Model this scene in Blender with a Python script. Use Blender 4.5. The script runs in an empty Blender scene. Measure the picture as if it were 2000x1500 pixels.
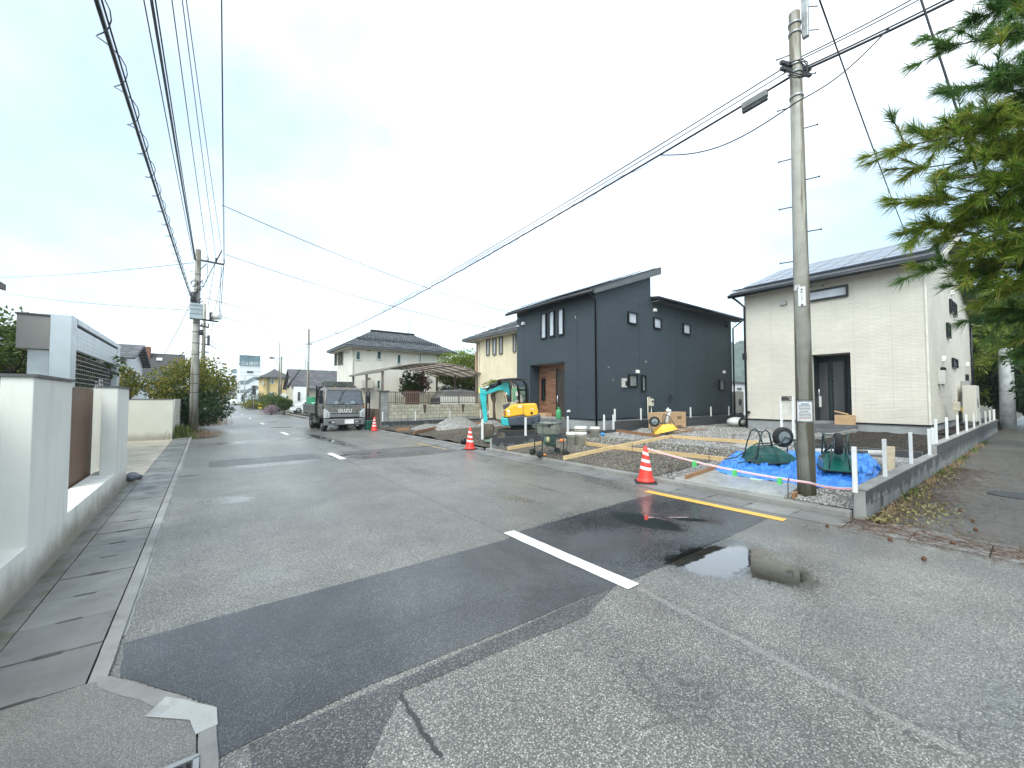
import bpy, bmesh, math, random
from mathutils import Vector, Matrix, noise as mnoise
random.seed(11)
R = math.radians
sc = bpy.context.scene
col = sc.collection

# ------------------------------------------------------------------ camera, sky, sun, exposure
F, CH, PITCH, YAW = 790.0, 1.62, R(2.08), math.atan(598 / 790.0)   # focal length in photo pixels (2000 wide), eye height
cam_d = bpy.data.cameras.new("camera")
cam_d.sensor_fit = 'HORIZONTAL'; cam_d.sensor_width = 36.0
cam_d.lens = 36.0 * F / 2000.0
cam_d.clip_start = 0.05; cam_d.clip_end = 6000
cam = bpy.data.objects.new("camera", cam_d); col.objects.link(cam)
cam.location = (0, 0, CH)
cam.rotation_euler = (R(90) + PITCH, 0, -YAW)
sc.camera = cam

SUN_EL, SUN_AZ = R(48), R(232)          # azimuth clockwise from +Y
world = bpy.data.worlds.new("World"); sc.world = world; world.use_nodes = True
wt = world.node_tree; wt.nodes.clear()
def WN(t, **k):
    n = wt.nodes.new(t)
    for a, b in k.items(): setattr(n, a, b)
    return n
sky = WN('ShaderNodeTexSky', sky_type='NISHITA', sun_disc=False, sun_elevation=SUN_EL, sun_rotation=SUN_AZ)
sky.air_density = 1.0; sky.dust_density = 2.0; sky.ozone_density = 1.5
tc = WN('ShaderNodeTexCoord'); sep = WN('ShaderNodeSeparateXYZ'); wt.links.new(tc.outputs['Generated'], sep.inputs[0])
def WM(op, a, b=None, c=None, clamp=False):
    n = WN('ShaderNodeMath', operation=op); n.use_clamp = clamp
    for i, v in enumerate((a, b, c)):
        if v is None: continue
        if isinstance(v, (int, float)): n.inputs[i].default_value = v
        else: wt.links.new(v, n.inputs[i])
    return n.outputs[0]
zz = WM('ADD', WM('MAXIMUM', sep.outputs[2], 0.0), 0.32)
cmb = WN('ShaderNodeCombineXYZ')
wt.links.new(WM('DIVIDE', sep.outputs[0], zz), cmb.inputs[0]); wt.links.new(WM('DIVIDE', sep.outputs[1], zz), cmb.inputs[1])
def WNoise(scale, detail, rough, seed):
    m = WN('ShaderNodeMapping'); m.inputs['Location'].default_value = (seed, seed * .7, seed * .3); m.inputs['Scale'].default_value = (1.0, 0.8, 1.0)
    wt.links.new(cmb.outputs[0], m.inputs[0])
    n = WN('ShaderNodeTexNoise'); n.inputs['Scale'].default_value = scale; n.inputs['Detail'].default_value = detail; n.inputs['Roughness'].default_value = rough
    wt.links.new(m.outputs[0], n.inputs['Vector']); return n.outputs['Fac']
cl = WM('ADD', WM('MULTIPLY', WNoise(0.85, 6, .52, 11.7), .8), WM('MULTIPLY', WNoise(2.6, 7, .6, 8.2), .2))
ramp = WN('ShaderNodeMapRange', interpolation_type='SMOOTHSTEP'); ramp.inputs['From Min'].default_value = .40; ramp.inputs['From Max'].default_value = .72
ramp.inputs['To Min'].default_value = .26; ramp.inputs['To Max'].default_value = 1.0
wt.links.new(cl, ramp.inputs['Value'])
shade = WN('ShaderNodeMapRange'); shade.inputs['From Min'].default_value = .3; shade.inputs['From Max'].default_value = .7
shade.inputs['To Min'].default_value = 5.6; shade.inputs['To Max'].default_value = 8.2
wt.links.new(WNoise(1.7, 6, .58, 21.0), shade.inputs['Value'])
cc = WN('ShaderNodeCombineXYZ')
wt.links.new(WM('MULTIPLY', shade.outputs[0], .95), cc.inputs[0]); wt.links.new(shade.outputs[0], cc.inputs[1]); wt.links.new(WM('MULTIPLY', shade.outputs[0], 1.035), cc.inputs[2])
skb = WN('ShaderNodeVectorMath', operation='MULTIPLY'); skb.inputs[1].default_value = (.92, 1.14, 1.06); wt.links.new(sky.outputs[0], skb.inputs[0])
mx = WN('ShaderNodeMix', data_type='RGBA'); wt.links.new(ramp.outputs[0], mx.inputs[0]); wt.links.new(skb.outputs[0], mx.inputs[6]); wt.links.new(cc.outputs[0], mx.inputs[7])
bg = WN('ShaderNodeBackground'); bg.inputs[1].default_value = 0.1; wt.links.new(mx.outputs[2], bg.inputs[0])
wo = WN('ShaderNodeOutputWorld'); wt.links.new(bg.outputs[0], wo.inputs[0])

sun_d = bpy.data.lights.new("sun", 'SUN'); sun_d.energy = 1.1; sun_d.angle = R(45); sun_d.color = (1.0, .965, .91)
sun = bpy.data.objects.new("sun", sun_d); col.objects.link(sun)
sun.rotation_euler = Vector((math.sin(SUN_AZ) * math.cos(SUN_EL), math.cos(SUN_AZ) * math.cos(SUN_EL), math.sin(SUN_EL))).to_track_quat('Z', 'Y').to_euler()
sc.view_settings.view_transform = 'Standard'; sc.view_settings.look = 'None'
sc.view_settings.gamma = 1.0; sc.view_settings.use_curve_mapping = False
sc.view_settings.exposure = 1.52
sc.cycles.max_bounces = 8; sc.cycles.transparent_max_bounces = 16

# ------------------------------------------------------------------ photo pixel -> place
_f = Vector((math.sin(YAW) * math.cos(PITCH), math.cos(YAW) * math.cos(PITCH), math.sin(PITCH)))
_r = Vector((math.cos(YAW), -math.sin(YAW), 0)); _u = _r.cross(_f); _c = Vector((0, 0, CH))
def ray(x, y): return _f + _r * ((x - 1000) / F) - _u * ((y - 750) / F)
def G(x, y, z=0.0):                                   # point where the sight line meets height z
    d = ray(x, y); return _c + d * ((z - CH) / d.z)
def PX(x, y, X): d = ray(x, y); return _c + d * (X / d.x)    # ... meets the plane X = const
def PY(x, y, Y): d = ray(x, y); return _c + d * (Y / d.y)    # ... meets the plane Y = const
def ZL(X):                                             # ground height of the building plots: falls to the kerb
    t = min(1, max(0, (X - 7.2) / 5.4)); return 0.07 + 0.22 * t

# ------------------------------------------------------------------ mesh helpers
ROOT = {}
class MB:
    def __init__(s): s.v = []; s.f = []; s.sm = []
    def add(s, vs, fs, sm=False):
        n = len(s.v); s.v += [tuple(v) for v in vs]; s.f += [tuple(i + n for i in f) for f in fs]; s.sm += [sm] * len(fs); return s
    def box(s, x0, x1, y0, y1, z0, z1):
        return s.add([(x0,y0,z0),(x1,y0,z0),(x1,y1,z0),(x0,y1,z0),(x0,y0,z1),(x1,y0,z1),(x1,y1,z1),(x0,y1,z1)],
                     [(0,3,2,1),(4,5,6,7),(0,1,5,4),(1,2,6,5),(2,3,7,6),(3,0,4,7)])
    def bar(s, a, b, w, h, up=(0,0,1)):               # rectangular bar from a to b, w across, h along up
        a = Vector(a); b = Vector(b); d = (b - a).normalized(); up = Vector(up)
        x = d.cross(up)
        if x.length < 1e-4: x = d.cross(Vector((1,0,0)))
        x.normalize(); y = x.cross(d).normalized(); x *= w / 2; y *= h / 2
        vs = [p + i * x + j * y for p in (a, b) for i, j in ((-1,-1),(1,-1),(1,1),(-1,1))]
        return s.add(vs, [(0,1,2,3),(7,6,5,4),(0,4,5,1),(1,5,6,2),(2,6,7,3),(3,7,4,0)])
    def tube(s, pts, r, n=8, radii=None, closed=False):
        pts = [Vector(p) for p in pts]; m = len(pts); vs = []; prev = None
        for i, p in enumerate(pts):
            if closed: d = pts[(i+1) % m] - pts[i-1]
            else: d = pts[min(i+1, m-1)] - pts[max(i-1, 0)]
            d.normalize()
            if prev is None:
                x = d.cross(Vector((0,0,1)))
                if x.length < 1e-3: x = d.cross(Vector((1,0,0)))
            else: x = prev - d * prev.dot(d)
            x.normalize(); prev = x; y = d.cross(x); rr = radii[i] if radii else r
            vs += [p + (x * math.cos(2*math.pi*k/n) + y * math.sin(2*math.pi*k/n)) * rr for k in range(n)]
        fs = []
        for i in range(m if closed else m - 1):
            j = (i + 1) % m
            fs += [(i*n+k, i*n+(k+1) % n, j*n+(k+1) % n, j*n+k) for k in range(n)]
        s.add(vs, fs, True)
        if not closed:
            b = len(s.v) - m*n
            s.f += [tuple(b + k for k in reversed(range(n))), tuple(b + (m-1)*n + k for k in range(n))]; s.sm += [False, False]
        return s
    def cyl(s, a, b, r, r2=None, n=16): return s.tube([a, b], r, n, [r, r if r2 is None else r2])
    def prism(s, poly, ax, t0, t1):                    # 2-D polygon pushed along an axis; poly is in the other two axes in x<y<z order
        def P(p, t): return (t, p[0], p[1]) if ax == 'x' else (p[0], t, p[1]) if ax == 'y' else (p[0], p[1], t)
        n = len(poly); vs = [P(p, t0) for p in poly] + [P(p, t1) for p in poly]
        return s.add(vs, [tuple(range(n)), tuple(range(2*n-1, n-1, -1))] + [(i, (i+1) % n, n+(i+1) % n, n+i) for i in range(n)])
    def lathe(s, prof, n=24, c=(0,0,0), ax='z', sm=True, cap=True):
        vs = []; m = len(prof)
        for r, h in prof:
            for k in range(n):
                a = 2*math.pi*k/n; p = (r*math.cos(a), r*math.sin(a))
                q = (p[0], p[1], h) if ax == 'z' else (h, p[0], p[1]) if ax == 'x' else (p[0], h, p[1])
                vs.append((c[0]+q[0], c[1]+q[1], c[2]+q[2]))
        fs = [(i*n+k, i*n+(k+1) % n, (i+1)*n+(k+1) % n, (i+1)*n+k) for i in range(m-1) for k in range(n)]
        s.add(vs, fs, sm)
        b = len(s.v) - m*n
        if cap and prof[0][0] > 1e-4: s.f.append(tuple(b+k for k in range(n))); s.sm.append(False)
        if cap and prof[-1][0] > 1e-4: s.f.append(tuple(b+(m-1)*n+k for k in range(n))); s.sm.append(False)
        return s
    def ball(s, c, r, n=10, sz=1.0):
        return s.lathe([(max(1e-5, r*math.sin(math.pi*i/n)), -r*sz*math.cos(math.pi*i/n)) for i in range(n+1)], n*2, c)
    def quad(s, *p, sm=False): return s.add(p, [tuple(range(len(p)))], sm)
    def grid(s, fn, nu, nv, sm=True):
        vs = [fn(i/nu, j/nv) for j in range(nv+1) for i in range(nu+1)]
        return s.add(vs, [(j*(nu+1)+i, j*(nu+1)+i+1, (j+1)*(nu+1)+i+1, (j+1)*(nu+1)+i) for j in range(nv) for i in range(nu)], sm)
    def mesh(s, name, inv=None, fix=True, off=None):
        vs = s.v
        if inv is not None: vs = [tuple(inv @ Vector(v)) for v in vs]
        if off is not None: vs = [(v[0]-off[0], v[1]-off[1], v[2]-off[2]) for v in vs]
        me = bpy.data.meshes.new(name); me.from_pydata(vs, [], s.f); me.polygons.foreach_set('use_smooth', s.sm)
        if fix:
            bm = bmesh.new(); bm.from_mesh(me); bmesh.ops.recalc_face_normals(bm, faces=bm.faces); bm.to_mesh(me); bm.free()
        me.update(); return me
    def build(s, name, mat, parent=None, bevel=0, local=False, fix=True, kind=None, label=None, origin=None):
        inv = None; off = None
        if parent is not None and not local: inv = ROOT[parent].inverted()
        if parent is None and origin is None:
            xs, ys, zs = zip(*s.v); off = ((min(xs)+max(xs))/2, (min(ys)+max(ys))/2, min(zs))
        elif parent is None: off = origin
        me = s.mesh(name, inv, fix, off); me.materials.append(mat)
        o = bpy.data.objects.new(name, me); col.objects.link(o)
        if parent is not None: o.parent = parent; ROOT[o] = ROOT[parent]
        else: o.location = off; ROOT[o] = Matrix.Translation(off)
        if bevel:
            b = o.modifiers.new('bevel', 'BEVEL'); b.width = bevel; b.segments = 2; b.limit_method = 'ANGLE'; b.angle_limit = R(40); b.harden_normals = False
        if kind: o['kind'] = kind
        if label: o['label'] = label
        return o
def tag(o, label, cat, group=None):
    o['label'] = label; o['category'] = cat
    if group: o['group'] = group
    return o
def thing(name, label, cat, loc=(0,0,0), rz=0, group=None, rx=0, ry=0):
    o = bpy.data.objects.new(name, None); col.objects.link(o); o.empty_display_size = .2
    o.location = loc; o.rotation_euler = (rx, ry, rz); tag(o, label, cat, group)
    ROOT[o] = Matrix.Translation(loc) @ o.rotation_euler.to_matrix().to_4x4(); return o
def piece(name, me, parent, loc, rz=0, scale=None, mat=None):      # one brick / slab / bar sharing mesh data, loc in world coordinates
    o = bpy.data.objects.new(name, me); col.objects.link(o); o.parent = parent
    o.location = ROOT[parent].inverted() @ Vector(loc); o.rotation_euler = (0, 0, rz)
    if scale: o.scale = scale
    return o
def copy_tree(o, parent=None):
    c = o.copy(); col.objects.link(c)
    if parent: c.parent = parent
    for ch in list(o.children): copy_tree(ch, c)
    return c
def struct(mb, name, mat, kind='structure', **k):
    o = mb.build(name, mat, None, **k); o['kind'] = kind; return o
def text_mb(txt, size, M, ext=.0, align='CENTER', spacing=1.0):    # lettering as a thin mesh, M places it (x along the line, y up)
    cu = bpy.data.curves.new('lettering', 'FONT'); cu.body = txt; cu.size = size; cu.align_x = align; cu.align_y = 'CENTER'; cu.extrude = ext; cu.space_character = spacing; cu.resolution_u = 2
    ob = bpy.data.objects.new('lettering', cu); col.objects.link(ob)
    dg = bpy.context.evaluated_depsgraph_get(); me = bpy.data.meshes.new_from_object(ob.evaluated_get(dg))
    mb = MB(); mb.add([M @ v.co for v in me.vertices], [tuple(p.vertices) for p in me.polygons])
    bpy.data.objects.remove(ob); bpy.data.curves.remove(cu); bpy.data.meshes.remove(me); return mb
def frame(o, x, y):                                    # matrix with given origin, x axis and y axis
    x = Vector(x).normalized(); y = Vector(y).normalized(); z = x.cross(y)
    return Matrix(((x.x, y.x, z.x, o[0]), (x.y, y.y, z.y, o[1]), (x.z, y.z, z.z, o[2]), (0,0,0,1)))
def sag(a, b, d, n=24):
    a = Vector(a); b = Vector(b)
    return [a.lerp(b, i/n) - Vector((0,0,4*d*(i/n)*(1-i/n))) for i in range(n+1)]

# ------------------------------------------------------------------ materials
class NT:
    def __init__(s, name):
        s.m = bpy.data.materials.new(name); s.m.use_nodes = True; s.t = s.m.node_tree; s.t.nodes.clear()
        s.out = s.n('ShaderNodeOutputMaterial'); s.p = s.n('ShaderNodeBsdfPrincipled'); s.l(s.p.outputs[0], s.out.inputs[0]); s._o = None
    def n(s, t, **k):
        n = s.t.nodes.new(t)
        for a, b in k.items(): setattr(n, a, b)
        return n
    def l(s, a, b): s.t.links.new(a, b)
    def put(s, sock, v):
        if isinstance(v, (int, float)): sock.default_value = v
        elif isinstance(v, (tuple, list)): sock.default_value = (*v, 1.0) if len(v) == 3 and sock.type == 'RGBA' else v
        else: s.l(v, sock)
    def obj(s):
        if s._o is None: s._o = s.n('ShaderNodeTexCoord').outputs['Object']
        return s._o
    def pos(s): return s.n('ShaderNodeNewGeometry').outputs['Position']
    def math(s, op, a, b=None, c=None, clamp=False):
        n = s.n('ShaderNodeMath', operation=op); n.use_clamp = clamp
        for i, v in enumerate((a, b, c)):
            if v is not None: s.put(n.inputs[i], v)
        return n.outputs[0]
    def mapv(s, vec, scale=(1,1,1), loc=(0,0,0), rot=(0,0,0)):
        n = s.n('ShaderNodeMapping'); s.l(vec, n.inputs[0]); n.inputs['Scale'].default_value = scale; n.inputs['Location'].default_value = loc; n.inputs['Rotation'].default_value = rot; return n.outputs[0]
    def noise(s, vec, scale, detail=4, rough=.55, dist=0):
        n = s.n('ShaderNodeTexNoise'); s.l(vec, n.inputs['Vector']); n.inputs['Scale'].default_value = scale; n.inputs['Detail'].default_value = detail; n.inputs['Roughness'].default_value = rough; n.inputs['Distortion'].default_value = dist; return n.outputs['Fac']
    def voro(s, vec, scale, out='Distance', feature='F1', rnd=1.0):
        n = s.n('ShaderNodeTexVoronoi', feature=feature); s.l(vec, n.inputs['Vector']); n.inputs['Scale'].default_value = scale; n.inputs['Randomness'].default_value = rnd; return n.outputs[out]
    def step(s, v, a, b, lo=0.0, hi=1.0):
        n = s.n('ShaderNodeMapRange', interpolation_type='SMOOTHSTEP'); s.put(n.inputs['Value'], v)
        for k, x in zip(('From Min','From Max','To Min','To Max'), (a, b, lo, hi)): s.put(n.inputs[k], x)
        return n.outputs[0]
    def mix(s, fac, a, b, mode='MIX'):
        n = s.n('ShaderNodeMix', data_type='RGBA', blend_type=mode); s.put(n.inputs[0], fac); s.put(n.inputs[6], a); s.put(n.inputs[7], b); return n.outputs[2]
    def bump(s, h, strength, dist=.01, prev=None):
        n = s.n('ShaderNodeBump'); s.put(n.inputs['Strength'], strength); n.inputs['Distance'].default_value = dist; s.l(h, n.inputs['Height'])
        if prev is not None: s.l(prev, n.inputs['Normal'])
        return n.outputs[0]
    def done(s, color=None, rough=None, normal=None, metal=None, spec=None):
        if color is not None: s.put(s.p.inputs['Base Color'], color)
        if rough is not None: s.put(s.p.inputs['Roughness'], rough)
        if normal is not None: s.l(normal, s.p.inputs['Normal'])
        if metal is not None: s.put(s.p.inputs['Metallic'], metal)
        if spec is not None: s.put(s.p.inputs['Specular IOR Level'], spec)
        return s.m
def sc3(c, k): return tuple(min(1, x*k) for x in c)
MATS = {}
def mat(name, c, rough=.6, metal=0.0, var=.12, vs=2.5, bump=0.0, bs=60, spec=.5, stain=0.0, stc=(.09,.085,.07), island=0.0, streak=0.0):
    """painted / plain surface: uneven tone, fine relief, dirt blotches and vertical rain streaks"""
    if name in MATS: return MATS[name]
    t = NT(name); o = t.obj()
    k = t.noise(o, vs, 5, .6); c1 = t.mix(t.step(k, .3, .7), sc3(c, 1-var), sc3(c, 1+var))
    if island:
        ri = t.n('ShaderNodeNewGeometry').outputs['Random Per Island']; c1 = t.mix(ri, t.mix(1.0, c1, (1-island,)*3, 'MULTIPLY'), t.mix(1.0, c1, (1+island,)*3, 'MULTIPLY'))
        oi = t.n('ShaderNodeObjectInfo').outputs['Random']; c1 = t.mix(oi, t.mix(1.0, c1, (1-island,)*3, 'MULTIPLY'), t.mix(1.0, c1, (1+island,)*3, 'MULTIPLY'))
    if stain: c1 = t.mix(t.math('MULTIPLY', t.step(t.noise(o, vs*1.7+.3, 8, .68), .52, .72), stain), c1, stc)
    if streak: c1 = t.mix(t.math('MULTIPLY', t.step(t.noise(t.mapv(o, (9, 9, .35)), 1.0, 5, .6), .5, .75), streak), c1, stc)
    rr = t.step(t.noise(o, vs*3, 4), .25, .75, max(.02, rough-.1), min(1, rough+.1))
    nb = t.bump(t.noise(o, bs, 5, .6), bump, .01) if bump else None
    MATS[name] = t.done(c1, rr, nb, metal, spec); return MATS[name]
def glass(name, c, rough=.03, var=.15):
    t = NT(name); o = t.obj(); c1 = t.mix(t.step(t.noise(o, 1.2, 3), .35, .65), sc3(c, 1-var), sc3(c, 1+var))
    MATS[name] = t.done(c1, rough, t.bump(t.noise(o, 1.5, 2), .02, .05), 0, .8); return MATS[name]
def thin_glass(name, tint=(.8,.9,.88), refl=.12):
    t = NT(name); tr = t.n('ShaderNodeBsdfTransparent'); tr.inputs[0].default_value = (*tint, 1); gl = t.n('ShaderNodeBsdfGlossy'); gl.inputs['Roughness'].default_value = .02
    fr = t.n('ShaderNodeFresnel'); fr.inputs[0].default_value = 1.5; m = t.n('ShaderNodeMixShader')
    t.l(t.math('ADD', fr.outputs[0], refl, clamp=True), m.inputs[0]); t.l(tr.outputs[0], m.inputs[1]); t.l(gl.outputs[0], m.inputs[2]); t.l(m.outputs[0], t.out.inputs[0]); MATS[name] = t.m; return t.m
# ------------------------------------------------------------------ asphalt with puddles
def ell(p, q, hw, pad=0):
    a = G(*p); b = G(*q); c = (a+b)/2; d = b-a
    return (c.x, c.y, math.atan2(d.y, d.x), d.length/2+pad, hw)
DEEP = [ell((1190,1001),(1345,1037),.30), ell((1290,1010),(1400,1019),.13), ell((1290,1124),(1490,1066),.44), ell((1440,1078),(1600,1160),.36),
        ell((603,848),(690,873),.17), ell((520,835),(585,834),.22), ell((640,893),(700,886),.10), ell((376,858),(412,851),.35),
        ell((352,931),(381,928),.05), ell((700,888),(760,882),.09), ell((735,878),(900,868),.07), ell((1500,1100),(1560,1130),.10)]
DAMP = [ell((775,907),(915,950),.22), ell((430,914),(660,896),.42), ell((1440,1085),(2040,1350),.75), ell((1000,1040),(1400,980),.55), ell((640,900),(930,876),.6), ell((380,870),(640,852),.7),
        ell((1100,920),(1250,965),.25), ell((1700,1290),(2150,1480),.5), ell((930,960),(1060,985),.2), ell((380,980),(500,975),.35)]
DAMP += [(cx, cy, an, a*1.35+.1, b*1.6+.08) for cx, cy, an, a, b in DEEP]
def emask(t, pos, lst, wob, lo, hi, nz):
    cur = None
    for cx, cy, an, a, b in lst:
        m = t.n('ShaderNodeMapping', vector_type='TEXTURE'); t.l(pos, m.inputs[0])
        m.inputs['Location'].default_value = (cx, cy, 0); m.inputs['Rotation'].default_value = (0, 0, an); m.inputs['Scale'].default_value = (a, b, 1000)
        L = t.n('ShaderNodeVectorMath', operation='LENGTH'); t.l(m.outputs[0], L.inputs[0])
        cur = L.outputs['Value'] if cur is None else t.math('MINIMUM', cur, L.outputs['Value'])
    return t.step(t.math('ADD', cur, t.math('MULTIPLY', t.math('SUBTRACT', nz, .5), wob)), lo, hi, 1.0, 0.0)
def asphalt(name, dark, light, agg, wet0, seams=(), needles=0.0, fine=1.0, deep=True, sheen_blot=0.0, cracks=0.0):
    t = NT(name); P = t.pos()
    cellc = t.voro(P, agg, 'Color'); celld = t.voro(P, agg, 'Distance'); sepc = t.n('ShaderNodeSeparateColor'); t.l(cellc, sepc.inputs[0])
    c = t.mix(t.step(sepc.outputs[0], .30, .98), dark, light)
    c = t.mix(t.step(sepc.outputs[1], .90, .93), c, sc3(light, 1.4))
    c = t.mix(t.step(celld, .38, .68), c, sc3(dark, .6))
    big = t.noise(P, .33, 6, .6); mid = t.noise(P, 1.9, 6, .62)
    c = t.mix(1.0, c, t.mix(t.step(big, .3, .7), (.80,.80,.79), (1.15,1.14,1.11)), 'MULTIPLY')
    c = t.mix(1.0, c, t.mix(t.step(mid, .3, .7), (.86,.86,.86), (1.1,1.1,1.1)), 'MULTIPLY')
    trk = t.noise(t.mapv(P, (1.1, .04, 1)), 1.0, 4, .6); c = t.mix(1.0, c, t.mix(t.step(trk, .35, .65), (.90,.90,.90), (1.07,1.07,1.06)), 'MULTIPLY')
    if cracks:
        wp = t.n('ShaderNodeVectorMath', operation='ADD'); nv = t.n('ShaderNodeTexNoise'); t.l(P, nv.inputs['Vector']); nv.inputs['Scale'].default_value = 2.2; nv.inputs['Detail'].default_value = 5; t.l(P, wp.inputs[0]); t.l(nv.outputs['Color'], wp.inputs[1])
        ce = t.voro(wp.outputs[0], .42, 'Distance', 'DISTANCE_TO_EDGE'); cf = t.math('MULTIPLY', t.step(ce, .002, .007, 1, 0), t.step(t.noise(P, .55, 4), .50, .60)); c = t.mix(t.math('MULTIPLY', cf, cracks), c, sc3(dark, .3))
    if sheen_blot: c = t.mix(1.0, c, t.mix(t.step(t.noise(P, 1.0, 7, .68), .32, .68), (1-sheen_blot,)*3, (1+sheen_blot,)*3), 'MULTIPLY')  # blotches put the patch's wet sheen into the colour
    for a, b, w, k in seams:                              # repaired joints and cracks
        A = G(*a); B = G(*b); d = B-A; L = d.length; an = math.atan2(d.y, d.x)
        m = t.n('ShaderNodeMapping', vector_type='TEXTURE'); t.l(P, m.inputs[0]); m.inputs['Location'].default_value = (A.x, A.y, 0); m.inputs['Rotation'].default_value = (0,0,an)
        s = t.n('ShaderNodeSeparateXYZ'); t.l(m.outputs[0], s.inputs[0])
        yy = t.math('ABSOLUTE', t.math('ADD', s.outputs[1], t.math('MULTIPLY', t.math('SUBTRACT', t.noise(P, 5, 5, .7), .5), .10)))
        f = t.math('MULTIPLY', t.step(yy, w*.5, w*1.4, 1, 0), t.math('MULTIPLY', t.math('GREATER_THAN', s.outputs[0], 0.0), t.math('LESS_THAN', s.outputs[0], L)))
        c = t.mix(t.math('MULTIPLY', f, abs(k)), c, (.015,.015,.016) if k > 0 else sc3(light, 1.3))
    nz = t.noise(P, 2.6, 7, .65)
    damp = emask(t, P, DAMP, 1.1, .45, 1.25, nz)
    dp = emask(t, P, DEEP, 1.25, .55, 1.05, t.math('ADD', t.math('MULTIPLY', nz, .75), t.math('MULTIPLY', t.noise(P, 17, 5, .7), .25))) if deep else t.math('MULTIPLY', big, 0.0)
    streak = t.step(t.noise(t.mapv(P, (1.5, .22, 1), rot=(0,0,R(8))), 1.0, 6, .62), .48, .72)
    wet = t.math('MAXIMUM', damp, t.math('MULTIPLY', streak, .55))
    wet = t.math('MAXIMUM', wet, t.math('MULTIPLY', t.step(big, .52, .68), .5))
    pit = t.step(t.noise(P, 28, 4, .7), .38, .62)
    wetp = t.math('MULTIPLY', wet, t.math('ADD', t.math('MULTIPLY', pit, .75), .25))
    c = t.mix(t.math('MULTIPLY', wetp, .58), c, t.mix(1.0, c, (.42,.42,.43), 'MULTIPLY'))
    c = t.mix(dp, c, t.mix(1.0, c, (.26,.25,.23), 'MULTIPLY'))
    rough = t.mix(wetp, (wet0,)*3, (.09,)*3); rough = t.mix(dp, rough, (.015,)*3)
    sr = t.n('ShaderNodeSeparateColor'); t.l(rough, sr.inputs[0])
    h = t.math('ADD', t.math('MULTIPLY', celld, -1.0), t.math('MULTIPLY', t.noise(P, agg*.35, 4, .6), 1.3))
    st = t.math('MULTIPLY', t.math('SUBTRACT', 1.0, dp), t.math('SUBTRACT', 1.0, t.math('MULTIPLY', wetp, .8)))
    nb = t.bump(h, t.math('MULTIPLY', st, .55*fine), .012)
    rip = t.bump(t.noise(P, 3.0, 2, .5), t.math('MULTIPLY', dp, .012), .05, nb)
    if needles:                                           # brown fallen needles and leaf litter, in drifts
        dr = t.step(t.noise(t.mapv(P, (.8, 1.6, 1)), 1.1, 6, .7), .50, .66)
        fl = t.step(t.noise(t.mapv(P, (9, 60, 1), rot=(0,0,R(25))), 1.0, 5, .7), .52, .60)
        fl2 = t.step(t.noise(t.mapv(P, (60, 10, 1), rot=(0,0,R(-20))), 1.0, 5, .7), .54, .62)
        c = t.mix(t.math('MULTIPLY', t.math('MULTIPLY', t.math('MAXIMUM', fl, fl2), dr), needles), c, (.14,.062,.032))
    t.l(t.math('MAXIMUM', dp, t.math('MULTIPLY', wetp, .45)), t.p.inputs['Coat Weight']); t.p.inputs['Coat IOR'].default_value = 1.75; t.p.inputs['Coat Roughness'].default_value = .02; t.l(rip, t.p.inputs['Coat Normal'])
    MATS[name] = t.done(c, sr.outputs[0], rip, 0, .5); return MATS[name]
SEAMS = [((400,972),(700,930),.02,.6), ((400,905),(615,878),.02,.45), ((984,1042),(672,898),.012,.55), ((1245,1148),(1900,1480),.03,-.2), ((780,1355),(860,1480),.014,.9),
         ((560,845),(660,893),.02,.5), ((700,893),(780,905),.025,.7), ((780,905),(1000,890),.02,.4), ((672,898),(700,908),.02,.8), ((780,1355),(500,1560),.012,.6)]
m_road = asphalt('asphalt', (.155,.152,.142), (.325,.316,.295), 118, .37, SEAMS, fine=.40, cracks=.7)
m_patch = asphalt('asphalt_patch', (.052,.055,.060), (.098,.103,.111), 120, .36, [((600,1290),(1000,1150),.02,.25)], fine=.2, sheen_blot=.32)
m_band = asphalt('asphalt_band', (.07,.071,.074), (.17,.171,.172), 110, .38, [], fine=.6)
m_lane = asphalt('asphalt_lane', (.085,.08,.07), (.22,.208,.185), 100, .38, [((1940,1000),(1700,1030),.02,.4)], needles=.9, deep=False)
def concrete(name, c, rough=.6, stain=.5, moss=0.0, spec=.4, bs=90):
    t = NT(name); P = t.pos(); k = t.noise(P, 1.3, 7, .65)
    c1 = t.mix(t.step(k, .3, .7), sc3(c, .78), sc3(c, 1.14)); sp = t.noise(P, 140, 3, .7); c1 = t.mix(t.step(sp, .55, .75), c1, sc3(c, .55))
    oi = t.n('ShaderNodeObjectInfo').outputs['Random']; c1 = t.mix(oi, t.mix(1.0, c1, (.84,.84,.84), 'MULTIPLY'), t.mix(1.0, c1, (1.1,1.1,1.1), 'MULTIPLY'))
    c1 = t.mix(t.math('MULTIPLY', t.step(t.noise(P, 3.3, 8, .7), .5, .7), stain), c1, sc3(c, .42))
    if moss: c1 = t.mix(t.math('MULTIPLY', t.step(t.noise(P, 4.1, 7, .7), .42, .62), moss), c1, (.075,.08,.035))
    MATS[name] = t.done(c1, t.step(t.noise(P, 2.2, 5), .3, .7, rough-.2, rough+.12), t.bump(t.noise(P, bs, 5, .65), .25, .01), 0, spec); return MATS[name]
m_gut = concrete('gutter_concrete', (.20,.198,.19), .48); m_gut2 = concrete('gutter_concrete_mossy', (.19,.188,.172), .5, .5, .6)
m_kerb = concrete('kerb_concrete', (.27,.265,.25), .55); m_kerbw = concrete('kerb_worn', (.36,.365,.35), .6, .5)
m_apron = asphalt('apron_concrete', (.19,.186,.17), (.265,.26,.24), 200, .5, deep=False, fine=.25); m_dark = mat('hollow_shade', (.012,.012,.013), .8)  # near-black fill: shade of the hollows put into the colour
m_drive = concrete('driveway_concrete', (.42,.37,.29), .5, .4); m_slab = concrete('fresh_concrete', (.38,.39,.37), .26, .25, spec=.6)
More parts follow.
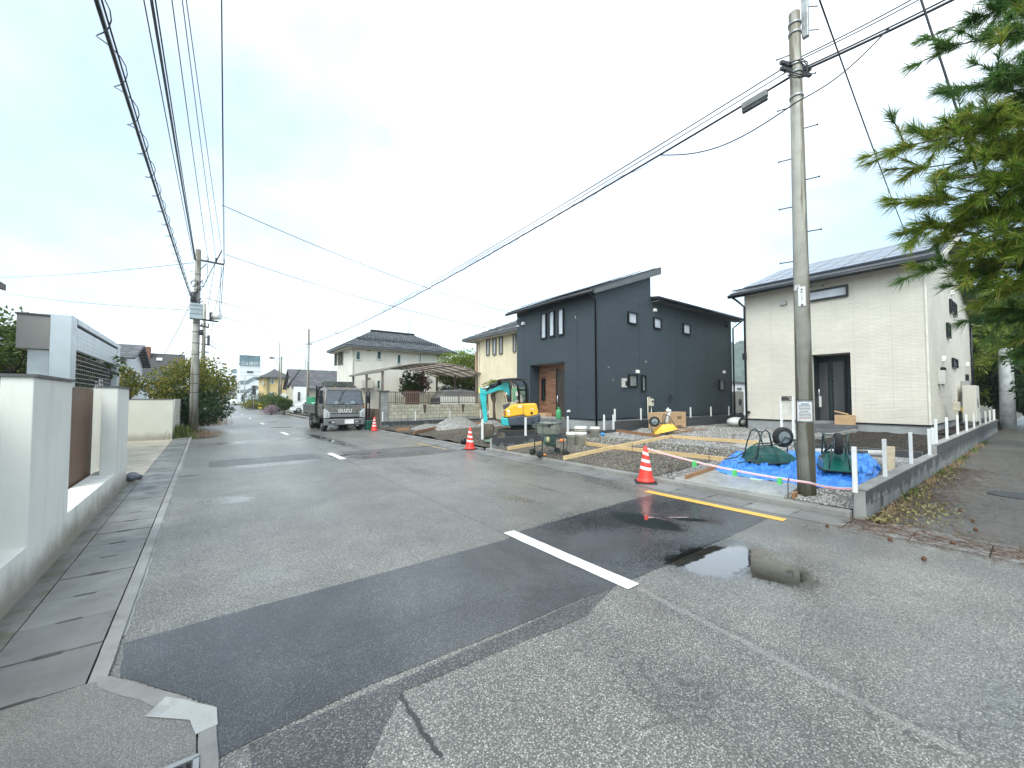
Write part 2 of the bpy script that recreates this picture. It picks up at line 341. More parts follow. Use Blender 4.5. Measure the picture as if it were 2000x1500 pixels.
def earth(name, cols, scale, rough=.85, bump=.7, wetv=0.0):
    t = NT(name); P = t.pos(); v = t.voro(P, scale, 'Color'); d = t.voro(P, scale, 'Distance'); s = t.n('ShaderNodeSeparateColor'); t.l(v, s.inputs[0])
    c = t.mix(t.step(s.outputs[0], .1, .9), cols[0], cols[1]); c = t.mix(t.step(s.outputs[2], .86, .9), c, cols[2]); c = t.mix(t.step(d, .4, .65), c, sc3(cols[0], .4))
    c = t.mix(1.0, c, t.mix(t.step(t.noise(P, .8, 6, .6), .3, .7), (.75,.74,.72), (1.15,1.15,1.15)), 'MULTIPLY')
    h = t.math('ADD', t.math('MULTIPLY', d, -1.0), t.math('MULTIPLY', t.noise(P, scale*.3, 5, .6), 1.5))
    MATS[name] = t.done(c, rough, t.bump(h, bump, .03), 0, .35); return MATS[name]
m_grav = earth('pale_gravel', ((.26,.25,.235), (.50,.485,.46), (.66,.65,.62)), 34)
m_crush = earth('crushed_stone', ((.105,.092,.075), (.235,.215,.18), (.36,.34,.30)), 30)
m_soil = earth('dark_soil', ((.028,.021,.016), (.065,.05,.038), (.10,.08,.06)), 22)
m_soil2 = earth('turned_earth', ((.085,.070,.052), (.175,.15,.115), (.28,.25,.21)), 26)
m_land = earth('waste_land', ((.10,.095,.07), (.18,.17,.13), (.25,.24,.2)), 12, bump=.3)

# ground sheet to the horizon
struct(MB().quad((-2500,-400,-.06),(2500,-400,-.06),(2500,4000,-.06),(-2500,4000,-.06)), 'ground', m_land, fix=False, origin=(0,0,0))
# road
struct(MB().quad((-.42,-40,0),(6.42,-40,0),(6.42,600,0),(-.42,600,0)), 'road', m_road, fix=False, origin=(0,0,0))
def ragged(poly, step=.08, amp=.012, z=.003):
    out = []
    for i, a in enumerate(poly):
        b = poly[(i+1) % len(poly)]; L = math.dist(a, b); n = max(1, int(L/step))
        for k in range(n):
            t = k/n; x = a[0]+(b[0]-a[0])*t; y = a[1]+(b[1]-a[1])*t
            out.append((x + mnoise.noise((x*6, y*6, 1.3))*amp, y + mnoise.noise((x*6, y*6, 7.7))*amp, z))
    return out
def flat(name, poly, z, m, **k): return struct(MB().quad(*ragged(poly, z=z, **k)), name, m, fix=False, origin=(0,0,0))
flat('road_patch', [(-.40,3.74),(2.76,3.80),(3.12,3.93),(5.30,4.06),(6.08,4.05),(6.12,2.32),(3.5,2.28),(2.85,2.30),(.7,2.36),(.08,2.30),(.06,2.72),(-.36,3.3)], .003, m_patch)
flat('road_patch', [(.2,2.30),(2.85,2.30),(2.3,2.12),(.9,2.2),(.15,1.35)], .0026, m_band)
flat('road_patch', [(3.25,12.95),(6.35,12.9),(6.35,11.2),(4.6,10.9),(3.5,11.3),(3.2,11.6)], .003, m_band)
flat('road_patch', [(.1,13.1),(2.6,13.2),(2.6,12.0),(.1,11.9)], .0026, m_band)
# painted markings
def paint(name, c, wear):
    t = NT(name); P = t.pos(); w = t.step(t.math('ADD', t.noise(P, 55, 6, .75), t.math('MULTIPLY', t.noise(P, 3, 4), .35)), wear, wear+.07)
    MATS[name] = t.done(t.mix(w, c, (.12,.12,.115)), .45, t.bump(t.noise(P, 80, 4), .2, .005)); return MATS[name]
m_white = paint('road_paint_white', (.80,.80,.78), .80); m_yel = paint('road_paint_yellow', (.80,.42,.07), .80); m_yel2 = paint('road_paint_faded', (.62,.40,.13), .62)
def marking(x0, x1, y0, y1, m, label_kind):
    return flat(label_kind, [(x0,y0),(x1,y0),(x1,y1),(x0,y1)], .0065, m, step=.06, amp=.006)
marking(2.89, 3.05, 2.19, 3.99, m_white, 'white_centre_line')
for k in range(1, 9): marking(2.89, 3.05, 2.19+9.2*k, 3.99+9.2*k-(.3 if k == 1 else 0), m_white, 'white_centre_line')
marking(6.10, 6.26, 2.15, 4.27, m_yel, 'yellow_kerb_line'); marking(6.08, 6.24, 11.6, 12.6, m_yel2, 'yellow_kerb_line'); marking(6.08, 6.24, 12.9, 14.4, m_yel2, 'yellow_kerb_line')
marking(.2, 5.9, 44.5, 44.95, m_white, 'white_stop_line'); marking(.15, .3, 33, 60, m_white, 'white_edge_line')

# gutters : cover slabs with lifting notches
def slab_mesh(name, w, l, h, notch):
    g = .006; hw = w/2-g; hl = l/2-g; n = notch
    poly = [(-hw,-hl)] + ([(-n,-hl),(-n*.7,-hl+.016),(n*.7,-hl+.016),(n,-hl)] if n else []) + [(hw,-hl),(hw,hl)] + ([(n,hl),(n*.7,hl-.016),(-n*.7,hl-.016),(-n,hl)] if n else []) + [(-hw,hl)]
    me = MB().prism(poly, 'z', 0, h).mesh(name); return me
gl = struct(MB().box(-1.0,-.5,3.3,60,-.08,-.05), 'gutter', m_dark)
me = slab_mesh('cover_slab', .5, .5, .07, .075); me.materials.append(m_gut)
for k in range(72):
    o = piece('cover_slab', me, gl, (-.75, 3.55+.5*k, -.05+random.uniform(-.004,.004)), random.uniform(-.004,.004))
flat('kerb', [(-.495,3.3),(-.415,3.28),(-.415,60),(-.495,60)], .021, m_kerb, step=.1, amp=.004)
struct(MB().box(-.495,-.42,3.3,60,-.05,.02), 'kerb', m_kerb)
flat('kerb', [(-.425,3.85),(-.395,3.85),(-.40,15),(-.42,15)], .0035, m_kerbw, step=.04, amp=.014)
struct(MB().box(-1.155,-1.003,-4,60,-.05,.018), 'pavement', m_gut2)
flat('pavement', [(-1.0,3.28),(-.47,3.30),(-.40,3.26),(-.36,3.2),(.0,2.72),(.02,-4),(-1.0,-4)], .02, m_apron, amp=.006)
flat('kerb', [(-.47,3.34),(-.40,3.30),(-.03,2.80),(.075,2.64),(.085,-4),(.02,-4),(.01,2.6),(-.09,2.72),(-.45,3.24)], .0215, m_kerb, amp=.014, step=.05)
flat('kerb', [(-.14,2.90),(-.03,2.79),(.075,2.64),(.08,2.5),(.0,2.49),(-.03,2.62),(-.2,2.78)], .023, m_kerbw, amp=.014, step=.04)
# catch basin at the corner
t = thing('drain_grate', 'steel drain grating set in the concrete at the gutter corner', 'drain', (-.15,2.16,.02))
MB().box(-.32,.0,2.0,2.32,.012,.022).build('recess', m_dark, t)  # flat plate, the pit's shade is only its colour
m_gal = mat('galvanised', (.34,.35,.35), .42, .7, .2, 6, stain=.3); m_steel = mat('steel_dark', (.07,.072,.075), .5, .6, .25, 8)
gb = MB(); 
for a in ((-.33,-.305,2.0,2.32),(-.01,.012,2.0,2.32),(-.33,.012,1.98,2.005),(-.33,.012,2.315,2.34)): gb.box(*a,.015,.034)
gb.build('grate_frame', m_gal, t)
gm = MB().box(-.006,.006,-.16,.16,0,.012).mesh('grate_bar'); gm.materials.append(m_steel)
for k in range(11): piece('grate_bar', gm, t, (-.29+.028*k, 2.16, .018))
# right gutter
gr = struct(MB().box(6.43,6.98,-3.5,40,-.08,-.05), 'gutter', m_dark)
me = slab_mesh('cover_slab', .55, .6, .06, .06); me.materials.append(m_gut)
for k in range(66): piece('cover_slab', me, gr, (6.705, -2.9+.6*k, -.052+random.uniform(-.003,.003)), random.uniform(-.003,.003))
struct(MB().box(6.985,7.14,1.66,10.6,-.05,.085), 'kerb', m_kerb, bevel=.012)
struct(MB().box(6.985,7.14,10.9,21.2,-.05,.045), 'kerb', m_kerb, bevel=.012)
struct(MB().box(6.985,7.14,23.2,60,-.05,.045), 'kerb', m_kerb, bevel=.012)
struct(MB().box(6.985,7.12,-3.5,1.3,-.05,.004), 'kerb', m_gut, bevel=.006)
# side lane and the plots
struct(MB().quad((7.12,-3.6,-.002),(90,-3.6,-.002),(90,1.46,-.002),(7.12,1.46,-.002)), 'side_lane', m_lane, fix=False, origin=(0,0,0))
def plot(name, x0, x1, y0, y1, m, dz=0.0, amp=.02, nx=40, ny=30, hf=None):
    def fn(u, v):
        x = x0+(x1-x0)*u; y = y0+(y1-y0)*v
        return (x, y, ZL(x)+dz+amp*mnoise.noise((x*1.1, y*1.1, 4.2))+amp*.4*mnoise.noise((x*4, y*4, 1.2)) + (hf(x,y) if hf else 0))
    return struct(MB().grid(fn, nx, ny), name, m, fix=False, origin=(0,0,0))
plot('plot_ground', 7.14, 46, 1.7, 10.5, m_grav, 0, .025, 120, 40)
plot('plot_ground', 7.14, 11.3, 4.75, 10.45, m_crush, .012, .022, 70, 90)
def heap(x, y): return .16*math.exp(-((x-9.6)/1.5)**2-((y-15.0)/1.6)**2) + .08*max(0, mnoise.noise((x*.7,y*.7,3)))
plot('plot_ground', 7.14, 20, 10.75, 21.3, m_soil2, 0, .05, 70, 60, heap)
struct(MB().quad((-14,10.4,.012),(-1.16,10.4,.012),(-1.16,20.9,.012),(-14,20.9,.012)), 'driveway', m_drive, fix=False, origin=(0,0,0))
flat('driveway', [(-1.16,10.6),(-1.004,10.6),(-1.004,20.9),(-1.16,20.9)], .0185, m_drive)

# ------------------------------------------------------------------ left boundary wall
def stucco(name, c, grime):
    t = NT(name); o = t.pos(); s = t.n('ShaderNodeSeparateXYZ'); t.l(o, s.inputs[0])
    c1 = t.mix(t.step(t.noise(o, 1.1, 6, .6), .3, .7), sc3(c, .93), sc3(c, 1.04))
    st = t.step(t.noise(t.mapv(o, (5, 5, .5)), 1.0, 6, .65), .48, .74); c1 = t.mix(t.math('MULTIPLY', st, .42), c1, (.43,.42,.375))
    splash = t.math('MULTIPLY', t.step(t.math('ADD', s.outputs[2], t.math('MULTIPLY', t.noise(o, 3, 6, .65), -.35)), -.1, .22, 1, 0), grime)
    c1 = t.mix(splash, c1, (.15,.12,.075)); MATS[name] = t.done(c1, .78, t.bump(t.noise(o, 75, 6, .7), .42, .008), 0, .3); return MATS[name]
m_stucco = stucco('white_stucco', (.74,.735,.68), .75)
m_cap = mat('dark_cap', (.09,.09,.09), .5, .2)
m_brown = NT('brown_boards'); _o = m_brown.obj()
m_brown = m_brown.done(m_brown.mix(m_brown.step(m_brown.noise(m_brown.mapv(_o, (14,14,.7)), 1.0, 6, .6), .3, .7), (.06,.030,.018), (.19,.10,.062)), .5)
gw = thing('garden_wall', 'white rendered garden wall with pillars and a brown board panel beside the gutter', 'wall', (-1.3,7.7,0))
MB().box(-1.45,-1.15,-4,10.42,-.05,.40).build('base_wall', m_stucco, gw, bevel=.006)
for y0, y1 in ((5.11,6.33),(9.17,10.40),(1.0,2.2)):
    p = MB().box(-1.33 if y0 > 3 else -1.45,-1.147,y0,y1,-.04,1.80).build('pillar', m_stucco, gw, bevel=.006)
    MB().box(-1.36 if y0 > 3 else -1.48,-1.125,y0-.02,y1+.02,1.80,1.825).build('cap', m_cap, p)
MB().box(-1.72,-1.332,9.78,10.40,.0,1.79).build('return_wall', m_stucco, gw)
bm_ = MB().box(-.015,.015,-.094,.094,0,1.52).mesh('board'); bm_.materials.append(m_brown)
for k in range(8): piece('board', bm_, gw, (-1.5, 8.12+.19*k, .26))
sl = MB().box(-.012,.012,-1.0,1.0,-.016,.016).mesh('slat'); sl.materials.append(mat('aluminium_grey', (.42,.42,.41), .4, .5, .1))
for k in range(30): piece('slat', sl, gw, (-1.58, 4.08, .46+.043*k))
m_river = mat('pebbles', (.3,.3,.28), .7)
tag(MB().ball((-1.12,10.72,.10), .12, 6, .6).ball((-1.05,10.95,.07), .09, 6, .6).ball((-1.13,11.05,.09), .1, 6, .7).build('stone_heap', mat('wet_rock', (.09,.1,.12), .35, 0, .5, 9, bump=.6, bs=14)), 'heap of dark stones at the foot of the garden pillar', 'stones')

# shutter gate
m_alu = mat('white_aluminium', (.58,.62,.66), .38, .35, .05, 1.5, streak=.12, stc=(.35,.36,.36)); m_alug = mat('panel_grey', (.27,.265,.25), .5, .1, .06, 1.2, streak=.15, stc=(.16,.155,.14))
GX = -2.2; sg = thing('shutter_gate', 'white aluminium rolling shutter gate with grey end panel over the driveway', 'gate', (GX,14.9,0))
def gy(x, y): return PX(x, y, GX)
MB().box(GX-.30,GX,11.92,12.35,0,3.32).build('post', m_alu, sg, bevel=.01); MB().box(GX-.30,GX-.002,17.35,17.78,0,3.30).build('post', m_alu, sg, bevel=.01)
MB().box(GX-.28,GX+.012,12.35,17.35,3.19,3.31).build('top_rail', m_alu, sg, bevel=.008)
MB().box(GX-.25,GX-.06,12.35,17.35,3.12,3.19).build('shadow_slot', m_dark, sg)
hm = MB().box(-.1,.0,-2.5,2.5,0,.093).mesh('housing_slat'); hm.materials.append(m_alu)
for k in range(5): piece('housing_slat', hm, sg, (GX-.01, 14.85, 2.655+.0955*k))
pa = PY(30,640,11.92); MB().box(pa.x,GX-.3,11.95,12.05,2.60,3.26).build('end_panel', m_alug, sg, bevel=.008)
MB().box(pa.x-.02,GX-.3,11.93,12.06,3.262,3.29).build('end_trim', m_cap, sg); MB().box(pa.x,GX-.3,11.95,17.7,3.27,3.30).build('canopy_top', m_alug, sg)
MB().box(pa.x,GX-.32,12.05,17.7,2.6,2.64).build('canopy_soffit', mat('wood_soffit', (.22,.17,.12), .6, streak=.3), sg)
MB().box(GX-.62,GX-.30,12.1,12.25,0,2.6).build('inner_post', m_alu, sg)
hb = MB().box(-.012,.012,-2.5,2.5,-.008,.008).mesh('shutter_bar'); hb.materials.append(m_gal)
for k in range(25): piece('shutter_bar', hb, sg, (GX-.14, 14.85, .15+.102*k))
vb = MB().box(-.008,.008,-.014,.014,0,2.5).mesh('shutter_link'); vb.materials.append(m_steel)
for k in range(24): piece('shutter_link', vb, sg, (GX-.14, 12.45+.21*k, .12))
# wall beyond the driveway
dw = thing('driveway_wall', 'low cream rendered wall closing the far side of the driveway', 'wall', (-3,20.95,0))
m_cream = stucco('cream_stucco', (.60,.59,.51), .55)
MB().box(-9,-1.02,20.9,21.12,0,1.59).build('wall_face', m_cream, dw, bevel=.005); MB().box(-1.22,-1.0,21.5,30.5,0,1.6).build('return_wall', m_cream, dw); MB().box(-9.02,-1.0,20.88,21.14,1.59,1.615).build('coping', m_cap, dw)
# ------------------------------------------------------------------ houses : shared pieces
def siding(name, c, bw, bh, mortar, var, bump, rough=.7, speck=0.0, streak=.12):
    t = NT(name); o = t.pos(); s = t.n('ShaderNodeSeparateXYZ'); t.l(o, s.inputs[0]); cb = t.n('ShaderNodeCombineXYZ')
    t.l(t.math('ADD', s.outputs[0], s.outputs[1]), cb.inputs[0]); t.l(s.outputs[2], cb.inputs[1])
    b = t.n('ShaderNodeTexBrick'); t.l(cb.outputs[0], b.inputs['Vector']); b.inputs['Scale'].default_value = 1.0; b.inputs['Brick Width'].default_value = bw; b.inputs['Row Height'].default_value = bh
    b.inputs['Mortar Size'].default_value = mortar; b.inputs['Mortar Smooth'].default_value = .6; b.inputs['Bias'].default_value = 0
    b.inputs['Color1'].default_value = (*sc3(c, 1-var), 1); b.inputs['Color2'].default_value = (*sc3(c, 1+var), 1); b.inputs['Mortar'].default_value = (*sc3(c, .84), 1)
    c1 = t.mix(1.0, b.outputs['Color'], t.mix(t.step(t.noise(o, .7, 5), .3, .7), (.93,.93,.93), (1.05,1.05,1.05)), 'MULTIPLY')
    c1 = t.mix(t.math('MULTIPLY', t.step(t.noise(t.mapv(o, (2.2,2.2,.15)), 1.0, 5, .6), .5, .8), streak), c1, sc3(c, .6))
    if speck: c1 = t.mix(t.math('MULTIPLY', t.step(t.noise(o, 55, 3, .7), .60, .72), speck), c1, sc3(c, 3.2))
    h = t.math('ADD', t.math('MULTIPLY', b.outputs['Fac'], -1.0), t.math('MULTIPLY', t.noise(o, 26, 5, .65), .9))
    MATS[name] = t.done(c1, rough, t.bump(h, bump, .015), 0, .4); return MATS[name]
m_wsid = siding('pale_brick_siding', (.66,.62,.55), .37, .05, .010, .05, .6)
m_dsid = siding('dark_siding', (.042,.057,.070), .5, .075, .006, .06, .5, .58, .22, .05)
m_found = concrete('foundation', (.30,.315,.32), .7, .15)
m_black = mat('black_metal', (.014,.016,.021), .35, .3, .2, 3); m_roofd = mat('dark_metal_roof', (.035,.038,.044), .42, .3, .2, 2, bump=.1, bs=25)
m_fascia = mat('grey_fascia', (.10,.108,.115), .6, 0, .1); m_gpale = glass('pale_glass', (.46,.50,.56), .06); m_gdark = glass('dark_glass', (.03,.045,.05)); m_gmid = glass('frosted_glass', (.18,.21,.21), .12)  # pale glass: base tone carries sky reflection as well as curtains
m_wood = NT('cedar_cladding'); _o = m_wood.pos(); m_wood = m_wood.done(m_wood.mix(m_wood.step(m_wood.noise(m_wood.mapv(_o, (1.5,1.5,22)), 1.0, 6, .6), .3, .7), (.12,.055,.030), (.30,.15,.085)), .55)
m_wdoor = NT('dark_wood_door'); _o = m_wdoor.pos(); m_wdoor = m_wdoor.done(m_wdoor.mix(m_wdoor.step(m_wdoor.noise(m_wdoor.mapv(_o, (20,20,1.2)), 1.0, 6, .6), .3, .7), (.022,.016,.012), (.065,.048,.038)), .45)
m_wp = mat('white_plastic', (.74,.74,.72), .45, 0, .05, 4, stain=.1); m_chrome = mat('brushed_steel', (.6,.6,.6), .25, 1.0, .05)
def win(parent, pl, c, a0, a1, z0, z1, fm, gm, fw=.05, mull=(), hm=(), out=.085, sill=False):
    """window on a wall facing -X (pl='x') or -Y (pl='y'); a = the other horizontal axis"""
    a0, a1 = sorted((a0, a1)); z0, z1 = sorted((z0, z1))
    def bx(mb, aa, ab, d0, d1, za, zb): return mb.box(c-d1, c-d0, aa, ab, za, zb) if pl == 'x' else mb.box(aa, ab, c-d1, c-d0, za, zb)
    f = MB(); bx(f, a0, a0+fw, 0, out, z0, z1); bx(f, a1-fw, a1, 0, out, z0, z1); bx(f, a0+fw, a1-fw, 0, out, z1-fw, z1); bx(f, a0+fw, a1-fw, 0, out+.012, z0, z0+fw)
    for m in mull: bx(f, a0+(a1-a0)*m-fw*.4, a0+(a1-a0)*m+fw*.4, 0, out-.006, z0+fw, z1-fw)
    for m in hm: bx(f, a0+fw, a1-fw, 0, out-.009, z0+(z1-z0)*m-fw*.4, z0+(z1-z0)*m+fw*.4)
    if sill: bx(f, a0-.03, a1+.03, 0, out+.04, z0-.035, z0-.002)
    w = f.build('window', fm, parent); g = MB(); bx(g, a0+fw, a1-fw, .004, .02, z0+fw, z1-fw); g.build('pane', gm, w); return w
def pxwin(parent, pl, c, p, q, fm, gm, **k):
    A = (PX if pl == 'x' else PY)(*p, c); B = (PX if pl == 'x' else PY)(*q, c)
    return win(parent, pl, c, A.y if pl == 'x' else A.x, B.y if pl == 'x' else B.x, A.z, B.z, fm, gm, **k)
def hood(parent, pl, c, a, z, s=.11, m=None):          # round wall vent hood
    mb = MB(); q = (lambda d, u, w: (c-d, a+u, z+w)) if pl == 'x' else (lambda d, u, w: (a+u, c-d, z+w))
    prof = [(math.cos(R(b))*s, math.sin(R(b))*s) for b in range(0, 181, 20)] + [(-s,-s*.8),(s,-s*.8)]
    n = len(prof); mb.add([q(.0, *p) for p in prof] + [q(.10, p[0]*.9, p[1]*.9) for p in prof], [tuple(range(n)), tuple(range(2*n-1,n-1,-1))] + [(i,(i+1)%n,n+(i+1)%n,n+i) for i in range(n)])
    return mb.build('vent_hood', m or m_wp, parent)

# ------------------------------------------------------------------ dark house
ZG = .29; XD = 12.81; yR = PX(1163,750,XD).y; yL = PX(1009.5,700,XD).y; xB = PY(1430,750,yR).x; xS = PY(1270.5,560,yR).x
dh = thing('dark_house', 'new two-storey charcoal house with stepped roof and wood-clad porch behind the excavator', 'house', (XD+5,(yR+yL)/2,ZG))
zF = .76; oT = PX(1035,714,XD); oR = PX(1102.5,706,XD); zO = 3.27; zE = 6.08; zRg = 7.58; zLow = 6.2
# front wall built round the porch opening
MB().box(XD,XD+.2,oT.y,yL,zF,zE).build('wall', m_dsid, dh); MB().box(XD,XD+.2,yR,oR.y,zF,zE).build('wall', m_dsid, dh); MB().box(XD,XD+.2,oR.y,oT.y,zO,zE).build('wall', m_dsid, dh)
MB().prism([(XD+.2,zF),(xB,zF),(xB,zLow),(xS,zLow),(xS,zRg),(XD+.2,zE+.08)], 'y', yR, yR+.2).build('wall', m_dsid, dh)
MB().prism([(XD+.2,zF),(xB,zF),(xB,zLow),(xS,zLow),(xS,zRg),(XD+.2,zE+.08)], 'y', yL-.2, yL).build('wall', m_dsid, dh)
MB().box(xB-.2,xB-.002,yR+.2,yL-.2,zF,zLow).build('wall', m_dsid, dh); MB().box(xS-.2,xS-.003,yR+.2,yL-.2,zLow,zRg).build('wall', m_dsid, dh)
MB().box(XD+.025,xB-.03,yR+.025,yL-.025,ZG-.3,zF).build('foundation', m_found, dh); MB().box(XD-.012,xB+.01,yR-.012,yR+.001,zF-.03,zF+.01).build('drip_edge', m_black, dh); MB().box(XD-.012,XD-.001,yR-.012,oR.y,zF-.03,zF+.01).build('drip_edge', m_black, dh)
for y_ in (yR+1.0, oT.y+.45): MB().box(XD-.003,XD+.001,y_-.006,y_+.006,zO if oR.y < y_ < oT.y else zF,zE-.02).build('panel_joint', m_black, dh)
for x_ in (XD+3.03, XD+6.06, XD+9.09): MB().box(x_-.006,x_+.006,yR-.003,yR+.001,zF,zLow-.05).build('panel_joint', m_black, dh)
# porch
xP = XD+.62; pw = MB().box(xP,xP+.1,oR.y,oT.y,zF-.05,zO).build('porch_wall', m_wood, dh)
pk = MB().box(-.009,.0,-(oT.y-oR.y)/2,(oT.y-oR.y)/2,.003,.098).mesh('plank'); pk.materials.append(m_wood)
for k in range(26): piece('plank', pk, pw, (xP, (oR.y+oT.y)/2, zF-.05+.0992*k))
MB().box(XD+.2,xP,oT.y,oT.y+.1,zF-.05,zO).build('porch_side', m_dsid, dh); MB().box(XD+.2,xP,oR.y-.1,oR.y,zF-.05,zO).build('porch_side', m_dsid, dh); MB().box(XD+.2,xP,oR.y,oT.y,zO,zO+.1).build('porch_ceiling', mat('porch_ceiling', (.5,.49,.46), .7), dh)
MB().box(XD-.35,xP,oR.y-.1,oT.y+.1,ZG-.2,zF-.06).build('porch_step', concrete('porch_tile', (.17,.175,.18), .5), dh, bevel=.01)
a = PX(1060,739,xP); b = PX(1066,782,xP); win(dh, 'x', xP-.01, a.y, b.y, a.z, b.z, m_black, m_gdark, fw=.06)
a = PX(1090,723,xP); dr = MB().box(xP-.07,xP-.01,oR.y+.02,a.y,zF-.05,a.z).build('door', m_wdoor, dh, bevel=.006)
MB().box(xP-.085,xP-.012,a.y,a.y+.07,zF-.05,a.z+.07).build('door_frame', m_black, dr); MB().tube([(xP-.07,a.y-.10,1.15),(xP-.14,a.y-.10,1.2),(xP-.14,a.y-.10,1.75),(xP-.07,a.y-.10,1.8)], .018, 8).build('handle', m_chrome, dr)
# roofs
rs = (zRg-zE)/(xS-XD)
def rz(x): return zE + .06 + rs*(x-XD)
rf = MB().prism([(XD-.38,rz(XD-.38)),(xS+.42,rz(xS+.42)),(xS+.42,rz(xS+.42)+.10),(XD-.38,rz(XD-.38)+.10)], 'y', yR-.28, yL+.3).build('roof', m_roofd, dh)
MB().prism([(XD-.36,rz(XD-.36)-.12),(xS+.44,rz(xS+.44)-.26),(xS+.44,rz(xS+.44)+.05),(XD-.36,rz(XD-.36)+.05)], 'y', yR-.30, yR-.27).build('fascia', m_fascia, dh)
MB().prism([(XD+.0,rz(XD)-.06),(xS+.40,rz(xS+.40)-.2),(xS+.40,rz(xS+.40)-.01),(XD,rz(XD)-.01)], 'y', yR-.27, yR).build('soffit', m_fascia, dh)
for k in range(9):
    y = yR+(yL-yR)*k/8; MB().bar((XD-.36,y,rz(XD-.36)+.115),(xS+.4,y,rz(xS+.4)+.115), .03, .03).build('standing_seam', m_roofd, rf)
MB().tube([(XD-.46,yR-.3,rz(XD-.4)-.02),(XD-.46,yL+.32,rz(XD-.4)-.02)], .07, 8).build('roof_gutter', m_black, dh)
m_pv = glass('solar_cell', (.015,.022,.04), .08)
for j in range(4):
    for i in range(3):
        x0 = XD+.1+i*1.22; x1 = x0+1.18; y0 = yR+.35+j*1.2; 
        MB().prism([(x0,rz(x0)+.17),(x1,rz(x1)+.17),(x1,rz(x1)+.205),(x0,rz(x0)+.205)], 'y', y0, y0+1.16).build('solar_panel', m_pv, rf)
def rl(y): return zLow+.10 + .16*(y-yR+.5)
MB().prism([(yR-.45,rl(yR-.45)-.02),(yL+.3,rl(yL)-.02),(yL+.3,rl(yL)+.1),(yR-.45,rl(yR-.45)+.1)], 'x', xS+.005, xB+.55).build('roof', m_roofd, dh)
MB().box(xS+.05,xB+.5,yR-.42,yR,zLow+.0,zLow+.05).build('soffit', m_fascia, dh)
MB().tube([(xS+.02,yR-.53,rl(yR-.45)-.01),(xB+.55,yR-.53,rl(yR-.45)-.01)], .075, 8).build('roof_gutter', m_black, dh)
MB().tube([(XD-.46,yR-.1,rz(XD-.4)-.06),(XD-.30,yR-.1,rz(XD-.4)-.2),(XD-.06,yR-.09,5.72),(XD-.06,yR-.09,ZG)], .045, 8).build('downpipe', m_black, dh)
MB().tube([(xB+.4,yR-.5,rl(yR-.45)-.05),(xB+.1,yR-.06,5.8),(xB+.1,yR-.06,ZG)], .045, 8).build('downpipe', m_black, dh)
for p, q in (((1057.5,613.5),(1068.5,661)),((1073,609),(1084.5,657)),((1090.5,604.5),(1102.5,654))): pxwin(dh, 'x', XD, p, q, m_black, m_gpale)
for p, q in (((1225,608),(1243,635)),((1275,619.5),(1290.5,644)),((1332.5,631),(1347,654.5))): pxwin(dh, 'y', yR, p, q, m_black, m_gpale)
for p, q in (((1226.5,731),(1243.5,756)),((1251.5,732.5),(1260,765)),((1403.5,742),(1415,762))): pxwin(dh, 'y', yR, p, q, m_black, m_gmid)
for x, y in ((1278,606),(1244,726),(1413,727),(1419,637)): p = PY(x, y, yR); hood(dh, 'y', yR, p.x, p.z, .09, m_wp if x != 1419 else m_black)
for x, y, s in ((1013,622,.05),(1023,632,.09),(1013,637,.05),(1112,803,.06)): p = PX(x, y, XD); hood(dh, 'x', XD, p.y, p.z, s)
p = PY(1217.5,747,yR); mb = MB().box(p.x-.14,p.x+.10,yR-.12,yR,p.z-.22,p.z+.18); mb.build('meter_box', mat('grey_plastic', (.45,.45,.43), .5), dh, bevel=.01); MB().box(p.x-.02,p.x+.16,yR-.135,yR-.121,p.z-.14,p.z+.06).build('meter_window', m_black, dh)
p = PY(1305,768,yR); mb = MB().tube([(p.x,yR-.03,p.z+.02),(p.x+.02,yR-.05,p.z-.05)], .012, 6)
mb.tube([(p.x+.12+.12*math.cos(R(a)),yR-.05-.0005*a/20,p.z-.28+.2*math.sin(R(a))) for a in range(0,721,20)], .014, 6); mb.build('cable_coil', m_black, dh)
for x, y, dx, dy in ((1123,617,3,-5),(1187,716,4,2),(1196,740,3,4),(1261,708,1,-3),(1365,643,1,1)):   # strips of protective film left on the cladding
    A = (PX(x, y, XD) if x < 1160 else PY(x, y, yR)); mb = MB()
    if x < 1160: mb.bar((XD-.006,A.y,A.z),(XD-.006,A.y-.06,A.z-.13), .02, .008)
    else: mb.bar((A.x,yR-.006,A.z),(A.x+.10*dx/4,yR-.006,A.z-.10*dy/4), .02, .008)
    mb.build('film_strip', m_wp, dh)
